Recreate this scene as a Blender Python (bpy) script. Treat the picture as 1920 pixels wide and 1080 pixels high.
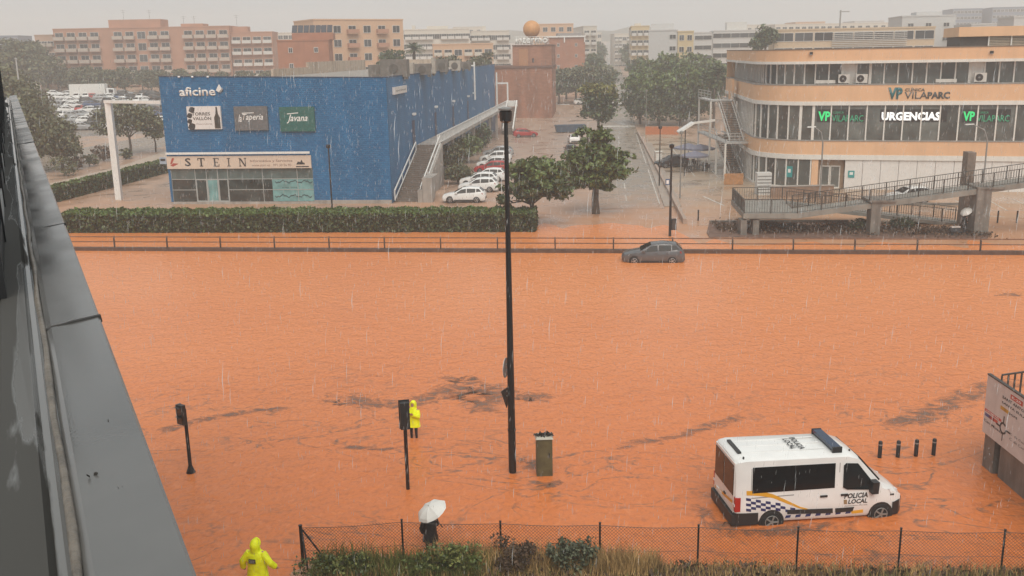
import bpy, bmesh, math, random
import numpy as np
from mathutils import Vector, Matrix
random.seed(7)
for o in list(bpy.data.objects): bpy.data.objects.remove(o)
SC = bpy.context.scene
COL = SC.collection
# ------------------------------------------------------------------ camera, sky, sun, exposure
FPX, CAMZ = 1820.0, 15.0
PITCH, ROLL = math.atan((540 - 98) / 1820.0), math.radians(-1.05)
_f = Vector((0, math.cos(PITCH), -math.sin(PITCH)))
_u0 = Vector((1, 0, 0)).cross(_f)
_R = Vector((1, 0, 0)) * math.cos(ROLL) + _u0 * math.sin(ROLL)
_U = _R.cross(_f)
CAMP = Vector((0, 0, CAMZ))
cam_data = bpy.data.cameras.new('camera')
cam_data.sensor_width = 36.0
cam_data.lens = 36.0 * FPX / 1920.0
cam_data.clip_start, cam_data.clip_end = 0.05, 4000
cam = bpy.data.objects.new('camera', cam_data)
COL.objects.link(cam)
cam.matrix_world = Matrix(((_R.x, _U.x, -_f.x, 0), (_R.y, _U.y, -_f.y, 0), (_R.z, _U.z, -_f.z, CAMZ), (0, 0, 0, 1)))
SC.camera = cam

SUN_EL, SUN_AZ = math.radians(52), math.radians(172)   # azimuth measured clockwise from +Y
world = bpy.data.worlds.new('World')
SC.world = world
world.use_nodes = True
wn, wl = world.node_tree.nodes, world.node_tree.links
for n in list(wn): wn.remove(n)
sky = wn.new('ShaderNodeTexSky'); sky.sky_type = 'NISHITA'; sky.sun_disc = False
sky.sun_elevation, sky.sun_rotation = SUN_EL, SUN_AZ
sky.air_density, sky.dust_density, sky.ozone_density = 1.0, 3.0, 1.0
hs = wn.new('ShaderNodeHueSaturation'); hs.inputs['Saturation'].default_value = 0.0
tint = wn.new('ShaderNodeMix'); tint.data_type = 'RGBA'; tint.blend_type = 'MIX'
tint.inputs[0].default_value = 0.80
tint.inputs[7].default_value = (5.35, 5.95, 6.2, 1)      # the even cloud deck
bg = wn.new('ShaderNodeBackground'); bg.inputs['Strength'].default_value = 0.068
wo = wn.new('ShaderNodeOutputWorld')
wl.new(sky.outputs[0], hs.inputs['Color']); wl.new(hs.outputs[0], tint.inputs[6])
wl.new(tint.outputs[2], bg.inputs['Color']); wl.new(bg.outputs[0], wo.inputs['Surface'])
sd = bpy.data.lights.new('sun', 'SUN'); sd.energy = 1.5; sd.angle = math.radians(50); sd.color = (1.0, 0.92, 0.80)
sun = bpy.data.objects.new('sun', sd); COL.objects.link(sun)
_sdir = Vector((math.sin(SUN_AZ) * math.cos(SUN_EL), math.cos(SUN_AZ) * math.cos(SUN_EL), math.sin(SUN_EL)))
sun.rotation_euler = _sdir.to_track_quat('Z', 'Y').to_euler()
SC.view_settings.view_transform = 'Standard'
SC.view_settings.look = 'None'
SC.view_settings.gamma = 1.0
SC.view_settings.use_curve_mapping = False
SC.view_settings.exposure = 0.64
SC.cycles.use_denoising = True
SC.cycles.max_bounces = 5
SC.cycles.diffuse_bounces = 2
SC.cycles.glossy_bounces = 2
SC.cycles.transmission_bounces = 2
SC.cycles.volume_bounces = 3
SC.cycles.transparent_max_bounces = 12
HAZE_DENSITY = 0.0012

# ------------------------------------------------------------------ geometry of the view (metres from pixels)
def ray(x, y):
    return (_f * FPX + _R * (x - 960) + _U * (540 - y)).normalized()
ZG = 0.06
def GH(x, y):
    """height of the dry ground: level by the flood, climbing gently behind the town's first blocks"""
    t = min(1, max(0, (x + 36) / 20)); y0 = 140 + 50 * t
    return ZG + (0.042 - 0.012 * t) * max(0.0, min(y, 330) - y0) + 0.028 * max(0.0, y - 330)
def G(x, y, z=0.0):
    """the point of the ground (or of the level z) seen at a pixel"""
    d = ray(x, y)
    if z == ZG:
        t = 5.0
        while t < 1400:
            p = CAMP + d * t
            if p.z <= GH(p.x, p.y): break
            t += 4.0
        lo, hi = t - 4.0, t
        for _ in range(24):
            m = (lo + hi) / 2; p = CAMP + d * m
            if p.z <= GH(p.x, p.y): hi = m
            else: lo = m
        return CAMP + d * hi
    return CAMP + d * ((z - CAMZ) / d.z)
def ATY(x, y, Y):
    d = ray(x, y); return CAMP + d * (Y / d.y)
def PROJ(p):
    v = Vector(p) - CAMP; d = v.dot(_f); return 960 + FPX * v.dot(_R) / d, 540 - FPX * v.dot(_U) / d
class Frame:
    """a vertical wall plane: u along, v up (world z), w out of the wall towards the viewer's side"""
    def __init__(s, o, ang):
        s.o = Vector((o[0], o[1], 0)); a = math.radians(ang)
        s.d = Vector((math.cos(a), math.sin(a), 0)); s.n = Vector((s.d.y, -s.d.x, 0)); s.a = a
    def p(s, u, v, w=0.0): return s.o + s.d * u + s.n * w + Vector((0, 0, v))
    def px(s, x, y):
        r = ray(x, y); t = (s.o - CAMP).dot(s.n) / r.dot(s.n); q = CAMP + r * t
        return (q - s.o).dot(s.d), q.z
    def rect(s, x0, y0, x1, y1):
        ym, xm = (y0 + y1) / 2, (x0 + x1) / 2
        return s.px(x0, ym)[0], s.px(x1, ym)[0], s.px(xm, y1)[1], s.px(xm, y0)[1]
    def mat(s, u, v, w=0.0):
        m = Matrix((( s.d.x, 0, s.n.x), (s.d.y, 0, s.n.y), (0, 1, 0))).to_4x4()
        m.translation = s.p(u, v, w); return m

# ------------------------------------------------------------------ materials
MATS = {}
def M(name, col, rough=0.6, metal=0.0, var=0.12, scale=3.0, bump=0.0, bscale=20.0, spec=0.5, stretch=None, rand=0.0, dirt=0.0, dirtcol=(0.1, 0.08, 0.06), rvar=0.0, alpha=1.0, trans=0.0, orand=0.0, mud=False):
    if name in MATS: return MATS[name]
    m = bpy.data.materials.new(name); m.use_nodes = True; MATS[name] = m
    nt = m.node_tree; N, L = nt.nodes, nt.links
    b = N['Principled BSDF']
    b.inputs['Base Color'].default_value = (*col, 1); b.inputs['Roughness'].default_value = rough
    b.inputs['Metallic'].default_value = metal; b.inputs['Specular IOR Level'].default_value = spec
    if alpha < 1: b.inputs['Alpha'].default_value = alpha
    if trans: b.inputs['Transmission Weight'].default_value = trans
    co = None
    def coord():
        nonlocal co
        if co is None:
            g = N.new('ShaderNodeNewGeometry'); co = g.outputs['Position']
            if stretch:
                mp = N.new('ShaderNodeMapping'); mp.inputs['Scale'].default_value = stretch
                L.new(co, mp.inputs['Vector']); co = mp.outputs[0]
        return co
    out = None
    if var:
        no = N.new('ShaderNodeTexNoise'); no.inputs['Scale'].default_value = scale; no.inputs['Detail'].default_value = 5
        L.new(coord(), no.inputs['Vector'])
        mr = N.new('ShaderNodeMapRange'); mr.inputs[1].default_value = 0.3; mr.inputs[2].default_value = 0.7
        mr.inputs[3].default_value = 1 - var; mr.inputs[4].default_value = 1 + var
        L.new(no.outputs[0], mr.inputs[0])
        mx = N.new('ShaderNodeMix'); mx.data_type = 'RGBA'; mx.blend_type = 'MULTIPLY'; mx.inputs[0].default_value = 1
        mx.inputs[6].default_value = (*col, 1); L.new(mr.outputs[0], mx.inputs[7]); out = mx.outputs[2]
        if rvar:
            r2 = N.new('ShaderNodeMapRange'); r2.inputs[1].default_value = 0.35; r2.inputs[2].default_value = 0.65
            r2.inputs[3].default_value = max(0.03, rough - rvar); r2.inputs[4].default_value = min(1, rough + rvar)
            L.new(no.outputs[0], r2.inputs[0]); L.new(r2.outputs[0], b.inputs['Roughness'])
    if rand:
        g2 = N.new('ShaderNodeNewGeometry'); mr = N.new('ShaderNodeMapRange')
        mr.inputs[3].default_value = 1 - rand; mr.inputs[4].default_value = 1 + rand
        L.new(g2.outputs['Random Per Island'], mr.inputs[0])
        mx = N.new('ShaderNodeMix'); mx.data_type = 'RGBA'; mx.blend_type = 'MULTIPLY'; mx.inputs[0].default_value = 1
        if out is None: mx.inputs[6].default_value = (*col, 1)
        else: L.new(out, mx.inputs[6])
        L.new(mr.outputs[0], mx.inputs[7]); out = mx.outputs[2]
    if dirt:
        nd = N.new('ShaderNodeTexNoise'); nd.inputs['Scale'].default_value = 1.3; nd.inputs['Detail'].default_value = 6
        mp = N.new('ShaderNodeMapping'); mp.inputs['Scale'].default_value = (1.5, 1.5, 0.18)
        g3 = N.new('ShaderNodeNewGeometry'); L.new(g3.outputs['Position'], mp.inputs['Vector']); L.new(mp.outputs[0], nd.inputs['Vector'])
        mr = N.new('ShaderNodeMapRange'); mr.inputs[1].default_value = 0.48; mr.inputs[2].default_value = 0.75
        mr.inputs[3].default_value = 0; mr.inputs[4].default_value = dirt; L.new(nd.outputs[0], mr.inputs[0])
        mx = N.new('ShaderNodeMix'); mx.data_type = 'RGBA'
        L.new(mr.outputs[0], mx.inputs[0])
        if out is None: mx.inputs[6].default_value = (*col, 1)
        else: L.new(out, mx.inputs[6])
        mx.inputs[7].default_value = (*dirtcol, 1); out = mx.outputs[2]
    if orand:
        oi = N.new('ShaderNodeObjectInfo'); mr = N.new('ShaderNodeMapRange'); mr.inputs[3].default_value = 1 - orand; mr.inputs[4].default_value = 1 + orand
        L.new(oi.outputs['Random'], mr.inputs[0]); mx = N.new('ShaderNodeMix'); mx.data_type = 'RGBA'; mx.blend_type = 'MULTIPLY'; mx.inputs[0].default_value = 1
        if out is None: mx.inputs[6].default_value = (*col, 1)
        else: L.new(out, mx.inputs[6])
        L.new(mr.outputs[0], mx.inputs[7]); out = mx.outputs[2]
    if mud:      # silt the flood has left: thick by the water's edge, thinning up the street
        g4 = N.new('ShaderNodeNewGeometry'); dt = N.new('ShaderNodeVectorMath'); dt.operation = 'DOT_PRODUCT'; dt.inputs[1].default_value = (0.113, 0.994, 0)
        L.new(g4.outputs['Position'], dt.inputs[0]); nm = N.new('ShaderNodeTexNoise'); nm.inputs['Scale'].default_value = 0.22; nm.inputs['Detail'].default_value = 6; L.new(g4.outputs['Position'], nm.inputs['Vector'])
        ma = N.new('ShaderNodeMath'); ma.operation = 'MULTIPLY_ADD'; L.new(nm.outputs[0], ma.inputs[0]); ma.inputs[1].default_value = -26; L.new(dt.outputs['Value'], ma.inputs[2])
        mr = N.new('ShaderNodeMapRange'); mr.inputs[1].default_value = 70; mr.inputs[2].default_value = 98; mr.inputs[3].default_value = 0.9; mr.inputs[4].default_value = 0.0; L.new(ma.outputs[0], mr.inputs[0])
        mx = N.new('ShaderNodeMix'); mx.data_type = 'RGBA'; L.new(mr.outputs[0], mx.inputs[0])
        if out is None: mx.inputs[6].default_value = (*col, 1)
        else: L.new(out, mx.inputs[6])
        mx.inputs[7].default_value = (0.50, 0.25, 0.13, 1); out = mx.outputs[2]
    if out is not None: L.new(out, b.inputs['Base Color'])
    if bump:
        nb = N.new('ShaderNodeTexNoise'); nb.inputs['Scale'].default_value = bscale; nb.inputs['Detail'].default_value = 4
        L.new(coord(), nb.inputs['Vector'])
        bp = N.new('ShaderNodeBump'); bp.inputs['Strength'].default_value = bump; bp.inputs['Distance'].default_value = 0.05
        L.new(nb.outputs[0], bp.inputs['Height']); L.new(bp.outputs[0], b.inputs['Normal'])
    return m

def emat(name, col, strength):
    if name in MATS: return MATS[name]
    m = bpy.data.materials.new(name); m.use_nodes = True; MATS[name] = m
    b = m.node_tree.nodes['Principled BSDF']
    b.inputs['Base Color'].default_value = (*col, 1); b.inputs['Emission Color'].default_value = (*col, 1)
    b.inputs['Emission Strength'].default_value = strength
    return m

# ------------------------------------------------------------------ mesh builder
class MB:
    def __init__(s): s.v, s.f, s.mi = [], [], []
    def add(s, vs, fs, mi=0):
        b = len(s.v); s.v += [Vector(v) for v in vs]; s.f += [[b + i for i in f] for f in fs]; s.mi += [mi] * len(fs); return s
    def hexa(s, c, mi=0):
        return s.add(c, [(3, 2, 1, 0), (4, 5, 6, 7), (0, 1, 5, 4), (1, 2, 6, 5), (2, 3, 7, 6), (3, 0, 4, 7)], mi)
    def box(s, x0, x1, y0, y1, z0, z1, mi=0, m=None):
        c = [Vector(p) for p in ((x0, y0, z0), (x1, y0, z0), (x1, y1, z0), (x0, y1, z0), (x0, y0, z1), (x1, y0, z1), (x1, y1, z1), (x0, y1, z1))]
        if m is not None: c = [m @ p for p in c]
        return s.hexa(c, mi)
    def fbox(s, F, u0, u1, v0, v1, w0, w1, mi=0):
        return s.hexa([F.p(u0, v0, w1), F.p(u1, v0, w1), F.p(u1, v0, w0), F.p(u0, v0, w0), F.p(u0, v1, w1), F.p(u1, v1, w1), F.p(u1, v1, w0), F.p(u0, v1, w0)], mi)
    def beam(s, a, b, w, h, mi=0, up=(0, 0, 1)):
        a, b = Vector(a), Vector(b); d = (b - a).normalized(); sd_ = d.cross(Vector(up))
        if sd_.length < 1e-4: sd_ = d.cross(Vector((0, 1, 0)))
        sd_.normalize(); u = sd_.cross(d); x, y = sd_ * (w / 2), u * (h / 2)
        return s.hexa([a - x - y, a + x - y, b + x - y, b - x - y, a - x + y, a + x + y, b + x + y, b - x + y], mi)
    def tube(s, pts, r, n=8, mi=0, cap=True):
        pts = [Vector(p) for p in pts]; rs = r if isinstance(r, (list, tuple)) else [r] * len(pts)
        b = len(s.v); prev = None
        for i, p in enumerate(pts):
            t = (pts[min(i + 1, len(pts) - 1)] - pts[max(i - 1, 0)]).normalized()
            if prev is None:
                x = t.cross(Vector((0, 0, 1)) if abs(t.z) < 0.9 else Vector((0, 1, 0))).normalized()
            else:
                x = (prev - t * prev.dot(t)).normalized()
            prev = x; y = t.cross(x)
            for k in range(n):
                a = 2 * math.pi * k / n; s.v.append(p + (x * math.cos(a) + y * math.sin(a)) * rs[i])
        for i in range(len(pts) - 1):
            for k in range(n):
                k2 = (k + 1) % n; s.f.append([b + i * n + k, b + i * n + k2, b + (i + 1) * n + k2, b + (i + 1) * n + k]); s.mi.append(mi)
        if cap:
            s.f.append([b + k for k in range(n)][::-1]); s.mi.append(mi)
            e = b + (len(pts) - 1) * n; s.f.append([e + k for k in range(n)]); s.mi.append(mi)
        return s
    def loft(s, rings, mi=0, closed=True, cap=True):
        b = len(s.v); n = len(rings[0])
        for r in rings: s.v += [Vector(p) for p in r]
        for i in range(len(rings) - 1):
            for k in range(n if closed else n - 1):
                k2 = (k + 1) % n; s.f.append([b + i * n + k, b + i * n + k2, b + (i + 1) * n + k2, b + (i + 1) * n + k]); s.mi.append(mi)
        if cap:
            s.f.append([b + k for k in range(n)][::-1]); e = b + (len(rings) - 1) * n
            s.f.append([e + k for k in range(n)]); s.mi += [mi, mi]
        return s
    def ell(s, c, rx, ry, rz, n=12, m=8, mi=0):
        c = Vector(c); rings = []
        for i in range(1, m):
            a = math.pi * i / m - math.pi / 2
            rings.append([c + Vector((rx * math.cos(a) * math.cos(2 * math.pi * k / n), ry * math.cos(a) * math.sin(2 * math.pi * k / n), rz * math.sin(a))) for k in range(n)])
        return s.loft(rings, mi)
    def prism(s, pts, z0, z1, mi=0):
        return s.loft([[(p[0], p[1], z0) for p in pts], [(p[0], p[1], z1) for p in pts]], mi)
    def poly(s, pts, mi=0): return s.add(pts, [list(range(len(pts)))], mi)
    def build(s, name, mats, parent=None, smooth=None, local=False, fix=True):
        me = bpy.data.meshes.new(name)
        vs = s.v
        if parent is not None and not local:
            inv = wm(parent).inverted(); vs = [inv @ v for v in vs]
        me.from_pydata([tuple(v) for v in vs], [], s.f)
        mats = mats if isinstance(mats, (list, tuple)) else [mats]
        for m in mats: me.materials.append(m)
        if len(mats) > 1: me.polygons.foreach_set('material_index', s.mi)
        if fix:
            bm = bmesh.new(); bm.from_mesh(me); bmesh.ops.recalc_face_normals(bm, faces=bm.faces); bm.to_mesh(me); bm.free()
        if smooth is not None:
            me.polygons.foreach_set('use_smooth', [True] * len(me.polygons)); me.set_sharp_from_angle(angle=math.radians(smooth))
        me.update()
        return link(name, me, parent)
def wm(o):
    """world matrix of an unevaluated chain"""
    m = Matrix.LocRotScale(o.location, o.rotation_euler, o.scale)
    return wm(o.parent) @ m if o.parent is not None else m
def link(name, me, parent=None):
    o = bpy.data.objects.new(name, me); COL.objects.link(o)
    if parent is not None: o.parent = parent
    return o
def tag(o, label=None, cat=None, group=None, kind=None):
    if label: o['label'] = label
    if cat: o['category'] = cat
    if group: o['group'] = group
    if kind: o['kind'] = kind
    return o
def thing(name, label, cat, loc=(0, 0, 0), rz=0.0, group=None):
    o = bpy.data.objects.new(name, None); COL.objects.link(o); o.location = loc; o.rotation_euler = (0, 0, rz)
    o.empty_display_size = 0.2
    return tag(o, label, cat, group)
def kids(o): return [c for c in COL.objects if c.parent == o]
def dup(root, loc, rz=None, label=None, group=None, scale=None, swap=None, tree=None):
    """a copy of a thing with copies of its parts and sub-parts; swap = {old material: new material}"""
    def cp(o, par):
        c = o.copy(); COL.objects.link(c)
        if par is not None: c.parent = par
        if swap and c.type == 'MESH':
            for i, sl in enumerate(c.material_slots):
                if sl.material in swap:
                    nm = swap[sl.material]; sl.link = 'OBJECT'; sl.material = nm
        for ch in list(o.children): cp(ch, c)
        return c
    r = cp(root, None); r.location = loc
    if rz is not None: r.rotation_euler = (0, 0, rz)
    if scale is not None: r.scale = scale if isinstance(scale, (tuple, list)) else (scale,) * 3
    if label: r['label'] = label
    if group: r['group'] = group
    return r
def sheet(name, pts, z, mat, kind='structure'):
    dz = z - ZG; b = MB(); b.poly([(p[0], p[1], 0) for p in pts]); o = b.build(name, mat); me = o.data
    bm = bmesh.new(); bm.from_mesh(me)
    for ax in (0, 1):
        lo, hi = min(v.co[ax] for v in bm.verts), max(v.co[ax] for v in bm.verts); k = math.ceil(lo / 10) * 10
        while k < hi:
            co = [0, 0, 0]; no = [0, 0, 0]; co[ax] = k; no[ax] = 1
            bmesh.ops.bisect_plane(bm, geom=bm.verts[:] + bm.edges[:] + bm.faces[:], plane_co=co, plane_no=no); k += 10
    for v in bm.verts: v.co.z = GH(v.co.x, v.co.y) + dz
    for f in bm.faces:
        f.normal_update()
        if f.normal.z < 0: f.normal_flip()
    bm.to_mesh(me); bm.free(); me.update()
    return tag(o, kind=kind)
def leaves(name, C, S, mat, parent=None, asp=1.6, up=0.0, seed=0, droop=0.0):
    """many leaf-sized quads at centres C (N,3) with sizes S (N,)"""
    rng = np.random.default_rng(seed); n = len(C)
    a = rng.normal(size=(n, 3)); a[:, 2] *= (1 - droop); a[:, 2] -= droop * 1.2; a /= np.linalg.norm(a, axis=1, keepdims=True)
    b = rng.normal(size=(n, 3)); b[:, 2] *= (1 - up); b -= a * (a * b).sum(1, keepdims=True); b /= np.linalg.norm(b, axis=1, keepdims=True)
    L = (S * asp / 2)[:, None]; W = (S / 2)[:, None]
    V = np.empty((n, 4, 3)); V[:, 0] = C - a * L; V[:, 1] = C + b * W - a * L * 0.1; V[:, 2] = C + a * L; V[:, 3] = C - b * W - a * L * 0.1
    if parent is not None:
        inv = np.array(wm(parent).inverted()); V = V.reshape(-1, 3) @ inv[:3, :3].T + inv[:3, 3]
    V = V.reshape(-1, 3)
    me = bpy.data.meshes.new(name)
    me.vertices.add(4 * n); me.vertices.foreach_set('co', V.astype(np.float32).ravel())
    me.loops.add(4 * n); me.loops.foreach_set('vertex_index', np.arange(4 * n, dtype=np.int32))
    me.polygons.add(n); me.polygons.foreach_set('loop_start', np.arange(0, 4 * n, 4, dtype=np.int32)); me.polygons.foreach_set('loop_total', np.full(n, 4, dtype=np.int32))
    me.materials.append(mat); me.update(calc_edges=True); me.validate()
    return link(name, me, parent)
def text_mesh(txt, size, bold=0.0, extrude=0.0, shear=0.0, align='LEFT', space=1.0):
    cu = bpy.data.curves.new('text', 'FONT'); cu.body = txt; cu.size = size; cu.offset = bold * size; cu.extrude = extrude
    cu.shear = shear; cu.align_x = align; cu.space_character = space; cu.resolution_u = 2; cu.fill_mode = 'BOTH' if extrude else 'FRONT'
    o = bpy.data.objects.new('text', cu); COL.objects.link(o)
    dg = bpy.context.evaluated_depsgraph_get(); me = bpy.data.meshes.new_from_object(o.evaluated_get(dg))
    bpy.data.objects.remove(o); bpy.data.curves.remove(cu)
    return me
def fit_text(name, txt, mat, mtx, w, h, parent=None, bold=0.0, extrude=0.0, shear=0.0, space=1.0):
    """text scaled to a w x h box whose lower corner is the origin of mtx (x = reading direction, y = up, z = out)"""
    me = text_mesh(txt, 1.0, bold, 0.0, shear, 'LEFT', space)
    xs = [v.co.x for v in me.vertices]; ys = [v.co.y for v in me.vertices]
    x0, x1, y0, y1 = min(xs), max(xs), min(ys), max(ys)
    sx, sy = w / (x1 - x0), h / (y1 - y0)
    S = Matrix.Translation((-x0 * sx, -y0 * sy, 0)) @ Matrix.Diagonal((sx, sy, 1, 1))
    if extrude:
        bm = bmesh.new(); bm.from_mesh(me); r = bmesh.ops.extrude_face_region(bm, geom=list(bm.faces))
        vs = [e for e in r['geom'] if isinstance(e, bmesh.types.BMVert)]; bmesh.ops.translate(bm, vec=(0, 0, extrude), verts=vs)
        bmesh.ops.recalc_face_normals(bm, faces=bm.faces); bm.to_mesh(me); bm.free()
    T = mtx @ S
    if parent is not None: T = wm(parent).inverted() @ T
    me.transform(T); me.materials.clear(); me.materials.append(mat); me.name = name
    return link(name, me, parent)
def flat_poly(F, pts, w, name, mat, parent, th=0.02):
    b = MB(); b.loft([[F.p(u, v, w - th) for u, v in pts], [F.p(u, v, w) for u, v in pts]]); return b.build(name, mat, parent)
# ------------------------------------------------------------------ named materials
def brick_mat(name, ang, c1, c2, mortar, bw, bh, rough=0.45, msize=0.012, wet=0.15):
    m = bpy.data.materials.new(name); m.use_nodes = True; MATS[name] = m
    nt = m.node_tree; N, L = nt.nodes, nt.links; b = N['Principled BSDF']
    g = N.new('ShaderNodeNewGeometry'); d = N.new('ShaderNodeVectorMath'); d.operation = 'DOT_PRODUCT'
    a = math.radians(ang); d.inputs[1].default_value = (math.cos(a), math.sin(a), 0)
    L.new(g.outputs['Position'], d.inputs[0])
    sp = N.new('ShaderNodeSeparateXYZ'); L.new(g.outputs['Position'], sp.inputs[0])
    cb = N.new('ShaderNodeCombineXYZ'); L.new(d.outputs['Value'], cb.inputs[0]); L.new(sp.outputs[2], cb.inputs[1])
    bt = N.new('ShaderNodeTexBrick'); bt.inputs['Scale'].default_value = 1.0
    bt.inputs['Brick Width'].default_value = bw; bt.inputs['Row Height'].default_value = bh
    bt.inputs['Mortar Size'].default_value = msize; bt.inputs['Mortar Smooth'].default_value = 0.3
    bt.inputs['Color1'].default_value = (*c1, 1); bt.inputs['Color2'].default_value = (*c2, 1); bt.inputs['Mortar'].default_value = (*mortar, 1)
    L.new(cb.outputs[0], bt.inputs['Vector'])
    no = N.new('ShaderNodeTexNoise'); no.inputs['Scale'].default_value = 0.35; no.inputs['Detail'].default_value = 6
    mp = N.new('ShaderNodeMapping'); mp.inputs['Scale'].default_value = (1.6, 1.6, 0.35); L.new(g.outputs['Position'], mp.inputs[0]); L.new(mp.outputs[0], no.inputs['Vector'])
    mr = N.new('ShaderNodeMapRange'); mr.inputs[1].default_value = 0.3; mr.inputs[2].default_value = 0.7; mr.inputs[3].default_value = 1 - wet; mr.inputs[4].default_value = 1 + wet
    L.new(no.outputs[0], mr.inputs[0])
    mx = N.new('ShaderNodeMix'); mx.data_type = 'RGBA'; mx.blend_type = 'MULTIPLY'; mx.inputs[0].default_value = 1
    L.new(bt.outputs['Color'], mx.inputs[6]); L.new(mr.outputs[0], mx.inputs[7]); L.new(mx.outputs[2], b.inputs['Base Color'])
    b.inputs['Roughness'].default_value = rough; b.inputs['Specular IOR Level'].default_value = 0.3
    bp = N.new('ShaderNodeBump'); bp.inputs['Strength'].default_value = 0.6; bp.inputs['Distance'].default_value = 0.02
    iv = N.new('ShaderNodeMath'); iv.operation = 'SUBTRACT'; iv.inputs[0].default_value = 1; L.new(bt.outputs['Fac'], iv.inputs[1])
    n2 = N.new('ShaderNodeTexNoise'); n2.inputs['Scale'].default_value = 9; L.new(g.outputs['Position'], n2.inputs['Vector'])
    ad = N.new('ShaderNodeMath'); L.new(iv.outputs[0], ad.inputs[0]); L.new(n2.outputs[0], ad.inputs[1])
    L.new(ad.outputs[0], bp.inputs['Height']); L.new(bp.outputs[0], b.inputs['Normal'])
    return m
WHITE = M('white_paint', (0.78, 0.77, 0.74), 0.4, var=0.06, dirt=0.18, dirtcol=(0.45, 0.4, 0.34))
WHITEC = M('white_car_paint', (0.8, 0.8, 0.79), 0.18, var=0.04, scale=2)
SILVERC = M('silver_car_paint', (0.42, 0.43, 0.44), 0.25, 0.3, var=0.05)
REDC = M('red_car_paint', (0.42, 0.03, 0.03), 0.2, var=0.05)
BLUEC = M('blue_car_paint', (0.05, 0.09, 0.2), 0.2, var=0.05)
DARKC = M('dark_car_paint', (0.03, 0.032, 0.036), 0.2, var=0.05)
GREYC = M('grey_car_paint', (0.14, 0.143, 0.15), 0.22, 0.3, var=0.06)
GLASS = M('dark_glass', (0.012, 0.014, 0.016), 0.08, var=0.1, scale=1.0, spec=0.22)
TINT = M('tinted_glass', (0.006, 0.006, 0.007), 0.09, var=0.0, spec=0.35)
BGLASS = M('window_glass', (0.105, 0.113, 0.105), 0.12, orand=.4, var=0.4, scale=0.6, spec=0.5)
RUBBER = M('tyre_rubber', (0.014, 0.014, 0.015), 0.7, var=0.1)
BLACKP = M('black_plastic', (0.02, 0.02, 0.021), 0.45, var=0.1)
BLACKM = M('black_metal', (0.012, 0.012, 0.013), 0.4, var=0.15, scale=6)
ALLOY = M('alloy', (0.5, 0.5, 0.5), 0.3, 0.7, var=0.05)
LAMPG = M('lamp_glass', (0.75, 0.76, 0.78), 0.1, var=0.0, spec=0.8)
REDL = M('red_lamp', (0.4, 0.015, 0.012), 0.15, var=0.0)
CONC = M('concrete', (0.36, 0.33, 0.3), 0.75, var=0.18, scale=0.8, bump=0.2, bscale=8, dirt=0.5, dirtcol=(0.12, 0.1, 0.085))
DCONC = M('wet_concrete', (0.2, 0.185, 0.165), 0.5, var=0.25, scale=1.0, bump=0.3, bscale=6, dirt=0.7, dirtcol=(0.06, 0.05, 0.045))
PEACH = M('peach_render', (0.76, 0.46, 0.27), 0.65, var=0.05, scale=0.5, dirt=0.22, dirtcol=(0.5, 0.33, 0.2))
CREAM = M('cream_render', (0.68, 0.58, 0.44), 0.7, var=0.08, scale=0.4, dirt=0.2, dirtcol=(0.4, 0.32, 0.24))
ORANGE = M('orange_wall_paint', (0.5, 0.16, 0.06), 0.7, var=0.12)
GREYM = M('grey_metal', (0.27, 0.265, 0.255), 0.4, 0.2, var=0.1)
LGREYM = M('pale_galvanised', (0.5, 0.49, 0.47), 0.45, 0.15, var=0.1)
RAILM = M('dark_green_grey_metal', (0.05, 0.048, 0.044), 0.45, 0.1, var=0.2)
STEPM = M('step_metal', (0.16, 0.13, 0.11), 0.6, var=0.15)
TEAL = M('teal_sign', (0.012, 0.13, 0.15), 0.4, var=0.05)
DGREY = M('dark_grey_letters', (0.07, 0.08, 0.085), 0.5, var=0.0)
BARK = M('bark', (0.085, 0.065, 0.05), 0.9, var=0.3, scale=5, bump=0.6, bscale=14)
BRICKR = M('brick_red_render', (0.37, 0.155, 0.09), 0.75, var=0.12, scale=0.5, bump=0.15, dirt=0.25, dirtcol=(0.22, 0.11, 0.075))
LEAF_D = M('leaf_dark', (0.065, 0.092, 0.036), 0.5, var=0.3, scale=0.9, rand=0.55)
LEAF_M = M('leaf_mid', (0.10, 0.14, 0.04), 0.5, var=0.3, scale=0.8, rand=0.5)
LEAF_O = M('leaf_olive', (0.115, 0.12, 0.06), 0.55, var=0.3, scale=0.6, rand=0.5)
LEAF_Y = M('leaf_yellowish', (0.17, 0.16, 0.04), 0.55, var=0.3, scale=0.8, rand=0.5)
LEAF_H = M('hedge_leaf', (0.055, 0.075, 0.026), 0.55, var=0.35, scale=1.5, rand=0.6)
DRYG = M('dry_grass', (0.46, 0.30, 0.13), 0.8, var=0.3, scale=1.2, rand=0.5)
GREENG = M('green_grass', (0.15, 0.16, 0.045), 0.7, var=0.3, scale=1.5, rand=0.5)
SCRUB = M('brown_scrub', (0.11, 0.07, 0.045), 0.85, var=0.35, scale=1.5, rand=0.5)
WETG = M('wet_ground', (0.42, 0.28, 0.2), 0.42, var=0.16, scale=0.35, bump=0.12, bscale=3, rvar=0.2, mud=True)
MUD = M('mud', (0.46, 0.2, 0.1), 0.5, var=0.15, scale=0.5, bump=0.2, bscale=4)
ASPH = M('wet_asphalt', (0.27, 0.215, 0.165), 0.34, var=0.2, scale=0.5, bump=0.08, bscale=5, rvar=0.16, mud=True)
PAVE = M('pavement', (0.36, 0.29, 0.235), 0.45, var=0.12, scale=0.6, rvar=0.15)
PAINT = M('road_paint', (0.55, 0.51, 0.46), 0.5, var=0.35, scale=1.2)
SOIL = M('dark_soil', (0.16, 0.095, 0.07), 0.8, var=0.3, scale=2, bump=0.5, bscale=6)
YELLOWJ = M('hi_vis_yellow', (0.86, 0.92, 0.006), 0.5, var=0.1, scale=9, bump=0.8, bscale=6)
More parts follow.
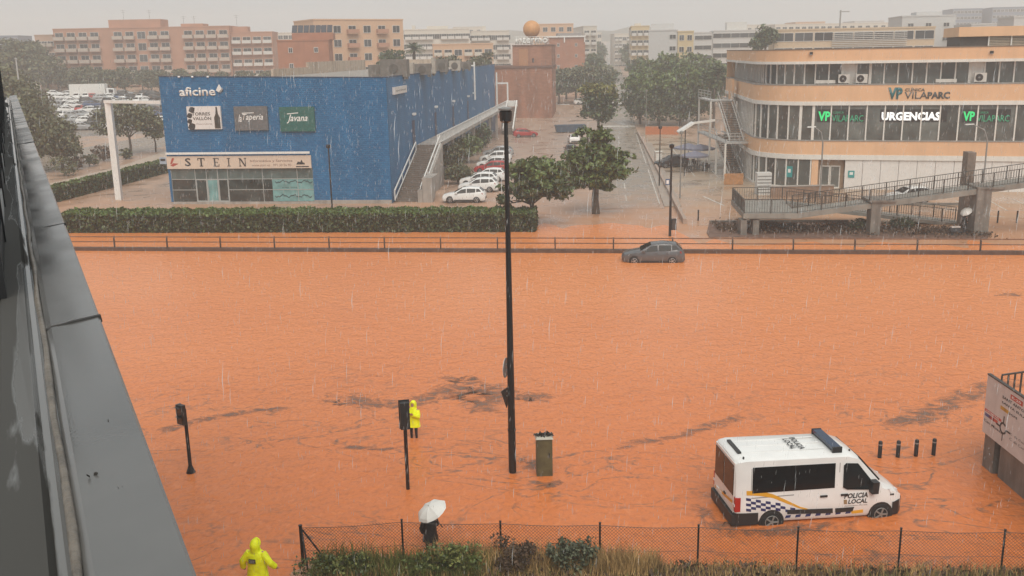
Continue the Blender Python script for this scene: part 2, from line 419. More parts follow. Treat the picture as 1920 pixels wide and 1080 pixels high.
NAVY = M('dark_trousers', (0.012, 0.013, 0.018), 0.6, var=0.15, scale=8)
SKIN = M('skin', (0.45, 0.25, 0.17), 0.55, var=0.04)
HAIRM = M('dark_hair', (0.02, 0.014, 0.01), 0.6, var=0.1)
GREYT = M('reflective_grey', (0.45, 0.47, 0.47), 0.35, var=0.05)

# ------------------------------------------------------------------ terrain, water, streets
_ra, _rb = G(150, 470), G(1918, 478)
RM_ = (_rb.y - _ra.y) / (_rb.x - _ra.x); RC_ = _ra.y - RM_ * _ra.x      # the guard rail's line y = RC_ + RM_ x
_fa = G(1125, 1062, .15)
def FENCE_Y(x): return _fa.y - 0.0665 * (x - _fa.x)
def ground_grid():
    xs = np.concatenate([np.arange(-600, -120, 40), np.arange(-120, 120, 1.5), np.arange(120, 601, 40)])
    ys = np.concatenate([np.arange(-6, 14, 4), np.arange(14, 30, 0.35), np.arange(30, 72, 3), np.arange(72, 100, 0.5), np.arange(100, 300, 10), np.arange(300, 1161, 20)])
    X, Y = np.meshgrid(xs, ys)
    rng = np.random.default_rng(3)
    s = Y - (RC_ + RM_ * X)
    s0 = np.where(X < 3, 9.5, np.where(X < 14, 12.5 + 0.0 * X, 4.0))
    s0 = s0 + 0.9 * np.sin(X * 0.9) + 0.6 * np.sin(X * 2.3 + 1)
    h = np.clip((s - s0) / 5, -3, 1) * ZG + 0.010 * np.sin(X * 1.7 + Y * 0.6) * (s < 12)
    h = np.where(Y < 40, -0.22, h)
    bank = np.clip((FENCE_Y(X) + .9 - Y) / 1.2, 0, 1) * np.clip((X + 6.9) / 0.8, 0, 1)
    h = np.where(Y < 40, -0.22 + bank * (0.42 + 0.05 * np.sin(X * 2.1) + 0.04 * np.sin(X * 5.3 + Y)), h)
    h = np.where(s < 0, np.minimum(h, -0.22 + np.where(Y < 40, bank * 0.5, 0)), h)
    T = np.clip((X + 36) / 20, 0, 1); h = h + (0.042 - 0.012 * T) * np.maximum(0, np.minimum(Y, 330) - (140 + 50 * T)) + 0.028 * np.maximum(0, Y - 330)
    ny, nx = X.shape
    V = np.stack([X, Y, h], -1).reshape(-1, 3)
    idx = np.arange(nx * ny).reshape(ny, nx)
    F = np.stack([idx[:-1, :-1], idx[:-1, 1:], idx[1:, 1:], idx[1:, :-1]], -1).reshape(-1, 4)
    me = bpy.data.meshes.new('ground'); me.from_pydata(V.tolist(), [], F.tolist()); me.materials.append(WETG); me.materials.append(SOIL)
    cy = Y[:-1, :-1].ravel(); cx = X[:-1, :-1].ravel()
    me.polygons.foreach_set('material_index', ((cy < FENCE_Y(cx) + 1.2) & (cx > -6.6)).astype(np.int32))
    me.polygons.foreach_set('use_smooth', [True] * len(me.polygons)); me.update()
    return tag(link('ground', me), kind='structure')
ground_grid()

def water_material():
    m = bpy.data.materials.new('flood_water'); m.use_nodes = True; nt = m.node_tree; N, L = nt.nodes, nt.links; b = N['Principled BSDF']
    g = N.new('ShaderNodeNewGeometry')
    def noise(scale, st, detail=4, dist=0.0):
        mp = N.new('ShaderNodeMapping'); mp.inputs['Scale'].default_value = st; mp.inputs['Rotation'].default_value = (0, 0, math.radians(-8)); L.new(g.outputs['Position'], mp.inputs[0])
        n = N.new('ShaderNodeTexNoise'); n.inputs['Scale'].default_value = scale; n.inputs['Detail'].default_value = detail; n.inputs['Distortion'].default_value = dist
        L.new(mp.outputs[0], n.inputs['Vector']); return n.outputs[0]
    def rng_(src, a, b_, c, d):
        mr = N.new('ShaderNodeMapRange'); mr.inputs[1].default_value = a; mr.inputs[2].default_value = b_; mr.inputs[3].default_value = c; mr.inputs[4].default_value = d
        L.new(src, mr.inputs[0]); return mr.outputs[0]
    def mix(f, a, b_):
        mx = N.new('ShaderNodeMix'); mx.data_type = 'RGBA'
        for i, v in ((0, f), (6, a), (7, b_)):
            if isinstance(v, tuple): mx.inputs[i].default_value = (*v, 1)
            elif isinstance(v, float): mx.inputs[i].default_value = v
            else: L.new(v, mx.inputs[i])
        return mx.outputs[2]
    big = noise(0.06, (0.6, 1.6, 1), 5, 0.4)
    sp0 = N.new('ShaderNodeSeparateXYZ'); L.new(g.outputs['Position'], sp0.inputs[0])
    # far water's brightness painted into the base colour: paler with distance, broken by noise
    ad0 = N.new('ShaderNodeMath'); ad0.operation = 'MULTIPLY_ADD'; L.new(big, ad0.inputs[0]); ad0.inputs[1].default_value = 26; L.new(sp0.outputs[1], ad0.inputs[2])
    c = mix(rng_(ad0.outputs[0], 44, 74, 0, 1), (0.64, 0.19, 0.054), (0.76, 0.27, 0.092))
    # brown eddies: thin veins where two currents shear
    vein = noise(0.30, (0.7, 1.2, 1), 8, 2.2)
    ab = N.new('ShaderNodeMath'); ab.operation = 'SUBTRACT'; L.new(vein, ab.inputs[0]); ab.inputs[1].default_value = 0.5
    ab2 = N.new('ShaderNodeMath'); ab2.operation = 'ABSOLUTE'; L.new(ab.outputs[0], ab2.inputs[0])
    veinm = rng_(ab2.outputs[0], 0.003, 0.030, 1, 0)
    gate = rng_(noise(0.13, (0.8, 1.3, 1), 3), 0.40, 0.56, 0, 1)
    mu = N.new('ShaderNodeMath'); mu.operation = 'MULTIPLY'; L.new(veinm, mu.inputs[0]); L.new(gate, mu.inputs[1])
    sp = N.new('ShaderNodeSeparateXYZ'); L.new(g.outputs['Position'], sp.inputs[0])
    near = rng_(sp.outputs[1], 36, 48, 0.95, 0.15)
    mu2 = N.new('ShaderNodeMath'); mu2.operation = 'MULTIPLY'; L.new(mu.outputs[0], mu2.inputs[0]); L.new(near, mu2.inputs[1])
    brk = rng_(noise(3.2, (1, 1, 1), 4), 0.35, 0.6, 0, 1)
    mu3 = N.new('ShaderNodeMath'); mu3.operation = 'MULTIPLY'; L.new(mu2.outputs[0], mu3.inputs[0]); L.new(brk, mu3.inputs[1])
    c = mix(mu3.outputs[0], c, (0.2, 0.11, 0.07))
    # fine speckle of rain pits
    pit = noise(6, (1, .6, 1), 3)
    c = mix(rng_(pit, 0.5, 0.7, 0, 0.42), c, (0.4, 0.125, 0.05)); pit2 = noise(3.4, (1, .7, 1), 5, 0.6); c = mix(rng_(pit2, 0.55, 0.75, 0, 0.35), c, (0.78, 0.30, 0.13))
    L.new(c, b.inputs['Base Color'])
    b.inputs['Roughness'].default_value = 0.27; b.inputs['IOR'].default_value = 1.33; b.inputs['Specular IOR Level'].default_value = 0.5
    h1 = noise(1.5, (0.9, 0.95, 1), 7, 0.8); h2 = noise(7, (1, .6, 1), 4)
    ad = N.new('ShaderNodeMath'); ad.operation = 'MULTIPLY_ADD'; L.new(h2, ad.inputs[0]); ad.inputs[1].default_value = 0.3; L.new(h1, ad.inputs[2])
    bp = N.new('ShaderNodeBump'); bp.inputs['Strength'].default_value = 1.0; bp.inputs['Distance'].default_value = 0.09
    L.new(ad.outputs[0], bp.inputs['Height']); L.new(bp.outputs[0], b.inputs['Normal'])
    return m
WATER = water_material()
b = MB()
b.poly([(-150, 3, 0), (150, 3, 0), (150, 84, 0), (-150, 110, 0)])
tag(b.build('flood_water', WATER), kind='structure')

# film of scum drifting on the water
def scum_material():
    m = bpy.data.materials.new('scum_film'); m.use_nodes = True; nt = m.node_tree; N, L = nt.nodes, nt.links; b = N['Principled BSDF']
    b.inputs['Base Color'].default_value = (0.2, 0.135, 0.1, 1); b.inputs['Roughness'].default_value = 0.5
    uv = N.new('ShaderNodeUVMap'); sp = N.new('ShaderNodeSeparateXYZ'); L.new(uv.outputs[0], sp.inputs[0])
    g = N.new('ShaderNodeNewGeometry')
    n = N.new('ShaderNodeTexNoise'); n.inputs['Scale'].default_value = 1.5; n.inputs['Detail'].default_value = 10; n.inputs['Roughness'].default_value = 0.72; n.inputs['Distortion'].default_value = 0.8
    mp = N.new('ShaderNodeMapping'); mp.inputs['Scale'].default_value = (0.9, 1.35, 1); L.new(g.outputs['Position'], mp.inputs[0]); L.new(mp.outputs[0], n.inputs['Vector'])
    # 1 - v*v in the middle, 0 at the rim
    v2 = N.new('ShaderNodeMath'); v2.operation = 'MULTIPLY'; L.new(sp.outputs[1], v2.inputs[0]); L.new(sp.outputs[1], v2.inputs[1])
    u2 = N.new('ShaderNodeMath'); u2.operation = 'POWER'; L.new(sp.outputs[0], u2.inputs[0]); u2.inputs[1].default_value = 6
    sm = N.new('ShaderNodeMath'); sm.operation = 'MAXIMUM'; L.new(v2.outputs[0], sm.inputs[0]); L.new(u2.outputs[0], sm.inputs[1])
    th = N.new('ShaderNodeMapRange'); th.inputs[1].default_value = 0; th.inputs[2].default_value = 1; th.inputs[3].default_value = 0.43; th.inputs[4].default_value = 0.69
    L.new(sm.outputs[0], th.inputs[0])
    df = N.new('ShaderNodeMath'); df.operation = 'SUBTRACT'; L.new(n.outputs[0], df.inputs[0]); L.new(th.outputs[0], df.inputs[1])
    al = N.new('ShaderNodeMapRange'); al.inputs[1].default_value = -0.04; al.inputs[2].default_value = 0.13; al.inputs[3].default_value = 0; al.inputs[4].default_value = 0.62
    L.new(df.outputs[0], al.inputs[0]); L.new(al.outputs[0], b.inputs['Alpha'])
    return m
SCUM = scum_material()
def scum(pts, widths, name='floating_scum'):
    """a drifting ribbon along pixel points with a half-width in metres at each"""
    P = [G(x, y, 0.004) for x, y in pts]; vs, fs, uvs = [], [], []
    k = 6; Q, W = [], []
    for i in range(len(P) - 1):
        for j in range(k):
            t = j / k; Q.append(P[i].lerp(P[i + 1], t)); W.append(widths[i] * (1 - t) + widths[i + 1] * t)
    Q.append(P[-1]); W.append(widths[-1]); n = len(Q)
    for i, q in enumerate(Q):
        t = (Q[min(i + 1, n - 1)] - Q[max(i - 1, 0)]).normalized(); s = Vector((-t.y, t.x, 0))
        for v in (-1, 0, 1): vs.append(q + s * W[i] * 1.9 * v); uvs.append((abs(2 * i / (n - 1) - 1), v))
    for i in range(n - 1):
        for j in (0, 1): fs.append([i * 3 + j, (i + 1) * 3 + j, (i + 1) * 3 + j + 1, i * 3 + j + 1])
    me = bpy.data.meshes.new(name); me.from_pydata([tuple(v) for v in vs], [], fs); me.materials.append(SCUM)
    uvl = me.uv_layers.new(name='UVMap')
    for l in me.loops: uvl.data[l.index].uv = uvs[l.vertex_index]
    return tag(link(name, me), kind='stuff')
scum([(270, 818), (380, 786), (480, 770), (575, 765)], [0.25, 0.3, 0.22, 0.2])
scum([(600, 762), (640, 746), (690, 757), (760, 757), (830, 742), (880, 724), (925, 726)], [0.35, 0.75, 0.55, 0.4, 0.7, 1.1, 0.7])
scum([(905, 716), (930, 740), (900, 760), (860, 768)], [0.5, 1.2, 1.0, 0.4])
scum([(960, 745), (1000, 742), (1040, 750)], [0.3, 0.55, 0.3])
scum([(820, 705), (860, 712), (900, 708)], [0.2, 0.35, 0.2])
scum([(600, 843), (660, 838), (720, 842), (780, 836)], [0.12, 0.16, 0.14, 0.1])
scum([(970, 858), (1000, 868), (985, 880)], [0.2, 0.35, 0.2])
scum([(1150, 845), (1190, 830), (1240, 826), (1330, 800), (1420, 770)], [0.2, 0.3, 0.22, 0.3, 0.2])
scum([(1640, 800), (1720, 785), (1790, 755), (1850, 725), (1930, 712)], [0.3, 0.5, 0.55, 0.45, 0.4])
scum([(1860, 553), (1890, 552), (1925, 553)], [0.2, 0.35, 0.35])
scum([(1290, 935), (1340, 985), (1420, 1000), (1520, 990), (1620, 985)], [0.2, 0.35, 0.3, 0.3, 0.2])
scum([(1000, 905), (1030, 912), (1060, 900)], [0.12, 0.2, 0.12])

# streets beyond the flood
SD = Vector((math.sin(math.radians(5.736)), math.cos(math.radians(5.736)), 0)); SN = Vector((SD.y, -SD.x, 0))
K0 = G(1234, 374, ZG)                                   # foot of the white edge line
def strip(name, off0, off1, t0, t1, z, mat, step=5):
    """a strip along the street: offsets across (metres from the edge line), distances along"""
    b = MB(); ts = []; t = t0
    while t < t1: ts.append(t); t += step
    ts.append(t1)
    for a, c in zip(ts[:-1], ts[1:]):
        q = [K0 + SN * off0 + SD * a, K0 + SN * off1 + SD * a, K0 + SN * off1 + SD * c, K0 + SN * off0 + SD * c]
        b.poly([(p.x, p.y, GH(p.x, p.y) + z) for p in q])
    o = b.build(name, mat, fix=False); return tag(o, kind='structure')
strip('street', -6.6, 0.35, -6, 950, 0.012, ASPH)
strip('road_marking', -0.06, 0.06, -3, 26, 0.02, PAINT)
strip('road_marking', -0.06, 0.06, 33, 80, 0.02, PAINT)
for k in range(9): strip('road_marking', -3.3, -3.2, -1 + k * 9, 3.5 + k * 9, 0.02, PAINT)
strip('crossing_marking', -6.3, 0.2, 96, 98.5, 0.02, PAINT)
b = MB(); 
for (o0, o1, h, t0, t1) in ((0.35, 2.0, 0.12, -5, 62),):
    q = [K0 + SN * o0 + SD * t0, K0 + SN * o1 + SD * t0, K0 + SN * o1 + SD * t1, K0 + SN * o0 + SD * t1]; b.loft([[p + Vector((0, 0, -.3)) for p in q]] + [[Vector((p.x, p.y, GH(p.x, p.y) + h)) for p in q]])
tag(b.build('pavement', PAVE), kind='structure')
# far kerb wall between pavement and the clinic forecourt
b = MB(); q0, q1 = G(1284, 420, ZG), G(1196, 250, ZG); b.beam(q0 + Vector((0, 0, 0.22)), q1 + Vector((0, 0, 0.22)), 0.3, 0.5)
tag(b.build('kerb', M('kerb_stone', (0.4, 0.3, 0.24), 0.6, var=0.12)), kind='structure')
# clinic forecourt and its bay lines
fc = [G(1290, 425, 0), G(1960, 410, 0), G(1960, 340, 0), G(1550, 350, 0), G(1380, 300, 0), G(1260, 250, 0), G(1204, 250, 0)]
sheet('forecourt', fc, ZG + 0.01, M('forecourt_wet', (0.38, 0.29, 0.21), 0.33, mud=True, var=0.18, scale=0.25, rvar=0.2, bump=0.05, bscale=2))
for (x0, y0, x1, y1, w) in ((1318, 368, 1358, 386, 0.2), (1262, 280, 1303, 331, 0.13), (1336, 321, 1347, 333, 0.13), (1790, 376, 1824, 391, 0.13), (1858, 378, 1890, 396, 0.13), (1900, 374, 1922, 384, 0.13), (1722, 372, 1745, 386, 0.13), (1850, 405, 1884, 407, 0.25), (1852, 395, 1930, 395, 0.13)):
    p, q = G(x0, y0, ZG), G(x1, y1, ZG); b = MB(); s = (q - p).normalized().cross(Vector((0, 0, 1))) * w / 2
    b.poly([(v.x, v.y, GH(v.x, v.y) + 0.018) for v in (p - s, p + s, q + s, q - s)]); tag(b.build('bay_marking', PAINT), kind='structure')
# planted bed below the footbridge
bed = [G(1325, 438, 0), G(1330, 418, 0), G(1560, 417, 0), G(1800, 432, 0), G(1860, 437, 0), G(1850, 450, 0), G(1330, 446, 0)]
b = MB(); b.prism([(p.x, p.y) for p in bed], -0.2, 0.09); tag(b.build('planting_bed', SOIL), kind='structure')
b = MB(); p, q = G(1330, 417, ZG), G(1590, 416, ZG); b.beam(p + Vector((0, 0, .02)), q + Vector((0, 0, .02)), 0.2, 0.3); tag(b.build('kerb', DCONC), kind='structure')
b = MB(); p, q = G(1640, 385, ZG), G(1815, 385, ZG); b.beam(p + Vector((0, 0, .1)), q + Vector((0, 0, .1)), 0.2, 0.3); tag(b.build('kerb', DCONC), kind='structure')
# pale path and road beyond the second hedge, car park beyond
sheet('path', [G(60, 372, ZG), G(60, 352, ZG), G(320, 280, ZG), G(320, 297, ZG)], ZG + 0.01, M('pale_path', (0.5, 0.4, 0.32), 0.5, var=0.1, rvar=0.15))
sheet('road', [G(20, 335, ZG), G(20, 300, ZG), G(360, 242, ZG), G(360, 262, ZG)], ZG + 0.008, ASPH)
sheet('car_park', [G(20, 262, ZG), G(60, 172, ZG), G(420, 172, ZG), G(380, 245, ZG)], ZG + 0.008, M('car_park_wet', (0.24, 0.2, 0.17), 0.4, var=0.2, scale=0.2, rvar=0.2))
sheet('parking_yard', [G(815, 398, ZG), G(890, 250, ZG), G(935, 225, ZG), G(1148, 215, ZG), G(1125, 404, ZG)], ZG + 0.004, M('yard_wet', (0.38, 0.265, 0.2), 0.38, mud=True, var=0.18, scale=0.3, rvar=0.18))

# hills far behind the town
rng = np.random.default_rng(11)
def hills():
    b = MB(); n = 60; rings = []
    for i in range(n + 1):
        x = -590 + 1180 * i / n
        h = 14 + 7 * math.sin(i * 0.21 + 0.4) + 5 * math.sin(i * 0.9) + 4 * math.sin(i * 1.7)
        rings.append([(x, 1010, 15), (x, 1060, 15 + h * 0.7), (x, 1120, 15 + h), (x, 1150, 15)])
    b.loft(rings, closed=False, cap=False)
    return tag(b.build('hills', M('far_hill', (0.07, 0.08, 0.05), 0.9, var=0.3, scale=0.03), smooth=60), kind='structure')
hills()
# ------------------------------------------------------------------ roof parapet the photo is taken over
ZP = 14.0
def parapet():
    a, c = G(372, 1085, ZP), G(31, 178, ZP); d = (c - a).normalized(); n = Vector((-d.y, d.x, 0))   # n points to the gutter side
    root = thing('roof_parapet', 'wet grey sheet metal coping and gutter of the roof edge beside the camera', 'parapet', (a.x, a.y, ZP))
    sheetm = M('coping_sheet', (0.115, 0.112, 0.108), 0.17, 0.1, var=0.2, scale=1.6, rvar=0.09, bump=0.02, bscale=120, spec=0.9)
    seam = M('coping_joint', (0.03, 0.027, 0.025), 0.6, var=0.3, scale=20)
    sealm = M('sealant', (0.15, 0.128, 0.105), 0.45, var=0.3, scale=9, bump=0.4, bscale=20)
    wet = bpy.data.materials.new('wet_gutter'); wet.use_nodes = True; N, L = wet.node_tree.nodes, wet.node_tree.links; bs = N['Principled BSDF']
    g = N.new('ShaderNodeNewGeometry'); mp = N.new('ShaderNodeMapping'); mp.vector_type = 'TEXTURE'; mp.inputs['Rotation'].default_value = (0, 0, math.atan2(d.y, d.x)); mp.inputs['Scale'].default_value = (2.2, 0.16, 1)
    L.new(g.outputs['Position'], mp.inputs[0]); no = N.new('ShaderNodeTexNoise'); no.inputs['Scale'].default_value = 1.1; no.inputs['Detail'].default_value = 7; no.inputs['Distortion'].default_value = 0.4; L.new(mp.outputs[0], no.inputs['Vector'])
    mr = N.new('ShaderNodeMapRange'); mr.inputs[1].default_value = 0.49; mr.inputs[2].default_value = 0.53; mr.inputs[3].default_value = 0.05; mr.inputs[4].default_value = 0.75; do = N.new('ShaderNodeVectorMath'); do.operation = 'DOT_PRODUCT'; do.inputs[1].default_value = tuple(n); L.new(g.outputs['Position'], do.inputs[0])
    mo = N.new('ShaderNodeMath'); mo.operation = 'MULTIPLY_ADD'; L.new(do.outputs['Value'], mo.inputs[0]); mo.inputs[1].default_value = 2.6; mo.inputs[2].default_value = -2.6 * (a.dot(n) + 0.2 + 0.085) ; fa = N.new('ShaderNodeMath'); fa.operation = 'ADD'; L.new(mo.outputs[0], fa.inputs[0]); L.new(no.outputs[0], fa.inputs[1])
    L.new(fa.outputs[0], mr.inputs[0]); L.new(mr.outputs[0], bs.inputs['Roughness'])
    mx = N.new('ShaderNodeMix'); mx.data_type = 'RGBA'; mx.inputs[6].default_value = (0.17, 0.17, 0.168, 1); mx.inputs[7].default_value = (0.05, 0.047, 0.042, 1)
    m2 = N.new('ShaderNodeMapRange'); m2.inputs[1].default_value = 0.49; m2.inputs[2].default_value = 0.53; L.new(fa.outputs[0], m2.inputs[0]); L.new(m2.outputs[0], mx.inputs[0]); L.new(mx.outputs[2], bs.inputs['Base Color'])
    W = 0.2
    def P(t, off, z): return a + d * t + n * off + Vector((0, 0, z))
    joints = [-2.4] + [(G(x, y, ZP) - a).dot(d) for x, y in ((191, 592), (118, 420), (61, 266), (42, 203))] + [(c - a).dot(d)]
    for k in range(len(joints) - 1):
        t0, t1 = joints[k] + 0.006, joints[k + 1] - 0.006
        dz = 0.004 * (k % 2); b = MB()
        prof = [(0.012, -0.35), (-0.004, -0.03), (0.0, -0.006), (0.008, 0.0), (W * 0.5, -0.012), (W - 0.02, -0.02), (W, -0.032), (W, -0.05), (0.02, -0.05), (0.03, -0.35)]
        b.loft([[P(t, o, z + dz) for o, z in prof] for t in (t0, (t0 + t1) / 2, t1)])
        b.build('coping_sheet', sheetm, root, smooth=25)
        if k:
            b = MB(); b.loft([[P(joints[k] + e, o, z) for o, z in ((-0.008, -0.02), (-0.004, 0.006), (W * 0.5, -0.006), (W + 0.02, -0.03), (W + 0.02, -0.045), (0.0, -0.03))] for e in (-0.012, 0.012)]); b.build('joint_strip', seam, root)
    b = MB(); pts = []
    for i in range(60):
        t = -2 + i * 0.4; pts.append(P(t, W + 0.012 + 0.004 * math.sin(i * 1.7), -0.028))
    b.tube(pts, [0.011 + 0.002 * math.sin(i * 2.3) for i in range(60)], 7); b.build('sealant_bead', sealm, root, smooth=60)
    b = MB(); te = joints[-1]
    b.loft([[P(t, o, z) for o, z in ((W + 0.01, -0.042), (W + 0.03, -0.075), (W + 0.05, -0.075), (W + 0.065, -0.05), (W + 0.16, -0.052), (W + 0.165, -0.06), (W + 0.55, -0.064), (W + 0.55, -0.5), (0.03, -0.5), (0.03, -0.06))] for t in (-2.4, te)])
    b.build('gutter', wet, root)
    b = MB(); b.loft([[P(t, o, z) for o, z in ((0.035, -0.12), (0.6, -0.12), (0.6, -14), (0.035, -14))] for t in (-2.4, te)])
    b.build('wall', CONC, root)
    rg = np.random.default_rng(2); pts = [G(x, y, ZP) for x, y in ((214, 772), (228, 778), (205, 785), (250, 842), (236, 800), (176, 880), (228, 905), (190, 745), (140, 520))]
    C_ = np.array([tuple(q + Vector((0, 0, -.012))) for q in pts for _ in range(4)]) + rg.normal(scale=(.006, .006, .001), size=(len(pts) * 4, 3))
    lv = leaves('debris', C_, rg.uniform(.003, .010, len(pts) * 4), M('coping_debris', (.03, .026, .022), .6, var=.2), root, 1.6, 0, 3); tag(lv, kind='stuff')
    return P, W, te
PP, PW, PT = parapet()
# window front that rises from the gutter at the edge of the frame
def glazed_front():
    p0 = PP(3.0, PW + 0.20, 0)
    root = thing('glazed_front', 'dark framed window front rising from the roof gutter at the frame edge', 'window front', (p0.x, p0.y, ZP - 0.05))
    frame, pale = BLACKM, M('pale_panel', (0.45, 0.45, 0.44), 0.4, var=0.08)
    def bx(name, t0, t1, o0, o1, z0, z1, mat):
        b = MB(); c = [PP(t, o, z) for z in (z0, z1) for t, o in ((t0, o0), (t1, o0), (t1, o1), (t0, o1))]; b.hexa(c); return b.build(name, mat, root)
    # the near corner stands where the picture's left rim cuts the gutter
    def off_at(y, x=4): q = G(x, y, ZP - 0.05) - PP(0, 0, 0); dd = (PP(1, 0, 0) - PP(0, 0, 0)); nn = PP(0, 1, 0) - PP(0, 0, 0); return q.dot(dd), q.dot(nn)
    ts, off = off_at(560); ts2, off2 = off_at(330, 8)
    off = max(off, off2) - 0.0
    t = ts
    k = 0
    while t < PT - 0.3:
        t1 = min(t + 1.6, PT - 0.02)
        bx('frame_post', t, t + 0.07, off - 0.02, off + 0.06, -0.05, 2.2 if t > 9 else 0.9, frame)
        bx('pane', t + 0.08, t1 - 0.01, off + 0.02, off + 0.03, 0.10, 2.0 if t > 9 else 0.75, GLASS)
        bx('sill_panel', t + 0.08, t1 - 0.01, off - 0.01, off + 0.05, -0.05, 0.09, pale if k % 2 else frame)
        bx('top_rail', t, t1, off - 0.02, off + 0.06, 2.0 if t > 9 else 0.75, 2.2 if t > 9 else 0.9, frame)
        t += 1.6; k += 1
glazed_front()

# ------------------------------------------------------------------ blue cinema
BANG = -5.736
FB = Frame(G(327, 384), BANG)
UB = (G(733, 384) - G(327, 384)).length
HB = 12.75; HBL = 13.2
FS = Frame(FB.p(UB, 0), 84.264)
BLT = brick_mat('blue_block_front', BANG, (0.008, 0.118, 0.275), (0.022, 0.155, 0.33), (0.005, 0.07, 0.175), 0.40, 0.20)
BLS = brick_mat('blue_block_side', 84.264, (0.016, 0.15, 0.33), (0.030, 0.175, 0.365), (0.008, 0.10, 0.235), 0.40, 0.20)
LSIDE = 96.0
cin = thing('blue_cinema', 'bright blue block clad cinema with shop front at street level', 'cinema', FB.p(0, 0))
sd3 = FS.d
def side_pt(base, t, z): return base + sd3 * t + Vector((0, 0, z))
def slab_wall(name, a, c, nrm, z0, z1, th, mat):
    b = MB(); a, c, w = Vector(a), Vector(c), Vector(nrm) * -th
    b.hexa([a + Vector((0, 0, z0)), c + Vector((0, 0, z0)), c + w + Vector((0, 0, z0)), a + w + Vector((0, 0, z0)), a + Vector((0, 0, z1)), c + Vector((0, 0, z1)), c + w + Vector((0, 0, z1)), a + w + Vector((0, 0, z1))])
    return b.build(name, mat, cin)
U0 = FB.px(299, 141)[0]
U0 = -0.3
gx0, gx1, gz0, gz1 = FB.rect(322, 316, 588, 381)
gz0 = 0.3
fz0 = gz1
# front wall in pieces around the glazed opening
b = MB()
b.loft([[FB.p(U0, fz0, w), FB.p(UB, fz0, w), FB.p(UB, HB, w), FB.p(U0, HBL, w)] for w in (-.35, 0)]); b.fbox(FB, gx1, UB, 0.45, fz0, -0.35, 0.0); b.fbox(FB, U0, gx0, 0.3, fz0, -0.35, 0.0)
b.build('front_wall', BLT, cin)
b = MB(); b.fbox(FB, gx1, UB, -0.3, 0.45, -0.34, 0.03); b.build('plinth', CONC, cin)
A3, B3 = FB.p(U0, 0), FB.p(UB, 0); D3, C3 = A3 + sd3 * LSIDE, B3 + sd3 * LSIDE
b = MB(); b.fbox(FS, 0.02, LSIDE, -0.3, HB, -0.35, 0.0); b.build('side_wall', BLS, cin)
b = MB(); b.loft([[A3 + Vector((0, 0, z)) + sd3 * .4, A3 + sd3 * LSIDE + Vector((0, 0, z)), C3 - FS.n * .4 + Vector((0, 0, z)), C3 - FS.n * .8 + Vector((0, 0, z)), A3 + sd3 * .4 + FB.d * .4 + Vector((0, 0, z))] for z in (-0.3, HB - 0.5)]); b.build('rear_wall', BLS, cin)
roofm = M('roof_gravel', (0.3, 0.27, 0.24), 0.8, var=0.2, scale=1.0)
b = MB(); b.prism([A3 + FB.d * .36 + sd3 * .36, B3 - FS.n * .36 + sd3 * .36, C3 - FS.n * .36, D3], HB - 0.48, HB - 0.4); b.build('roof', roofm, cin)
b = MB(); b.loft([[FB.p(u, v, w) for u, v in ((U0 - .02, HBL + .002), (UB - .3, HB + .01), (UB - .3, HB + .08), (U0 - .02, HBL + .072))] for w in (-.4, .05)]); b.fbox(FS, -0.02, LSIDE, HB + 0.001, HB + 0.072, -0.4, 0.05)
b.build('roof_cap', M('blue_cap', (0.02, 0.045, 0.1), 0.5, var=0.1), cin)
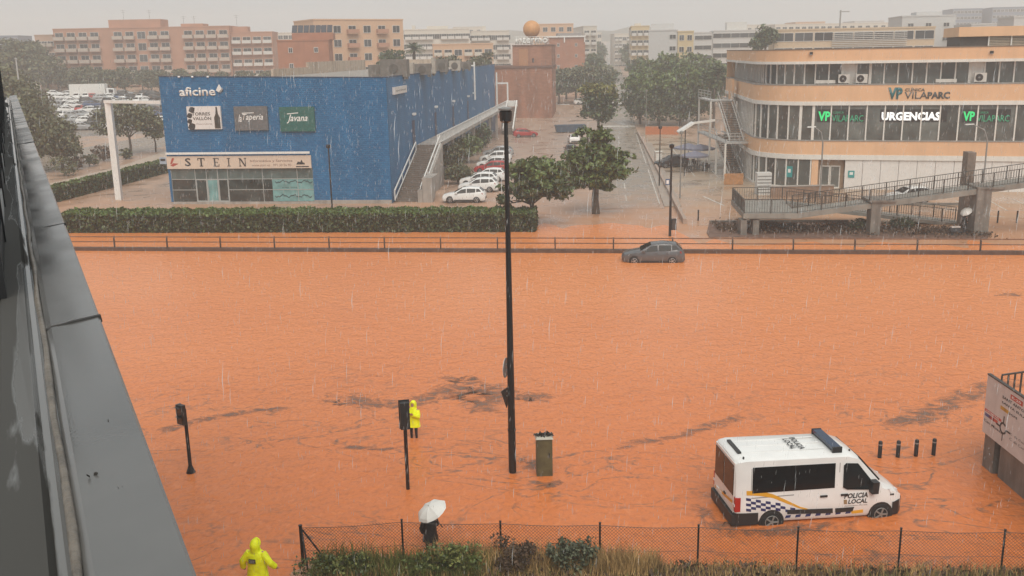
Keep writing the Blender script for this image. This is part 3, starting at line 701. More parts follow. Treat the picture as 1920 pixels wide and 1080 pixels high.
# shop front
def shop():
    teal = M('teal_film', (0.17, 0.34, 0.34), 0.25, var=0.25, scale=1.2, spec=0.5)
    gl_dark = M('shop_glass', (0.035, 0.045, 0.043), 0.08, var=0.6, scale=0.8, spec=0.6)
    gl_top = M('shop_glass_top', (0.10, 0.135, 0.13), 0.15, var=0.3, scale=0.9)
    fr = M('shop_frame', (0.42, 0.44, 0.43), 0.4, 0.2, var=0.06)
    xs = [322, 367, 388, 409, 428, 493, 558, 588]
    us = [FB.px(x, 350)[0] for x in xs]; us[0], us[-1] = gx0 + .02, gx1 - .02
    ys = [316, 336, 356, 381]; vs = [FB.px(455, y)[1] for y in ys]; vs[-1] = gz0; vs[0] = gz1
    b = MB(); b.fbox(FB, gx0, gx1, gz0 - .02, gz1, -3.2, -3.0); b.build('shop_back_wall', M('shop_inside', (0.25, 0.23, 0.2), 0.8, var=0.5, scale=0.7), cin)
    b = MB(); b.fbox(FB, gx0, gx1, -0.3, gz0, -3.2, 0.02); b.build('shop_step', CONC, cin)
    for i in range(len(us) - 1):
        for j in range(3):
            if j == 2 and i in (1, 2, 3) or j == 1 and i in (1, 2, 3): continue
            mat = gl_top if j == 0 else (teal if i >= 5 else gl_dark)
            u0, u1 = us[i], us[i + 1]
            if i in (5,) and j > 0:
                um = FB.px(510, 350)[0]
                b = MB(); b.fbox(FB, u0 + .03, um, vs[j + 1] + .03, vs[j] - .03, -0.16, -0.14); b.build('pane', gl_dark, cin); u0 = um - .02
            b = MB(); b.fbox(FB, u0 + .03, u1 - .03, vs[j + 1] + .03, vs[j] - .03, -0.16, -0.14); b.build('pane', mat, cin)
    for i in (1, 2, 3):
        dr = MB(); u0, u1 = us[i] + .03, us[i + 1] - .03
        for q in ((u0, u0 + .07, gz0, vs[1]), (u1 - .07, u1, gz0, vs[1]), (u0 + .07, u1 - .07, vs[1] - .09, vs[1]), (u0 + .07, u1 - .07, gz0, gz0 + .12)): dr.fbox(FB, q[0], q[1], q[2], q[3], -0.18, -0.12)
        o = dr.build('door', fr, cin)
        b = MB(); b.fbox(FB, u0 + .07, u1 - .07, gz0 + .12, vs[1] - .09, -0.155, -0.14); b.build('pane', teal if i == 2 else gl_dark, o)
        if i == 2:
            b = MB(); b.fbox(FB, u0 + .09, u0 + .12, gz0 + .8, gz0 + 1.5, -0.12, -0.07); b.build('handle', fr, o)
    for i in range(len(us)):
        b = MB(); b.fbox(FB, us[i] - .03, us[i] + .03, gz0, gz1, -0.2, -0.1); b.build('mullion', fr, cin)
    for j in (1, 2):
        for (a0, a1) in ((us[0], us[1]), (us[4], us[-1])) if j == 2 else ((us[0], us[-1]),):
            b = MB(); b.fbox(FB, a0 + .03, a1 - .03, vs[j] - .03, vs[j] + .03, -0.19, -0.11); b.build('transom', fr, cin)
    # wavy dark line and lettering on the teal film
    ink = M('film_ink', (0.03, 0.07, 0.08), 0.5, var=0)
    for (x0, x1, y) in ((515, 585, 341), (515, 585, 368)):
        b = MB(); pts = []
        for k in range(25):
            x = x0 + (x1 - x0) * k / 24; u, v = FB.px(x, y + 2.0 * math.sin(k * 0.9) + 1.2 * math.sin(k * 2.3)); pts.append((u, v))
        for (p, q) in zip(pts[:-1], pts[1:]): b.add([FB.p(p[0], p[1] - .05, -.13), FB.p(q[0], q[1] - .05, -.13), FB.p(q[0], q[1] + .07, -.13), FB.p(p[0], p[1] + .07, -.13)], [(0, 1, 2, 3)])
        b.build('film_print', ink, cin)
    u0, u1, v0, v1 = FB.rect(528, 350, 556, 353); fit_text('film_lettering', 'servicio tecnico', ink, FB.mat(u0, v0, -.13), u1 - u0, v1 - v0, cin)
shop()
# signs on the front
def sign_box(name, x0, y0, x1, y1, mat, label, th=0.25):
    u0, u1, v0, v1 = FB.rect(x0, y0, x1, y1)
    t = thing(name, label, 'sign', FB.p((u0 + u1) / 2, v0, 0.0))
    b = MB(); b.fbox(FB, u0, u1, v0, v1, 0.002, th); b.build('sign_panel', mat, t)
    return t, u0, u1, v0, v1, th + .006
INKW = M('white_print', (0.82, 0.82, 0.8), 0.4, var=0)
INKB = M('black_print', (0.02, 0.02, 0.022), 0.5, var=0)
t, u0, u1, v0, v1, w = sign_box('wine_sign', 353, 199, 416, 242, M('sign_white', (0.72, 0.69, 0.67), 0.35, var=0.05), 'white sign with a dark bottle and lettering, first of the three on the blue wall')
W_, H_ = u1 - u0, v1 - v0
fit_text('lettering', 'TORRES', INKB, FB.mat(u0 + .14 * W_, v0 + .60 * H_, w), W_ * .55, H_ * .14, t, bold=.02)
fit_text('lettering', 'VALLÓN', INKB, FB.mat(u0 + .16 * W_, v0 + .40 * H_, w), W_ * .55, H_ * .17, t, bold=.02)
fit_text('lettering', 'Vinos y Licores', M('brown_print', (0.2, 0.1, 0.08), .5, var=0), FB.mat(u0 + .24 * W_, v0 + .18 * H_, w), W_ * .48, H_ * .09, t)
flat_poly(FB, [(u0 + W_ * x, v0 + H_ * y) for x, y in ((.80, .03), (.97, .03), (.97, .5), (.92, .68), (.905, .97), (.865, .97), (.85, .68), (.80, .5))], w + .01, 'bottle_print', M('bottle_print', (0.035, 0.03, 0.022), .5, var=.1), t)
for cx, cy, r in ((.16, .85, .10), (.08, .60, .09), (.07, .35, .08), (.12, .12, .12)):
    flat_poly(FB, [(u0 + W_ * (cx + r * math.cos(k * .7) * (.8 + .3 * (k % 2))), v0 + H_ * (cy + 1.3 * r * math.sin(k * .7))) for k in range(9)], w + .004, 'grape_print', INKB, t)
t, u0, u1, v0, v1, w = sign_box('tapas_sign', 441, 199, 503, 244, M('sign_grey', (0.13, 0.135, 0.14), 0.45, var=0.15, scale=4), 'dark grey sign with white script, between the white and the green sign')
W_, H_ = u1 - u0, v1 - v0
fit_text('lettering', 'la', INKW, FB.mat(u0 + .12 * W_, v0 + .36 * H_, w), W_ * .1, H_ * .3, t, shear=.35, bold=.008)
fit_text('lettering', 'Taperia', INKW, FB.mat(u0 + .25 * W_, v0 + .36 * H_, w), W_ * .62, H_ * .33, t, shear=.35, bold=.008)
flat_poly(FB, [(u0 + W_ * .24, v0 + H_ * .70), (u0 + W_ * .60, v0 + H_ * .715), (u0 + W_ * .60, v0 + H_ * .745), (u0 + W_ * .24, v0 + H_ * .73)], w + .01, 'flourish', INKW, t)
t, u0, u1, v0, v1, w = sign_box('green_sign', 526, 200, 591, 246, M('sign_green', (0.012, 0.115, 0.1), 0.45, var=0.15, scale=4), 'dark green sign with white script on the blue wall')
W_, H_ = u1 - u0, v1 - v0
fit_text('lettering', 'Javana', INKW, FB.mat(u0 + .2 * W_, v0 + .33 * H_, w), W_ * .6, H_ * .36, t, shear=.4, bold=.01)
flat_poly(FB, [(u0 + W_ * .22, v0 + H_ * .70), (u0 + W_ * .54, v0 + H_ * .74), (u0 + W_ * .54, v0 + H_ * .77), (u0 + W_ * .22, v0 + H_ * .73)], w + .01, 'flourish', INKW, t)
# cinema name letters
t = thing('cinema_name', 'white raised cinema name letters at the top of the blue front', 'sign', FB.p(2.5, 10.4))
u0, u1, v0, v1 = FB.rect(336, 163, 404, 180)
fit_text('lettering', 'aficine', WHITE, FB.mat(u0, v0, 0.01), u1 - u0, v1 - v0, t, bold=.02, extrude=.06)
u0, u1, v0, v1 = FB.rect(404, 158, 419, 173)
flat_poly(FB, [(u0 + .1, v0 + .2), (u0 + .45, v1), (u1 - .15, v0 + .35), (u0 + .4, v0)], .2, 'kite_logo', WHITE, t, .19)
flat_poly(FB, [(u1 - .32, v0 + .5), (u1 - .05, v0 + .3), (u1 - .15, v0 + .1), (u0 + .48, v0 - .02)], .16, 'kite_tail', M('logo_grey', (.3, .3, .3), .5, var=0), t, .15)
for x in (337, 362, 391):
    u, v = FB.px(x, 144); s = thing('spotlight', 'small white spotlight under the blue roof edge', 'spotlight', FB.p(u, v - .1), 0, 'spotlights along the blue roof edge')
    b = MB(); b.ell(FB.p(u, v, .22), .14, .14, .1, 8, 6); b.build('head', LAMPG, s); b = MB(); b.tube([FB.p(u, v, .0), FB.p(u, v, .2)], .03, 6); b.build('bracket', BLACKM, s)
# white light strip and fascia
u0, u1, v0, v1 = FB.rect(313, 284.5, 582, 288.5)
t = thing('light_strip', 'thin white light strip above the shop fascia', 'light strip', FB.p(6, v0))
b = MB(); b.fbox(FB, U0 + .05, u1, v0, v1, .22, .34); b.build('tube', WHITE, t)
for k in range(5):
    b = MB(); u = U0 + .6 + (u1 - U0 - 1.2) * k / 4; b.fbox(FB, u, u + .06, v0 + .04, v0 + .1, .002, .22); b.build('bracket', BLACKM, t)
u0, u1, v0, v1 = FB.rect(315, 292, 584, 316)
t = thing('shop_fascia', 'long cream fascia with big black serif letters over the shop windows', 'sign', FB.p(6, v0))
fas = M('fascia_cream', (0.66, 0.53, 0.43), .4, var=.05)
b = MB(); b.fbox(FB, U0 + .01, u1, v0 + .02, v1, .002, .16); b.build('sign_panel', fas, t)
SER = INKB
def serif(ch, x0, x1):
    a, c, v0_, v1_ = FB.rect(x0, 296, x1, 311.5); w_, h_ = c - a, v1_ - v0_
    def r(bm, x0, x1, y0, y1): bm.fbox(FB, a + x0 * w_, a + x1 * w_, v0_ + y0 * h_, v0_ + y1 * h_, .163, .2)
    if ch == 'S': fit_text('letter', 'S', SER, FB.mat(a, v0_, .17), w_, h_, t, bold=.02); return
    bm = MB()
    if ch == 'T': r(bm, .4, .6, .07, .92); r(bm, 0, 1, .92, 1); r(bm, 0, .08, .72, .92); r(bm, .92, 1, .72, .92); r(bm, .25, .75, 0, .07)
    if ch == 'E': r(bm, .15, .35, .07, .93); r(bm, 0, .95, .93, 1); r(bm, 0, 1, 0, .07); r(bm, .35, .75, .47, .54); r(bm, .88, .95, .75, .93); r(bm, .93, 1, .07, .27); r(bm, .70, .76, .38, .47)
    if ch == 'I': r(bm, .35, .65, .07, .93); r(bm, 0, 1, .93, 1); r(bm, 0, 1, 0, .07)
    if ch == 'N':
        r(bm, .1, .18, .06, .94); r(bm, .82, .9, .06, .94); r(bm, 0, .22, .94, 1); r(bm, 0, .3, 0, .06); r(bm, .7, 1, .94, 1)
        q = [(.1, .94), (.32, .94), (.9, 0), (.74, 0)]
        bm.loft([[FB.p(a + x * w_, v0_ + y * h_, w) for x, y in q] for w in (.163, .199)])
    bm.build('letter', SER, t)
for ch, x0, x1 in (('S', 348, 359), ('T', 372, 385), ('E', 401, 412), ('I', 427, 433), ('N', 449, 463)): serif(ch, x0, x1)
a, c, p, q = FB.rect(470, 299, 549, 304.5); fit_text('lettering', 'Informática y Servicios', M('brown_print', (0.2, .1, .08), .5), FB.mat(a, p, .165), c - a, q - p, t, bold=.01)
a, c, p, q = FB.rect(473, 307, 547, 311.5); fit_text('lettering', 'www.stein.es   971 30 56 90', MATS['brown_print'], FB.mat(a, p, .165), c - a, q - p, t)
a, c, p, q = FB.rect(556, 299, 578, 308)
flat_poly(FB, [(a, p), (c - .3, p), (c - .4, p + .22), (c - .5, p + .15), (a + .6, q), (a + .45, p + .25), (a + .2, p + .3)], .17, 'logo', INKB, t, .01)
a, c, p, q = FB.rect(556, 311, 580, 313); flat_poly(FB, [(a, p), (c, p), (c, q), (a, q)], .17, 'logo_bar', INKB, t, .01)
a, c, p, q = FB.rect(320, 296, 336, 312)
flat_poly(FB, [(a, p + .1), (a + .35, p + .35), (c, p + .3), (a + .3, p)], .17, 'logo', M('logo_red', (.4, .06, .04), .5, var=0), t, .01)
flat_poly(FB, [(a, p + .25), (a + .25, q), (a + .5, q - .02), (a + .22, p + .3)], .175, 'logo', MATS['logo_red'], t, .01)
# small blue projecting sign at the near edge
u, v = FB.px(307, 301); t = thing('projecting_sign', 'small square sign sticking out at the edge of the shop fascia', 'sign', FB.p(U0, v))
b = MB(); b.fbox(FB, U0 - .75, U0 - .02, v - .35, v + .35, .05, .16); b.build('sign_panel', M('sign_pale_blue', (.35, .42, .5), .4, var=.1), t)
b = MB(); b.fbox(FB, U0 - .65, U0 - .12, v - .05, v + .2, .165, .17); b.build('print', INKB, t)
# sign on the side wall
u0, u1, v0, v1 = FS.rect(735, 160, 758, 177)
t = thing('side_name_sign', 'small white cinema sign near the corner of the blue side wall', 'sign', FS.p(u0, v0))
b = MB(); b.fbox(FS, u0, u1, v0 + .1, v1 - .1, .02, .3); b.build('sign_panel', M('sign_white', (.7, .7, .7), .4), t)
fit_text('lettering', 'ocine', M('logo_grey', (.3, .3, .3), .5), FS.mat(u0 + .5, v0 + .35, .306), u1 - u0 - 1.0, v1 - v0 - .7, t, bold=.03)
# fire doors along the gallery
ZGAL = 4.75
for (x0, y0, x1, y1) in ((771, 226, 779, 252), (813, 211, 820, 248), (846, 200, 853, 230), (874, 189, 880, 216)):
    u = FS.px((x0 + x1) / 2, (y0 + y1) / 2)[0]
    b = MB(); b.fbox(FS, u - .75, u + .75, ZGAL, ZGAL + 2.9, .003, .05); d_ = b.build('door', M('door_blue', (.012, .035, .1), .4, var=.1), cin)
    b = MB(); b.fbox(FS, u + .5, u + .62, ZGAL + 1.0, ZGAL + 1.15, .05, .12); b.build('handle', LGREYM, d_)
    s = thing('wall_lamp', 'small white lamp over a blue fire door', 'lamp', FS.p(u, ZGAL + 3.6), 0, 'lamps over the fire doors')
    b = MB(); b.fbox(FS, u - .35, u + .35, ZGAL + 3.5, ZGAL + 3.75, .003, .35); b.build('lamp_housing', WHITE, s); b = MB(); b.fbox(FS, u - .25, u + .25, ZGAL + 3.44, ZGAL + 3.495, .05, .3); b.build('diffuser', LAMPG, s)
# white pole fixed to the side wall
u, _ = FS.px(886, 160); t = thing('roof_mast', 'thin white mast with a bracket fixed to the blue side wall', 'mast', FS.p(u, 8))
b = MB(); b.tube([FS.p(u, 7.5, .35), FS.p(u, 13.6, .35)], .14, 8); b.build('pole', WHITE, t)
b = MB(); b.fbox(FS, u - .1, u + .1, 12.9, 13.1, -.6, .3); b.fbox(FS, u - .1, u + .1, 8.5, 8.7, .0, .3); b.build('bracket', WHITE, t)

# outside stair, gallery and balustrade
def gallery():
    root = thing('outside_stair', 'concrete outside stair and gallery with white balustrade along the blue side wall', 'stair', FS.p(3, 0, 1.5))
    t0, t1, wS = 1.0, 14.2, 2.6
    n = 28
    for k in range(n):
        a = t0 + (t1 - t0) * k / n; z = ZGAL * (k + 1) / n
        b = MB(); b.fbox(FS, a, a + (t1 - t0) / n + .04, max(0, z - .45), z, .15, wS); b.build('step', STEPM, root)
    b = MB()
    for w0 in (wS + .002,):
        b.loft([[FS.p(u, v, w) for u, v in ((t0 - .4, 0), (t1, 0), (t1, ZGAL + .1), (t0 + 2.6, 1.4), (t0 - .4, 1.35))] for w in (wS + .02, wS + .5)])
    b.build('stair_wall', CONC, root)
    b = MB(); b.loft([[FS.p(u, v, w) for u, v in ((t0 - .4, -.1), (t0 + .02, -.1), (t0 + 3.4, 1.9), (t0 + 3.4, 2.6), (t0 - .4, 2.6))] for w in (wS + .52, wS + 1.55)]); b.build('stair_block', CONC, root)
    L1 = LSIDE - 2
    b = MB(); b.fbox(FS, t1, L1, ZGAL - .35, ZGAL - .01, .02, 2.6); b.build('gallery_slab', CONC, root)
    for k in range(8):
        u = t1 + 2 + k * 10.2; b = MB(); b.fbox(FS, u, u + .4, 0, ZGAL - .35, 2.05, 2.45); b.build('column', CONC, root)
    def rail(p0, p1, step, name='balustrade'):
        b = MB(); p0, p1 = Vector(p0), Vector(p1)
        b.beam(p0 + Vector((0, 0, 1.05)), p1 + Vector((0, 0, 1.05)), .12, .12); r = b.build('handrail', WHITE, root)
        b = MB(); b.beam(p0 + Vector((0, 0, .12)), p1 + Vector((0, 0, .12)), .1, .1); b.build('bottom_rail', WHITE, root)
        ln = (p1 - p0).length; k = int(ln / step)
        for i in range(k + 1):
            q = p0.lerp(p1, i / k); b = MB(); b.beam(q + Vector((0, 0, 0)), q + Vector((0, 0, 1.04)), .13, .09, up=(1, 0, 0)); b.build('baluster', WHITE, root)
    rail(FS.p(t1, ZGAL, 2.5), FS.p(L1, ZGAL, 2.5), 1.0)
    rail(FS.p(t0 + .3, .5, wS + .2), FS.p(t1, ZGAL, wS + .2), 3.4); rail(FS.p(t0 - .5, 0.3, .25), FS.p(t1 - 1.5, ZGAL - .6, .25), 3.4)
    # far flight that comes back down
    for k in range(18):
        z = ZGAL * (1 - (k + 1) / 18); u = L1 - 1 - k * .5
        b = MB(); b.fbox(FS, u - .5, u, max(0, z - .1), z + .12, 2.65, 4.6); b.build('step', STEPM, root)
    b = MB(); 
    for w in (2.7, 4.55): b.beam(FS.p(L1 - 1, ZGAL + 1, w), FS.p(L1 - 10, 1.0, w), .22, .5)
    b.build('stair_parapet', WHITE, root)
    b = MB(); b.fbox(FS, L1 - 1, L1, ZGAL, ZGAL + 1.1, 2.7, 4.6); b.build('landing_panel', WHITE, root)
    t = thing('white_portal', 'tall thin white portal frame at the far end of the gallery', 'portal', FS.p(L1 - .5, ZGAL, 1))
    for w in (.5, 2.6):
        b = MB(); b.fbox(FS, L1 - .6, L1 - .3, ZGAL, ZGAL + (6.5 if w < 1 else 4.6), w, w + .28); b.build('post', WHITE, t)
    b = MB(); b.fbox(FS, L1 - .6, L1 - .3, ZGAL + 4.3, ZGAL + 4.6, .8, 2.6); b.build('crossbar', WHITE, t)
gallery()
# plant on the cinema roof
def roof_units():
    dk, pl = M('unit_grey', (.17, .155, .14), .6, var=.2, dirt=.4), M('unit_pale', (.42, .38, .33), .6, var=.15, dirt=.3)
    def unit(x0, x1, y0, s, d_, mat, label, fan=True):
        # a box standing on the roof: pixel columns x0..x1, top at row y0, s metres beyond the front wall
        base = FS.p(s, 0, 0); Y = base.y
        a, c = ATY(x0, y0, Y), ATY(x1, y0, Y); zt = a.z; zb = HB - .4
        t = thing('roof_unit', label, 'roof unit', (a.x, Y, zb))
        b = MB(); b.box(a.x, c.x, Y, Y + d_, zb + .25, zt); b.build('casing', mat, t)
        b = MB()
        for xx in (a.x + .15, c.x - .35): b.box(xx, xx + .2, Y + .1, Y + d_ - .1, zb, zb + .25)
        b.build('skid', DCONC, t)
        if fan:
            b = MB(); n = 1
            for k in range(n):
                xx = a.x + (c.x - a.x) * (k + .5) / n; b.tube([(xx, Y - .01, (zt + zb) / 2 + .1), (xx, Y - .06, (zt + zb) / 2 + .1)], min(.5, (zt - zb) * .3), 12)
            b.build('grille', MATS.get('grille_grey') or M('grille_grey', (.11, .1, .09), .7, var=.2), t)
    unit(712, 762, 112, 8, 3, dk, 'big dark grey roof unit at the corner of the blue cinema roof')
    unit(764, 774, 118, 14, 2, pl, 'narrow pale roof unit beside the big dark one', False)
    unit(776, 806, 120, 18, 3, dk, 'wide dark roof unit next to a narrow pale one on the cinema roof')
    unit(808, 815, 108, 24, 2, pl, 'tall pale chimney box amid the cinema roof units', False)
    unit(817, 838, 112, 32, 3, dk, 'dark roof unit beyond the pale chimney box', True)
    unit(842, 862, 114, 42, 3, pl, 'pale roof unit halfway along the blue side wall', True)
    unit(864, 882, 116, 52, 3, dk, 'dark low roof unit by the white mast', True)
    unit(690, 712, 122, 11, 3, dk, 'low dark roof unit behind the corner of the blue roof', False)
    # stained parapet along the rear of the roof
    t = thing('stained_parapet', 'pale stained concrete parapet along the rear of the cinema roof', 'parapet', (D3.x, D3.y, HB))
    for (s0, s1, h) in ((34, 50, 1.0), (50, 86, 1.75)):
        p, q = A3 + sd3 * s0, A3 + sd3 * s1; b = MB(); b.beam(p + Vector((.2, 0, HB - .4 + h / 2)), q + Vector((.2, 0, HB - .4 + h / 2)), .3, h); b.build('wall', M('stained_wall', (.5, .4, .31), .8, var=.1, dirt=.8, dirtcol=(.2, .13, .09)), t)
    p, q = D3 + Vector((0.6, -1, 0)), C3 + Vector((-12, -1, 0)); b = MB(); b.beam(p + Vector((.3, 0, HB + .4)), q + Vector((0, 0, HB + .4)), .3, 1.6); b.build('wall', MATS['stained_wall'], t)
roof_units()
# white gate frame beside the cinema
t = thing('white_gate_frame', 'tall white steel gate frame joined to the edge of the blue cinema', 'gate frame', G(222, 375))
g0 = G(224, 375); zt = ATY(202, 188, g0.y).z - .3
b = MB(); b.box(g0.x - .32, g0.x + .32, g0.y - .3, g0.y + .3, -.2, zt); b.build('post', WHITE, t)
e = FB.p(U0, 0); b = MB(); b.beam((g0.x - .3, g0.y, zt + .16), (e.x - .02, e.y + .3, zt + .16), .5, .3); b.build('crossbar', WHITE, t)
# ------------------------------------------------------------------ clinic with the rounded corner
CANG = -15.0
FC = Frame(G(1553, 355), CANG)
UA = -1.95; RC = 6.5
PHI = math.radians(180 + CANG - 84.264)
CC = FC.p(UA, 0, -RC)
SIDE0 = CC + (FC.n * math.cos(PHI) - FC.d * math.sin(PHI)) * RC
SNRM = (FC.n * math.cos(PHI) - FC.d * math.sin(PHI))
LS = min(60, Frame(SIDE0, 84.264).px(1362, 150)[0]); UE = 32.0
ARC = RC * PHI
def cpath(s, off=0.0, z=0.0):
    """point on the clinic outline: s >= 0 along the front, -ARC..0 round the corner, below that along the side"""
    if s >= 0: p = FC.p(UA + s, 0, off)
    elif s >= -ARC:
        a = -s / RC; p = CC + (FC.n * math.cos(a) - FC.d * math.sin(a)) * (RC + off)
    else: p = SIDE0 + SNRM * off + SD * (-s - ARC)
    return Vector((p.x, p.y, z))
def carc(s0, s1, n_arc=14):
    ss = [s0, s1] + [-ARC * k / n_arc for k in range(n_arc + 1)]
    return sorted({round(s, 4) for s in ss if s0 - 1e-6 <= s <= s1 + 1e-6})
SMIN, SMAX = -(ARC + LS), UE - UA
clinic = thing('clinic_building', 'peach and white clinic of three storeys with a rounded glazed corner', 'clinic', (FC.o.x, FC.o.y, 0))
def cband(name, o0, o1, z0, z1, mat, s0=None, s1=None, parent=None):
    b = MB(); ss = carc(SMIN if s0 is None else s0, SMAX if s1 is None else s1)
    b.loft([[cpath(s, o0, z0), cpath(s, o1, z0), cpath(s, o1, z1), cpath(s, o0, z1)] for s in ss])
    return b.build(name, mat, parent or clinic, smooth=30)
CWH = M('clinic_white', (0.76, 0.73, 0.68), .45, var=.05, dirt=.25, dirtcol=(.5, .44, .36))
Z = dict(f1a=3.72, f1b=5.17, w1a=5.29, w1b=8.93, c2=9.34, f2b=11.0, w2a=11.12, w2b=13.22, c3=13.5, top=14.68)
cband('cornice', -.3, .14, 3.2, Z['f1a'], CWH)
cband('fascia', -.3, .06, Z['f1a'] + .003, Z['f1b'], PEACH)
cband('window_sill', -.3, .12, Z['f1b'] + .003, Z['w1a'], M('sill_grey', (.3, .28, .26), .5, var=.1))
cband('cornice', -.3, .16, Z['w1b'], Z['c2'], CWH)
cband('fascia', -.5, .06, Z['c2'] + .003, Z['f2b'], PEACH)
cband('ledge_cap', -1.3, .1, Z['f2b'] + .003, Z['w2a'], MATS['sill_grey'])
cband('cornice', -1.4, .16, Z['w2b'], Z['c3'], CWH)
cband('fascia', -.4, .06, Z['c3'] + .003, Z['top'], PEACH)
cband('roof_cap', -.4, .11, Z['top'] + .003, Z['top'] + .1, M('cap_brown', (.2, .15, .11), .6, var=.1))
cband('inner_wall', -4.2, -4.0, 0, 14.5, M('clinic_inside', (.11, .105, .1), .9, var=.5, scale=.5))
b = MB(); ss = carc(SMIN, SMAX)
for z in (14.6,):
    pts = [cpath(s, -.3, z) for s in ss]; back = [FC.p(UE, z, -46), SIDE0 + SD * (LS) + Vector((.2, 0, z))]
    b.poly(pts + [Vector((back[0].x, back[0].y, z))])
b.build('roof', roofm, clinic)
for z in (3.6, 9.1):
    b = MB(); b.loft([[cpath(s, -.32, z), cpath(s, -4.0, z), cpath(s, -4.0, z + .2), cpath(s, -.32, z + .2)] for s in ss]); b.build('floor_slab', CONC, clinic)
b = MB(); b.loft([[p + Vector((0, 0, z)) for p in (cpath(SMIN, -.02), cpath(SMIN, -25), )] for z in (0, 14.5)], closed=False, cap=False); b.build('end_wall', PEACH, clinic)
def cwindows(z0, z1, off, s_list, wide=(), doors=(), skip=()):
    for k in range(len(s_list) - 1):
        s0, s1 = s_list[k], s_list[k + 1]
        if k in skip: continue
        b = MB(); b.loft([[cpath(s, off - .12, z0), cpath(s, off - .10, z0), cpath(s, off - .10, z1), cpath(s, off - .12, z1)] for s in (s0 + .05, s1 - .05)])
        b.build('pane', CWH if k in doors else BGLASS, clinic)
    for k, s in enumerate(s_list):
        b = MB(); wd = .14 if k in wide else .065
        t = (cpath(s + .01, off) - cpath(s - .01, off)).normalized(); p = cpath(s, off - .15); q = cpath(s, off + .02)
        c = [p - t * wd, p + t * wd, q + t * wd, q - t * wd]
        b.hexa([v + Vector((0, 0, z0)) for v in c] + [v + Vector((0, 0, z1)) for v in c]); b.build('mullion', CWH, clinic)
n_arc = 7
s_arc = [-ARC + ARC * k / n_arc for k in range(n_arc)]
s_side = [-ARC - 1.25 * k for k in range(int(LS / 1.25), 0, -1)]
s_front = [1.79 * k for k in range(int(SMAX / 1.79) + 1)]
cwindows(Z['w1a'], Z['w1b'], 0, s_side + s_arc + s_front, wide=(len(s_side + s_arc), len(s_side + s_arc) - 1))
base2 = [s for s in s_side + s_arc] + [1.38 * k for k in range(int(SMAX / 1.38) + 1)]
nb = len(s_side + s_arc)
cwindows(Z['w2a'], Z['w2b'], -1.0, base2, wide=(nb + 2, nb + 4, nb + 11), doors=(nb + 2, nb + 11))
u_d0, u_d1 = FC.px(1533, 340)[0] - UA, FC.px(1582, 340)[0] - UA
g_front = [0, (u_d0 - .5) / 3 if u_d0 > 2 else .5]
s_g = s_side + s_arc + [0]
cwindows(0.25, 3.2, 0, s_g)
b = MB(); b.loft([[cpath(s, -.3, 0), cpath(s, .05, 0), cpath(s, .05, .25), cpath(s, -.3, .25)] for s in carc(SMIN, 0)]); b.build('plinth', CWH, clinic)
# entrance and ground floor wall of white panels
b = MB(); b.fbox(FC, UA + .1, UA + u_d0 - .02, 0, 3.2, -.3, .03); b.build('pier', PEACH, clinic)
b = MB(); b.fbox(FC, UA + u_d0, UA + u_d1, 0, 3.2, -.9, -.7); b.build('porch_wall', M('porch_tan', (.4, .27, .18), .6, var=.1), clinic)
um = UA + (u_d0 + u_d1) / 2 - .1
for (a, c) in ((um - 1.05, um - .02), (um + .02, um + 1.05)):
    b = MB()
    for q in ((a, a + .1, .05, 2.5), (c - .1, c, .05, 2.5), (a + .1, c - .1, 2.38, 2.5), (a + .1, c - .1, .05, .2)): b.fbox(FC, *q, -.68, -.6)
    d_ = b.build('door', CWH, clinic); b = MB(); b.fbox(FC, a + .1, c - .1, .2, 2.38, -.66, -.64); b.build('pane', BGLASS, d_)
    b = MB(); b.fbox(FC, (c - .16 if a < um - .5 else a + .1), (c - .1 if a < um - .5 else a + .16), .9, 1.5, -.6, -.55); b.build('handle', GREYM, d_)
x = UA + u_d1 + .02
panelm = M('white_panel', (.74, .71, .68), .4, var=.05, dirt=.15, dirtcol=(.5, .45, .38))
while x < UE - 1:
    b = MB(); b.fbox(FC, x + .02, x + 1.78, 0.05, 3.18, -.3, 0.0 + .004 * (int(x * 7) % 2)); b.build('wall_panel', panelm, clinic); x += 1.8
# penthouse
pu0 = FC.px(1816, 75)[0]
ph = thing('clinic_penthouse', 'peach topped slatted plant storey on the clinic roof', 'penthouse', FC.p(pu0, 14.6, -6))
slm = M('slat_beige', (.45, .37, .28), .6, var=.1)
b = MB(); b.fbox(FC, pu0, UE, 15.75, 16.75, -16, -5.9); b.build('fascia', PEACH, ph)
b = MB(); b.fbox(FC, pu0 + .3, UE, 14.6, 15.75, -15, -6.4); b.build('wall', M('dark_recess', (.06, .055, .05), .8), ph)
for k in range(7):
    b = MB(); b.fbox(FC, pu0 + 3.0, UE, 14.62 + k * .16, 14.72 + k * .16, -6.39, -6.3); b.build('slat', slm, ph)
for k in range(4):
    b = MB(); u = pu0 + 3 + k * 2.2; b.fbox(FC, u, u + .12, 14.6, 15.75, -6.3, -6.15); b.build('post', CWH, ph)
# clinic name on the fascia
t = thing('clinic_name', 'teal and grey clinic name on the upper peach fascia', 'sign', FC.p(6, 9.6))
a, c, p, q = FC.rect(1665, 164, 1692, 186); fit_text('logo', 'VP', TEAL, FC.mat(a, p, .065), c - a, q - p, t, bold=.045, extrude=.06)
a, c, p, q = FC.rect(1697, 164, 1734, 171); fit_text('lettering', 'CLÍNICA', DGREY, FC.mat(a, p, .065), c - a, q - p, t, bold=.01, extrude=.05)
a, c, p, q = FC.rect(1696, 172, 1739, 185); fit_text('lettering', 'VILA', DGREY, FC.mat(a, p, .065), c - a, q - p, t, bold=.005, extrude=.05)
a, c, p, q = FC.rect(1739, 172, 1781, 185); fit_text('lettering', 'PARC', DGREY, FC.mat(a, p, .065), c - a, q - p, t, bold=.04, extrude=.05)
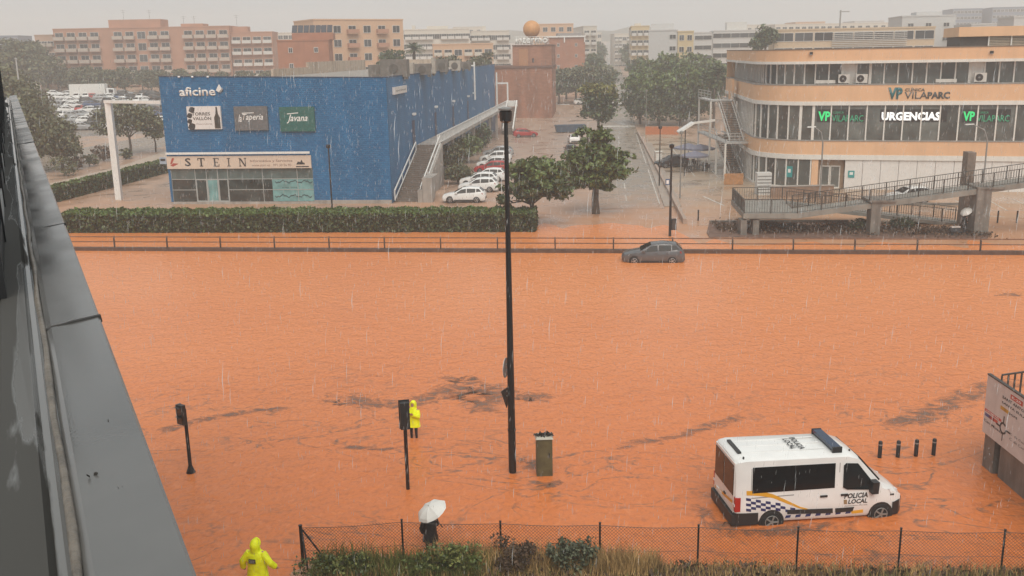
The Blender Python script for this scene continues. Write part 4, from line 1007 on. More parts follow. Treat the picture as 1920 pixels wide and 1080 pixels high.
# lit signs behind the window band
GRL = emat('lit_green', (.02, .55, .16), .5); GRL2 = emat('dim_green', (.02, .26, .13), .35); WHL = emat('lit_white', (.9, .9, .9), .4)
SB = M('sign_backing', (.012, .013, .014), .5)
for (x0, x1, x2, x3, lab) in ((1534, 1557, 1560, 1619, 'lit green clinic sign behind the window band beside the rounded corner'), (1806, 1828, 1832, 1893, 'lit green clinic sign in the window band above the footbridge')):
    t = thing('window_sign', lab, 'sign', FC.p(0, 7.8))
    a, c, p, q = FC.rect(x0 - 2, 205, x3 + 2, 229); b = MB(); b.fbox(FC, a, c, p, q, -.085, -.075); b.build('sign_panel', SB, t)
    a, c, p, q = FC.rect(x0, 209, x1, 227); fit_text('logo', 'VP', GRL, FC.mat(a, p, -.07), c - a, q - p, t, bold=.035)
    a, c, p, q = FC.rect(x2, 216, x3, 228); fit_text('lettering', 'VILAPARC', GRL2, FC.mat(a, p, -.07), c - a, q - p, t)
    a, c, p, q = FC.rect(x2 + 2, 208, x2 + 22, 213); fit_text('lettering', 'CLÍNICA', GRL2, FC.mat(a, p, -.07), c - a, q - p, t)
t = thing('emergency_sign', 'lit white emergency lettering on black in the clinic window band', 'sign', FC.p(6, 7.8))
a, c, p, q = FC.rect(1650, 205, 1776, 229); b = MB(); b.fbox(FC, a, c, p, q, -.085, -.075); b.build('sign_panel', SB, t)
a, c, p, q = FC.rect(1653, 210, 1764, 226); fit_text('lettering', 'URGENCIAS', WHL, FC.mat(a, p, -.07), c - a, q - p, t, bold=.045)
for (x0, y0, x1, y1, lab) in ((1475, 322, 1490, 342, 'small teal notice on the ground floor glass of the rounded corner'), (1590, 320, 1602, 333, 'small teal notice on the white panels beside the entrance')):
    a, c, p, q = FC.rect(x0, y0, x1, y1); off = .01
    t = thing('wall_notice', lab, 'notice', FC.p(a, p))
    if a < UA:
        sm = -RC * math.acos(max(-1, 1 - 0)) ; s_c = a - UA
        b = MB(); b.loft([[cpath(s, -.05, z) for z in (1.2, 2.4)] for s in (-2.6, -1.9)], closed=False, cap=False); b.build('sign_panel', M('teal_pale', (.03, .3, .3), .4, var=.05), t)
        b = MB(); b.loft([[cpath(s, -.045, z) for z in (1.7, 2.1)] for s in (-2.4, -2.1)], closed=False, cap=False); b.build('print', INKW, t)
    else:
        b = MB(); b.fbox(FC, a, c, p, q, .01, .05); b.build('sign_panel', M('teal_pale', (.03, .3, .3), .4, var=.05), t)
        b = MB(); b.fbox(FC, a + .15, c - .15, p + .3, q - .15, .05, .055); b.build('print', INKW, t)
# air conditioners on the ledge
def ac_unit(x, lab, wd=1.15, ht=1.0):
    u = FC.px(x, 150)[0]
    t = thing('air_conditioner', lab, 'air conditioner', FC.p(u, Z['w2a'], -.4))
    b = MB(); b.fbox(FC, u - wd / 2, u + wd / 2, Z['w2a'] + .1, Z['w2a'] + ht, -.62, -.22); b.build('casing', M('ac_white', (.6, .58, .54), .5, var=.06, dirt=.3), t)
    b = MB(); r = .36 if ht > .9 else .28; cu = u - .12
    b.tube([FC.p(cu, Z['w2a'] + .1 + (ht - .1) / 2, -.22), FC.p(cu, Z['w2a'] + .1 + (ht - .1) / 2, -.19)], r, 16); b.build('fan_grille', BLACKP, t)
    b = MB(); b.tube([FC.p(cu, Z['w2a'] + .1 + (ht - .1) / 2, -.19), FC.p(cu, Z['w2a'] + .1 + (ht - .1) / 2, -.17)], .1, 10); b.build('fan_hub', GREYM, t)
    for s in (-.4, .34):
        b = MB(); b.fbox(FC, u + s, u + s + .08, Z['w2a'], Z['w2a'] + .1, -.6, -.24); b.build('foot', BLACKP, t)
ac_unit(1583, 'air conditioner on the clinic ledge, first of the pair near the white door'); ac_unit(1616, 'air conditioner on the clinic ledge, second of the pair near the white door'); ac_unit(1839, 'air conditioner on the clinic ledge above the green window sign')
for (x, lab) in ((1548, 'low pale duct box on the clinic ledge beside the white door'), (1775, 'low pale duct box on the clinic ledge above the emergency sign')):
    u = FC.px(x, 150)[0]; t = thing('duct_box', lab, 'duct box', FC.p(u, Z['w2a']))
    b = MB(); b.fbox(FC, u - 1, u + 1, Z['w2a'] + .08, Z['w2a'] + .42, -.6, -.2); b.build('casing', MATS['ac_white'], t)
    b = MB(); b.fbox(FC, u - .8, u - .7, Z['w2a'], Z['w2a'] + .08, -.55, -.25); b.fbox(FC, u + .7, u + .8, Z['w2a'], Z['w2a'] + .08, -.55, -.25); b.build('foot', BLACKP, t)
for (x, y) in ((1521, 100), (1859, 98)):
    u, v = FC.px(x, y); t = thing('fascia_lamp', 'small dark lamp fixed to the top peach fascia of the clinic', 'lamp', FC.p(u, v), 0, 'dark lamps on the clinic fascia')
    b = MB(); b.fbox(FC, u - .16, u + .16, v - .12, v + .14, .062, .3); b.build('lamp_housing', BLACKP, t); b = MB(); b.fbox(FC, u - .12, u + .12, v - .16, v - .121, .1, .28); b.build('lens', LAMPG, t)

# steel stair at the end of the clinic
def clinic_stair():
    p0 = G(1357, 337); x0, y0 = p0.x, p0.y
    root = thing('steel_stair', 'galvanised steel emergency stair of two flights at the clinic corner', 'stair', (x0, y0, 0))
    z1, z2 = 4.33, 8.75
    def wallx(y):   # x of the side wall at depth y
        s = -ARC - (y - SIDE0.y) / SD.y if y > SIDE0.y else -ARC * .9
        return cpath(s).x
    def deck(x_0, x_1, y_0, y_1, z): 
        b = MB(); b.box(x_0, x_1, y_0, y_1, z - .16, z); b.build('platform', LGREYM, root)
    xr = SIDE0.x + .2
    for z, ya in ((z1, y0), (z2, y0 + 9.0)):
        deck(x0, xr + .3, ya, ya + 2.4, z); deck(x0 + 3.4, xr + .4, ya + 2.402, y0 + 17, z - .002); deck(x0, x0 + .9, ya + 2.402, y0 + 17, z - .002)
    def rail(a, c, posts=4):
        a, c = Vector(a), Vector(c)
        for h in (.35, .7, 1.05):
            b = MB(); b.tube([a + Vector((0, 0, h)), c + Vector((0, 0, h))], .03, 6); b.build('handrail', LGREYM, root)
        for i in range(posts + 1):
            q = a.lerp(c, i / posts); b = MB(); b.tube([q, q + Vector((0, 0, 1.08))], .03, 6); b.build('rail_post', LGREYM, root)
    rail((x0 + .05, y0 + .05, z1), (xr, y0 + .05, z1), 5); rail((x0 + .05, y0 + .05, z1), (x0 + .05, y0 + 17, z1), 7)
    rail((x0 + .05, y0 + 9.05, z2), (x0 + .05, y0 + 17, z2), 4); rail((x0 + 2.8, y0 + 9.05, z2), (xr, y0 + 9.05, z2), 3)
    for (px, py, zt) in ((x0 + .08, y0 + .08, z1 - .16), (x0 + .08, y0 + 9.1, z2 - .16), (x0 + .08, y0 + 16.6, z2 - .16), (x0 + 3.3, y0 + 9.1, z2 - .16), (x0 + .08, y0 + 5, z1 - .16)):
        b = MB(); b.box(px - .1, px + .1, py - .1, py + .1, -.1, zt); b.build('column', CWH, root)
    for (zb, zt, ya, yb) in ((0.05, z1, y0 + 1.6, y0 + 11.0), (z1, z2, y0 + 2.2, y0 + 9.6)):
        n = 24; xa, xb = x0 + 1.1, x0 + 2.6
        for k in range(n):
            y = ya + (yb - ya) * k / n; z = zb + (zt - zb) * (k + 1) / n
            b = MB(); b.box(xa, xb, y, y + .34, z - .13, z); b.build('step', STEPM, root)
        for x in (xa - .06, xb + .06):
            b = MB(); b.beam((x, ya - .1, zb + .05), (x, yb + .2, zt + .0), .08, .3); b.build('stringer', CWH, root)
            b = MB(); b.beam((x, ya - .1, zb + 1.05), (x, yb + .2, zt + 1.0), .06, .09); b.build('handrail', LGREYM, root)
            for k in range(5):
                q = Vector((x, ya, zb)).lerp(Vector((x, yb, zt)), k / 4); b = MB(); b.tube([q, q + Vector((0, 0, 1.05))], .03, 6); b.build('rail_post', LGREYM, root)
    b = MB(); b.box(x0 + 3.0, x0 + 3.2, y0 + 10.5, y0 + 12.5, 0, z2 + 2.5); b.build('wall', PEACH, root)
clinic_stair()

# ------------------------------------------------------------------ footbridge ramps
def footbridge():
    NF = Frame(G(1405, 443), -5.736)      # plane of the bridge's near edge, u towards the climbing end
    root = thing('footbridge', 'grey footbridge ramp with dark railings climbing in front of the clinic', 'footbridge', NF.o)
    DK = M('deck_concrete', (.25, .24, .215), .6, var=.15, scale=.8, dirt=.5, dirtcol=(.1, .09, .08))
    def slab(a, c, w, th, name='deck'):
        a, c = Vector(a), Vector(c); d = (c - a); s = Vector((-d.y, d.x, 0)).normalized() * (w / 2); dn = Vector((0, 0, -th))
        b = MB(); b.hexa([a - s + dn, c - s + dn, c + s + dn, a + s + dn, a - s, c - s, c + s, a + s]); b.build(name, DK, root); return s
    base_post = MB().box(-.035, .035, -.035, .035, 0, 1.12); base_bal = MB().box(-.011, .011, -.011, .011, .08, 1.05)
    pm = base_post.build('rail_post', RAILM, root, local=True); bmh = base_bal.build('baluster', RAILM, root, local=True)
    first = {'rail_post': pm, 'baluster': bmh}
    rinv = wm(root).inverted(); nbal = [0]; bulk = MB()
    def inst(kind, p):
        if first[kind] is not None: o = first[kind]; first[kind] = None
        else: o = (pm if kind == 'rail_post' else bmh).copy(); COL.objects.link(o)
        o.location = rinv @ Vector(p)
    def rail(a, c, gap=.2, post=1.9):
        a, c = Vector(a), Vector(c); ln = (c - a).length
        b = MB(); b.beam(a + Vector((0, 0, 1.12)), c + Vector((0, 0, 1.12)), .07, .05); b.build('handrail', RAILM, root)
        b = MB(); b.beam(a + Vector((0, 0, .09)), c + Vector((0, 0, .09)), .05, .03); b.build('bottom_rail', RAILM, root)
        n = max(1, round(ln / post))
        for i in range(n + 1): inst('rail_post', a.lerp(c, i / n))
        m = int(ln / gap)
        for i in range(1, m):
            p = a.lerp(c, i / m)
            if nbal[0] < 298: inst('baluster', p); nbal[0] += 1
            else: bulk.box(p.x - .011, p.x + .011, p.y - .011, p.y + .011, p.z + .08, p.z + 1.05)
    # landing
    zl = NF.px(1394, 410)[1]; zd = zl + .42; ul = NF.px(1394, 405)[0]; wf = -(NF.o - G(1358, 384, zl)).dot(NF.n); UR = ul + 4.3
    P = [NF.p(ul, 0, 0), NF.p(UR, 0, 0), NF.p(UR, 0, wf), NF.p(ul - .1, 0, wf)]
    b = MB(); b.prism([(p.x, p.y) for p in P], zl, zd); b.build('landing', DK, root)
    (ua, za), (ub, zb_) = NF.px(1640, 374), NF.px(1910, 341); sl = (zb_ - za) / (ub - ua); zu = lambda u: za + sl * (u - ua) + .42
    up0, up1 = NF.p(UR, zd, -1.3), NF.p(62, zu(62), -1.3)
    s = slab(up0, up1, 2.5, .42, 'ramp_deck')
    le = NF.px(1850, 436); lo0, lo1 = NF.p(UR, zd, wf + 1.2), NF.p(le[0], .1, wf + 1.2)
    s2 = slab(lo0, lo1, 2.3, .3, 'ramp_deck')
    z2 = Vector((0, 0, 2.1)); i_ = .06
    rail(up0 - s * .95, up1 - s * .95); rail(NF.p(ul + i_, zd, -.08), NF.p(UR, zd, -.08))
    rail(NF.p(ul - .02, zd, wf + .1), NF.p(ul + i_, zd, -.15))
    rail(up0 + s * .95, up1 + s * .95); rail(lo0 - s2 * .95, lo1 - s2 * .95); rail(NF.p(ul, zd, wf + .06), NF.p(UR, zd, wf + .06)); rail(lo0 + s2 * .95, lo1 + s2 * .95)
    if bulk.v: tag(bulk.build('balusters', RAILM, root), kind='stuff')
    def pier(x, y, w, d_, zt, name='pier'):
        b = MB(); b.box(x - w / 2, x + w / 2, y - d_ / 2, y + d_ / 2, -.3, zt); b.build(name, DCONC, root)
    p1, p2 = G(1640, 443), G(1838, 443)
    up_, vp_ = (p1 - NF.o).dot(NF.d), (p2 - NF.o).dot(NF.d); z1_, z2_ = zu(up_) - .44, zu(vp_) - .44
    pier(p1.x, p1.y + .5, .8, 1.0, z1_ - .24); pier(p2.x, p2.y + .6, 1.15, 1.3, z2_ - .24)
    for u_, z in ((up_, z1_), (vp_, z2_)):
        b = MB(); b.fbox(NF, u_ - .6, u_ + 1.5, z - .24, z - .08, -2.6, .1); b.build('crosshead', DCONC, root)
    b = MB(); b.fbox(NF, vp_ - .1, vp_ + .55, -.2, NF.px(1842, 303)[1] + .3, -5.2, -4.0); b.build('pier', M('brown_pier', (.2, .155, .125), .7, var=.2), root)
    q = G(1405, 443); pier(q.x - .45, q.y + .7, .5, 1.2, zl - .12); pier(q.x + .55, q.y + .7, .5, 1.2, zl - .12)
    b = MB(); b.fbox(NF, ul + .4, UR - .4, zl - .115, zl - .003, wf + .6, -.4); b.build('landing_beam', DCONC, root)
footbridge()

# ------------------------------------------------------------------ brick tower with sign and ball
def tower():
    F = Frame(G(907, 222, ZG), -5.736)
    root = thing('brick_tower', 'tall windowless red brown tower beyond the blue cinema', 'tower', F.p(0, 0))
    x1 = F.px(1035, 150)[0]; zc, zt = F.px(1000, 127)[1], F.px(1000, 86)[1]; xu = F.px(961, 100)[0]
    BT = brick_mat('tower_brick', -5.736, (.30, .135, .085), (.36, .17, .11), (.25, .13, .09), .9, .3, .75, .02, .22)
    b = MB(); b.fbox(F, 0, x1, -.3, zc, -16, 0); b.build('lower_wall', BT, root)
    b = MB(); b.fbox(F, -.2, x1 + .25, zc + .003, zc + .45, -16.2, .25); b.build('cornice', M('tower_cornice', (.16, .08, .06), .7, var=.1), root)
    b = MB(); b.fbox(F, xu, x1, zc + .455, zt, -15, -.05); b.build('upper_wall', BT, root)
    b = MB(); b.fbox(F, xu - .1, x1 + .1, zt + .003, zt + .25, -15.1, .1); b.build('roof_cap', MATS['tower_cornice'], root)
    a, c, p, q = F.rect(973, 92, 990, 122); b = MB(); b.fbox(F, a, c, zc + .46, q, -.045, .0); b.build('roof_door', M('door_tan', (.42, .2, .1), .6, var=.1), root)
    a, c, p, q = F.rect(998, 109, 1001, 117); b = MB(); b.fbox(F, a, c, p, q, -.045, .03); b.build('vent', BLACKP, root)
    t = thing('roof_lettering', 'white roof letters on a frame under the orange ball', 'sign', F.p(xu, zt + .25))
    a, c, p, q = F.rect(966, 72, 1027, 84)
    fit_text('lettering', 'intermo', WHITE, F.mat(a, zt + .5, -.1), c - a, 1.5, t, bold=.03, extrude=.2, shear=.1)
    b = MB()
    for z in (zt + .45, zt + 1.2, zt + 1.9): b.fbox(F, a - .3, c + .3, z, z + .08, -.35, -.25)
    for k in range(12): u = a + (c - a) * k / 11; b.fbox(F, u, u + .08, zt + .25, zt + 2.05, -.36, -.24)
    b.build('sign_frame', WHITE, t)
    u, v = F.px(994, 54); r = 15.7 * (F.o.y + 4) / 1860
    t = thing('roof_ball', 'big orange ball on top of the brick tower', 'ball', F.p(u, zt + .25, -4))
    b = MB(); b.ell(F.p(u, v, -4), r, r, r, 32, 24); b.build('ball', M('ball_orange', (.62, .3, .11), .5, var=.15, scale=.5, dirt=.3, dirtcol=(.3, .16, .09)), t, smooth=60)
    b = MB(); b.tube([F.p(u, zt + .25, -4), F.p(u, v - r + .05, -4)], .25, 10); b.build('stand', LGREYM, t)
tower()

# ------------------------------------------------------------------ town behind
def win_mesh(name, w, h, frame, glass):
    b = MB(); t = .09
    b.box(-w / 2, w / 2, -.06, 0, 0, h, 1)
    for q in ((-w / 2 - t, -w / 2, -t, h + t), (w / 2, w / 2 + t, -t, h + t), (-w / 2, w / 2, h, h + t), (-w / 2, w / 2, -t, 0)): b.box(q[0], q[1], -.10, 0, q[2], q[3], 0)
    b.box(-.03, .03, -.09, -.061, 0, h, 0)
    me = b.build(name, [frame, glass]); m = me.data; bpy.data.objects.remove(me); return m
def balc_mesh(name, w, h, mat, slab):
    b = MB(); b.box(-w / 2, w / 2, -1.1, 0, -.15, 0, 1); b.box(-w / 2, w / 2, -1.16, -1.08, 0, h, 0)
    b.box(-w / 2, -w / 2 + .06, -1.08, 0, 0, h, 0); b.box(w / 2 - .06, w / 2, -1.08, 0, 0, h, 0)
    me = b.build(name, [mat, slab]); m = me.data; bpy.data.objects.remove(me); return m
PALEW = M('far_white', (.62, .6, .57), .6, var=.05)
FGL = M('far_glass', (.05, .055, .06), .25, var=.3, scale=.3, orand=.6)
def block(name, label, cat, F, u0, u1, z0, zt, depth, mat, floors, bays, win=(1.4, 1.3), balc=None, zf=None, roof_items=(), side=False, skip=()):
    root = thing(name, label, cat, F.p(u0, z0))
    b = MB(); b.fbox(F, u0, u1, z0 - .5, zt, -depth, 0); b.build('wall', mat, root)
    b = MB(); b.fbox(F, u0 - .1, u1 + .1, zt + .002, zt + .3, -depth - .1, .1); b.build('roof_cap', mat, root)
    wmn = win_mesh('window', win[0], win[1], PALEW, FGL); bw = (u1 - u0) / bays
    bmn = balc_mesh('balcony', bw * balc[0], balc[1], balc[2], mat) if balc else None
    fh = zf or (zt - z0) / floors; inv = wm(root).inverted()
    def put(me, nm, m4): o = link(nm, me, root); o.matrix_local = inv @ m4
    R = Matrix(((F.d.x, -F.n.x, 0, 0), (F.d.y, -F.n.y, 0, 0), (0, 0, 1, 0), (0, 0, 0, 1)))
    for f in range(floors):
        for k in range(bays):
            if (f, k) in skip or (-1, k) in skip: continue
            z = zt - (f + 1) * fh + .9 if not balc else zt - (f + 1) * fh + .35
            m4 = R.copy(); m4.translation = F.p(u0 + bw * (k + .5), z, .004); put(wmn, 'window', m4)
            if balc and (balc[3] is None or k % balc[3] != balc[3] - 1):
                m4 = R.copy(); m4.translation = F.p(u0 + bw * (k + .5), zt - (f + 1) * fh + .2, .004); put(bmn, 'balcony', m4)
    if side:
        n = max(2, int(depth / 4)); R2 = Matrix(((-F.n.x, -F.d.x * side, 0, 0), (-F.n.y, -F.d.y * side, 0, 0), (0, 0, 1, 0), (0, 0, 0, 1)))
        if side > 0: uu = u1 + .004
        else: uu = u0 - .004
        R2 = Matrix(((-F.n.x * side, -F.d.x * side, 0, 0), (-F.n.y * side, -F.d.y * side, 0, 0), (0, 0, 1, 0), (0, 0, 0, 1)))
        for f in range(floors):
            for k in range(n):
                m4 = R2.copy(); m4.translation = F.p(uu, zt - (f + 1) * fh + .9, -depth * (k + .5) / n); put(wmn, 'window', m4)
    for (a, c, h, w0, w1, m_) in roof_items:
        b = MB(); b.fbox(F, a, c, zt + .305, zt + .3 + h, w1, w0); b.build('roof_house', m_, root)
    return root
def antenna(F, u, z, w, h, label, grp='roof aerials of the brick apartment block'):
    t = thing('roof_aerial', label, 'aerial', F.p(u, z, w), 0, grp)
    b = MB(); b.tube([F.p(u, z, w), F.p(u, z + h, w)], .05, 5); b.build('mast', GREYM, t); b = MB(); b.beam(F.p(u - .8, z + h - .3, w), F.p(u + .8, z + h - .3, w), .05, .05); b.beam(F.p(u - .5, z + h - .8, w), F.p(u + .5, z + h - .8, w), .05, .05); b.build('elements', GREYM, t)
BRA = M('apartment_brick', (.46, .24, .16), .8, var=.1, scale=.3)
RAILP = M('pale_railing', (.5, .42, .36), .6, var=.08)
F = Frame((0, 300), 0.0)
ua, ub, uc = F.px(103, 90)[0], F.px(432, 90)[0], F.px(512, 90)[0]
zt = F.px(260, 53)[1]
PX = lambda x, y=60: F.px(x, y)[0]
block('brick_apartments', 'long red brick apartment block with rows of balconies behind the car park trees', 'apartment block', F, ua, ub, 0, zt, 14, BRA, 5, 15, (2.3, 2.0), (.86, 1.0, RAILP, 8), 3.35,
      [(PX(200), PX(298), F.px(250, 36)[1] - zt - .3, -2, -9, BRA), (PX(336), PX(377), F.px(350, 44)[1] - zt - .3, -2, -8, BRA)], skip=[(-1, 4), (-1, 10)])
zt2 = F.px(470, 61)[1]
F2 = Frame(F.p(ub + .05, 0, -1.5), 5.0)
block('brick_apartments', 'lower brick apartment wing adjoining the end of the long block', 'apartment block', F2, 0, F2.px(512, 90)[0], 0, zt2, 12, BRA, 4, 4, (2.2, 1.7), (.86, .95, PALEW, None), 3.3, [(F2.px(431, 55)[0], F2.px(462, 55)[0], 1.6, -2, -7, BRA)])
zt3 = F.px(80, 67)[1]
block('brick_apartments', 'paler stepped end wing of the brick block beside tall trees', 'apartment block', Frame(F.p(0, 0, .5), 0.0), PX(65), ua - .05, 0, zt3, 12, M('apartment_brick_pale', (.45, .3, .22), .8, var=.1, scale=.3), 4, 3, (1.8, 1.3), (.8, .9, RAILP, None), 3.35)
for x, w in ((225, -4), (272, -5), (338, -4), (354, -6), (440, -3)): antenna(F, PX(x), F.px(x, 38)[1] if 200 < x < 298 else zt + .3, w, 3.2, 'thin aerial on the roof of the brick apartment block')
# brown block with solar panels
F = Frame((0, 214), 6.0)
za = F.px(560, 77)[1]; a, c = F.px(521, 100)[0], F.px(617, 100)[0]
root = block('brown_block', 'plain red brown block carrying solar panels on its roof', 'building', F, a, c, 0, za, 12, BRICKR, 4, 2, (.7, .9), None, 3.2, [(F.px(543, 65)[0], F.px(622, 65)[0], 1.4, -4, -11, BRICKR)])
SOL = M('solar_glass', (.03, .035, .05), .12, var=.1)
for k in range(7):
    t = thing('solar_panel', 'tilted solar collector in the row on the brown block', 'solar panel', F.p(0, 0), 0, 'solar collectors on the brown block')
    u = F.px(543, 65)[0] + k * 1.28 * (F.px(622, 65)[0] - F.px(543, 65)[0]) / 9; z = za + 1.75
    b = MB(); b.hexa([F.p(u, z, -4.2), F.p(u + 1.1, z, -4.2), F.p(u + 1.1, z + 1.5, -6.4), F.p(u, z + 1.5, -6.4), F.p(u, z + .1, -4.2), F.p(u + 1.1, z + .1, -4.2), F.p(u + 1.1, z + 1.6, -6.4), F.p(u, z + 1.6, -6.4)]); b.build('collector', SOL, t)
    b = MB(); b.beam(F.p(u + .2, z, -6.2), F.p(u + .2, z + 1.4, -6.2), .08, .08); b.beam(F.p(u + .9, z, -6.2), F.p(u + .9, z + 1.4, -6.2), .08, .08); b.build('strut', LGREYM, t)
# peach block
PEB = M('far_peach', (.62, .4, .26), .75, var=.06)
F = Frame((F.p(0, 0, -14) + Vector((F.px(597, 80)[0], 0, 0))), 30.0)
zt = F.px(600, 38)[1]; uL, uR = F.px(590, 80)[0], F.px(757, 80)[0]
block('peach_block', 'peach apartment block with brick bays behind the brown block', 'apartment block', F, uL, uR, 0, zt, 14, PEB, 5, 6, (1.7, 1.5), (.75, .9, BRA, 2), 3.1)
# white terraces
WB = M('far_cream', (.62, .57, .5), .7, var=.06)
F = Frame((0, 335), 3.0)
block('white_terrace_block', 'long off white stepped apartment block beyond the palm tree', 'apartment block', F, F.px(760, 90)[0], F.px(880, 90)[0], 0, F.px(820, 56)[1], 14, WB, 5, 9, (3.0, 1.5), (.9, .9, PALEW, 5), 3.2, [(F.px(772, 60)[0], F.px(778, 60)[0], 1.3, -2, -6, WB), (F.px(800, 60)[0], F.px(840, 60)[0], 1.0, -3, -8, WB)])
block('white_terrace_block', 'off white apartment block with dark balcony rows just before the tower', 'apartment block', Frame((0, 345), 3.0), F.px(882, 90)[0], F.px(955, 90)[0], 0, F.px(900, 58)[1], 14, WB, 5, 6, (3.0, 1.5), (.9, .9, PALEW, 4), 3.2, [(F.px(903, 60)[0], F.px(910, 60)[0], 1.6, -2, -5, WB)])
F = Frame((0, 258), 5.0)
block('low_peach_house', 'low peach and brick house between the palm and the tower', 'house', F, F.px(812, 100)[0], F.px(925, 100)[0], 0, F.px(850, 84)[1], 10, PEB, 3, 6, (1.8, 1.4), (.8, .9, WB, 3), 3.0)
# brick building beyond the tower
F = Frame((0, 300), 3.0)
zt = F.px(1060, 72)[1]
block('brick_gable_block', 'red brick block with white roof beam beside the brick tower', 'building', F, F.px(1030, 100)[0], F.px(1097, 100)[0], 0, zt, 16, BRICKR, 4, 2, (.6, .8), None, 3.2, [(F.px(1048, 65)[0], F.px(1092, 65)[0], 1.3, -3, -9, M('far_grey', (.3, .3, .3), .7, var=.1))])
t = thing('roof_beam', 'white roof beam edge on the red brick block beside the tower', 'beam', F.p(0, zt)); a, c = F.px(1024, 68)[0], F.px(1098, 68)[0]
b = MB(); b.fbox(F, a, c, zt + .31, zt + .75, .1, .5); b.build('beam', WHITE, t)
for x in (1057, 1095): b = MB(); u = F.px(x, 70)[0]; b.fbox(F, u, u + .35, zt - 1.2, zt + .3, .11, .4); b.build('bracket', WHITE, t)
F = Frame((0, 330), 3.0)
block('peach_top_block', 'peach block rising behind the orange ball', 'apartment block', F, F.px(1000, 90)[0], F.px(1075, 90)[0], 0, F.px(1040, 46)[1], 14, PEB, 6, 5, (1.4, 1.3), None, 3.1)
F = Frame((0, 345), 3.0)
block('pale_street_block', 'pale grey apartment block closing the street beyond the brick gable', 'apartment block', F, F.px(1094, 90)[0], F.px(1119, 90)[0], 0, F.px(1105, 50)[1], 30, WB, 6, 2, (1.6, 1.4), (.7, .9, PALEW, None), 3.1, side=1)
F = Frame((0, 470), 3.0)
block('pale_street_block', 'hazy distant block low beside the end of the street', 'apartment block', F, F.px(1104, 90)[0], F.px(1128, 90)[0], GH(0, 470), F.px(1105, 62)[1], 60, WB, 5, 3, (1.6, 1.4), None, 3.1, side=1)
# far side of the street
YB = M('far_yellow', (.6, .47, .28), .7, var=.06); GB = M('far_pale_grey', (.55, .54, .53), .7, var=.05)
F = Frame((0, 330), -6.0)
block('cream_corner_block', 'cream apartment block with a yellow gable on the far corner of the street', 'apartment block', F, F.px(1183, 90)[0], F.px(1217, 90)[0], 0, F.px(1195, 50)[1], 40, YB, 6, 3, (1.7, 1.5), (.7, .9, PALEW, None), 3.1, [(F.px(1190, 48)[0], F.px(1202, 48)[0], .8, -2, -6, WB)], side=-1)
F = Frame((0, 262), -8.0)
block('white_office_block', 'white block with a yellow stripe and few windows beyond the street trees', 'building', F, F.px(1216, 90)[0], F.px(1270, 90)[0], 0, F.px(1240, 58)[1], 18, GB, 4, 3, (1.5, 1.0), None, 2.9, [(F.px(1220, 50)[0], F.px(1264, 50)[0], 1.6, -4, -10, GB)], skip=[(-1, 0), (-1, 1)])
block('yellow_stair_block', 'narrow pale yellow stair wing joined to the white block', 'building', Frame(F.p(0, 0, .3), -8.0), F.px(1270, 90)[0] + .05, F.px(1300, 90)[0], 0, F.px(1285, 60)[1], 16, YB, 5, 2, (1.1, 1.2), None, 2.9)
F = Frame((0, 290), -8.0)
block('grey_office_block', 'pale grey office block with ribbon windows behind the clinic corner', 'building', F, F.px(1300, 90)[0], F.px(1336, 90)[0], 0, F.px(1320, 62)[1], 16, GB, 5, 1, (4.6, 1.1), None, 2.7)
block('grey_office_block', 'long pale office block with dark ribbon windows below a white roof house', 'building', Frame(F.p(0, 0, .4), -8.0), F.px(1336, 90)[0] + .05, F.px(1470, 90)[0], 0, F.px(1390, 58)[1], 16, GB, 5, 4, (4.8, 1.2), None, 2.7, [(F.px(1364, 52)[0], F.px(1402, 52)[0], 2.2, -3, -9, PALEW)])
F = Frame((0, 215), -10.0)
TAN = M('far_tan', (.55, .42, .29), .75, var=.08)
zt = F.px(1600, 55)[1]; sl = block('slatted_block', 'tan block with horizontal sun slats behind the clinic roof', 'building', F, F.px(1452, 75)[0], F.px(1752, 75)[0], 0, zt, 14, TAN, 2, 8, (3.5, 1.6), None, 3.0)
for k in range(12):
    b = MB(); z = zt - 4.6 + k * .36; b.fbox(F, F.px(1560, 75)[0], F.px(1700, 75)[0], z, z + .12, .25, .4); b.build('slat', PALEW, sl)
F = Frame((0, 250), -10.0)
block('white_hall', 'plain white building with a lower roof step to the far side of the slatted block', 'building', F, F.px(1690, 60)[0], F.px(1790, 60)[0], 0, F.px(1730, 31)[1], 16, GB, 5, 3, (1.2, .8), None, 3.2, [(F.px(1722, 30)[0], F.px(1770, 30)[0], .8, -2, -8, GB)])
block('white_hall', 'low white building with a dark recess behind the penthouse', 'building', Frame((0, 232), -10.0), F.px(1752, 75)[0], F.px(1873, 75)[0], 0, F.px(1800, 50)[1], 14, GB, 4, 3, (3.0, 1.2), None, 3.2)
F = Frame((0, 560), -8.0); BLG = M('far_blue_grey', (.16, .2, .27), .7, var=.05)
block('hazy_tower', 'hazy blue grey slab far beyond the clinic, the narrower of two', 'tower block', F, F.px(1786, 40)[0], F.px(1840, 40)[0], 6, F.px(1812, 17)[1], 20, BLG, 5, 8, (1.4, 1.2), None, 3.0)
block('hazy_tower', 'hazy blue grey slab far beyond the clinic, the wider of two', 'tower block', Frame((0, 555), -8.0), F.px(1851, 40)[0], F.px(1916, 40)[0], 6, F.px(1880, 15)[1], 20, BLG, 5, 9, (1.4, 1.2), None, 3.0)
F = Frame((0, 205), -10.0)
block('stone_house', 'small white house with a dark window at the rim above the penthouse', 'house', F, F.px(1900, 50)[0], F.px(1960, 50)[0], 0, F.px(1910, 33)[1], 10, GB, 4, 3, (1.0, .8), None, 3.2)
F = Frame((0, 420), 4.0)
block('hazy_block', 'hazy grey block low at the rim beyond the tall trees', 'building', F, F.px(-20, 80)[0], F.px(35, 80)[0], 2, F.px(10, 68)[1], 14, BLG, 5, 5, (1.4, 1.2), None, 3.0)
F = Frame((0, 380), 2.0)
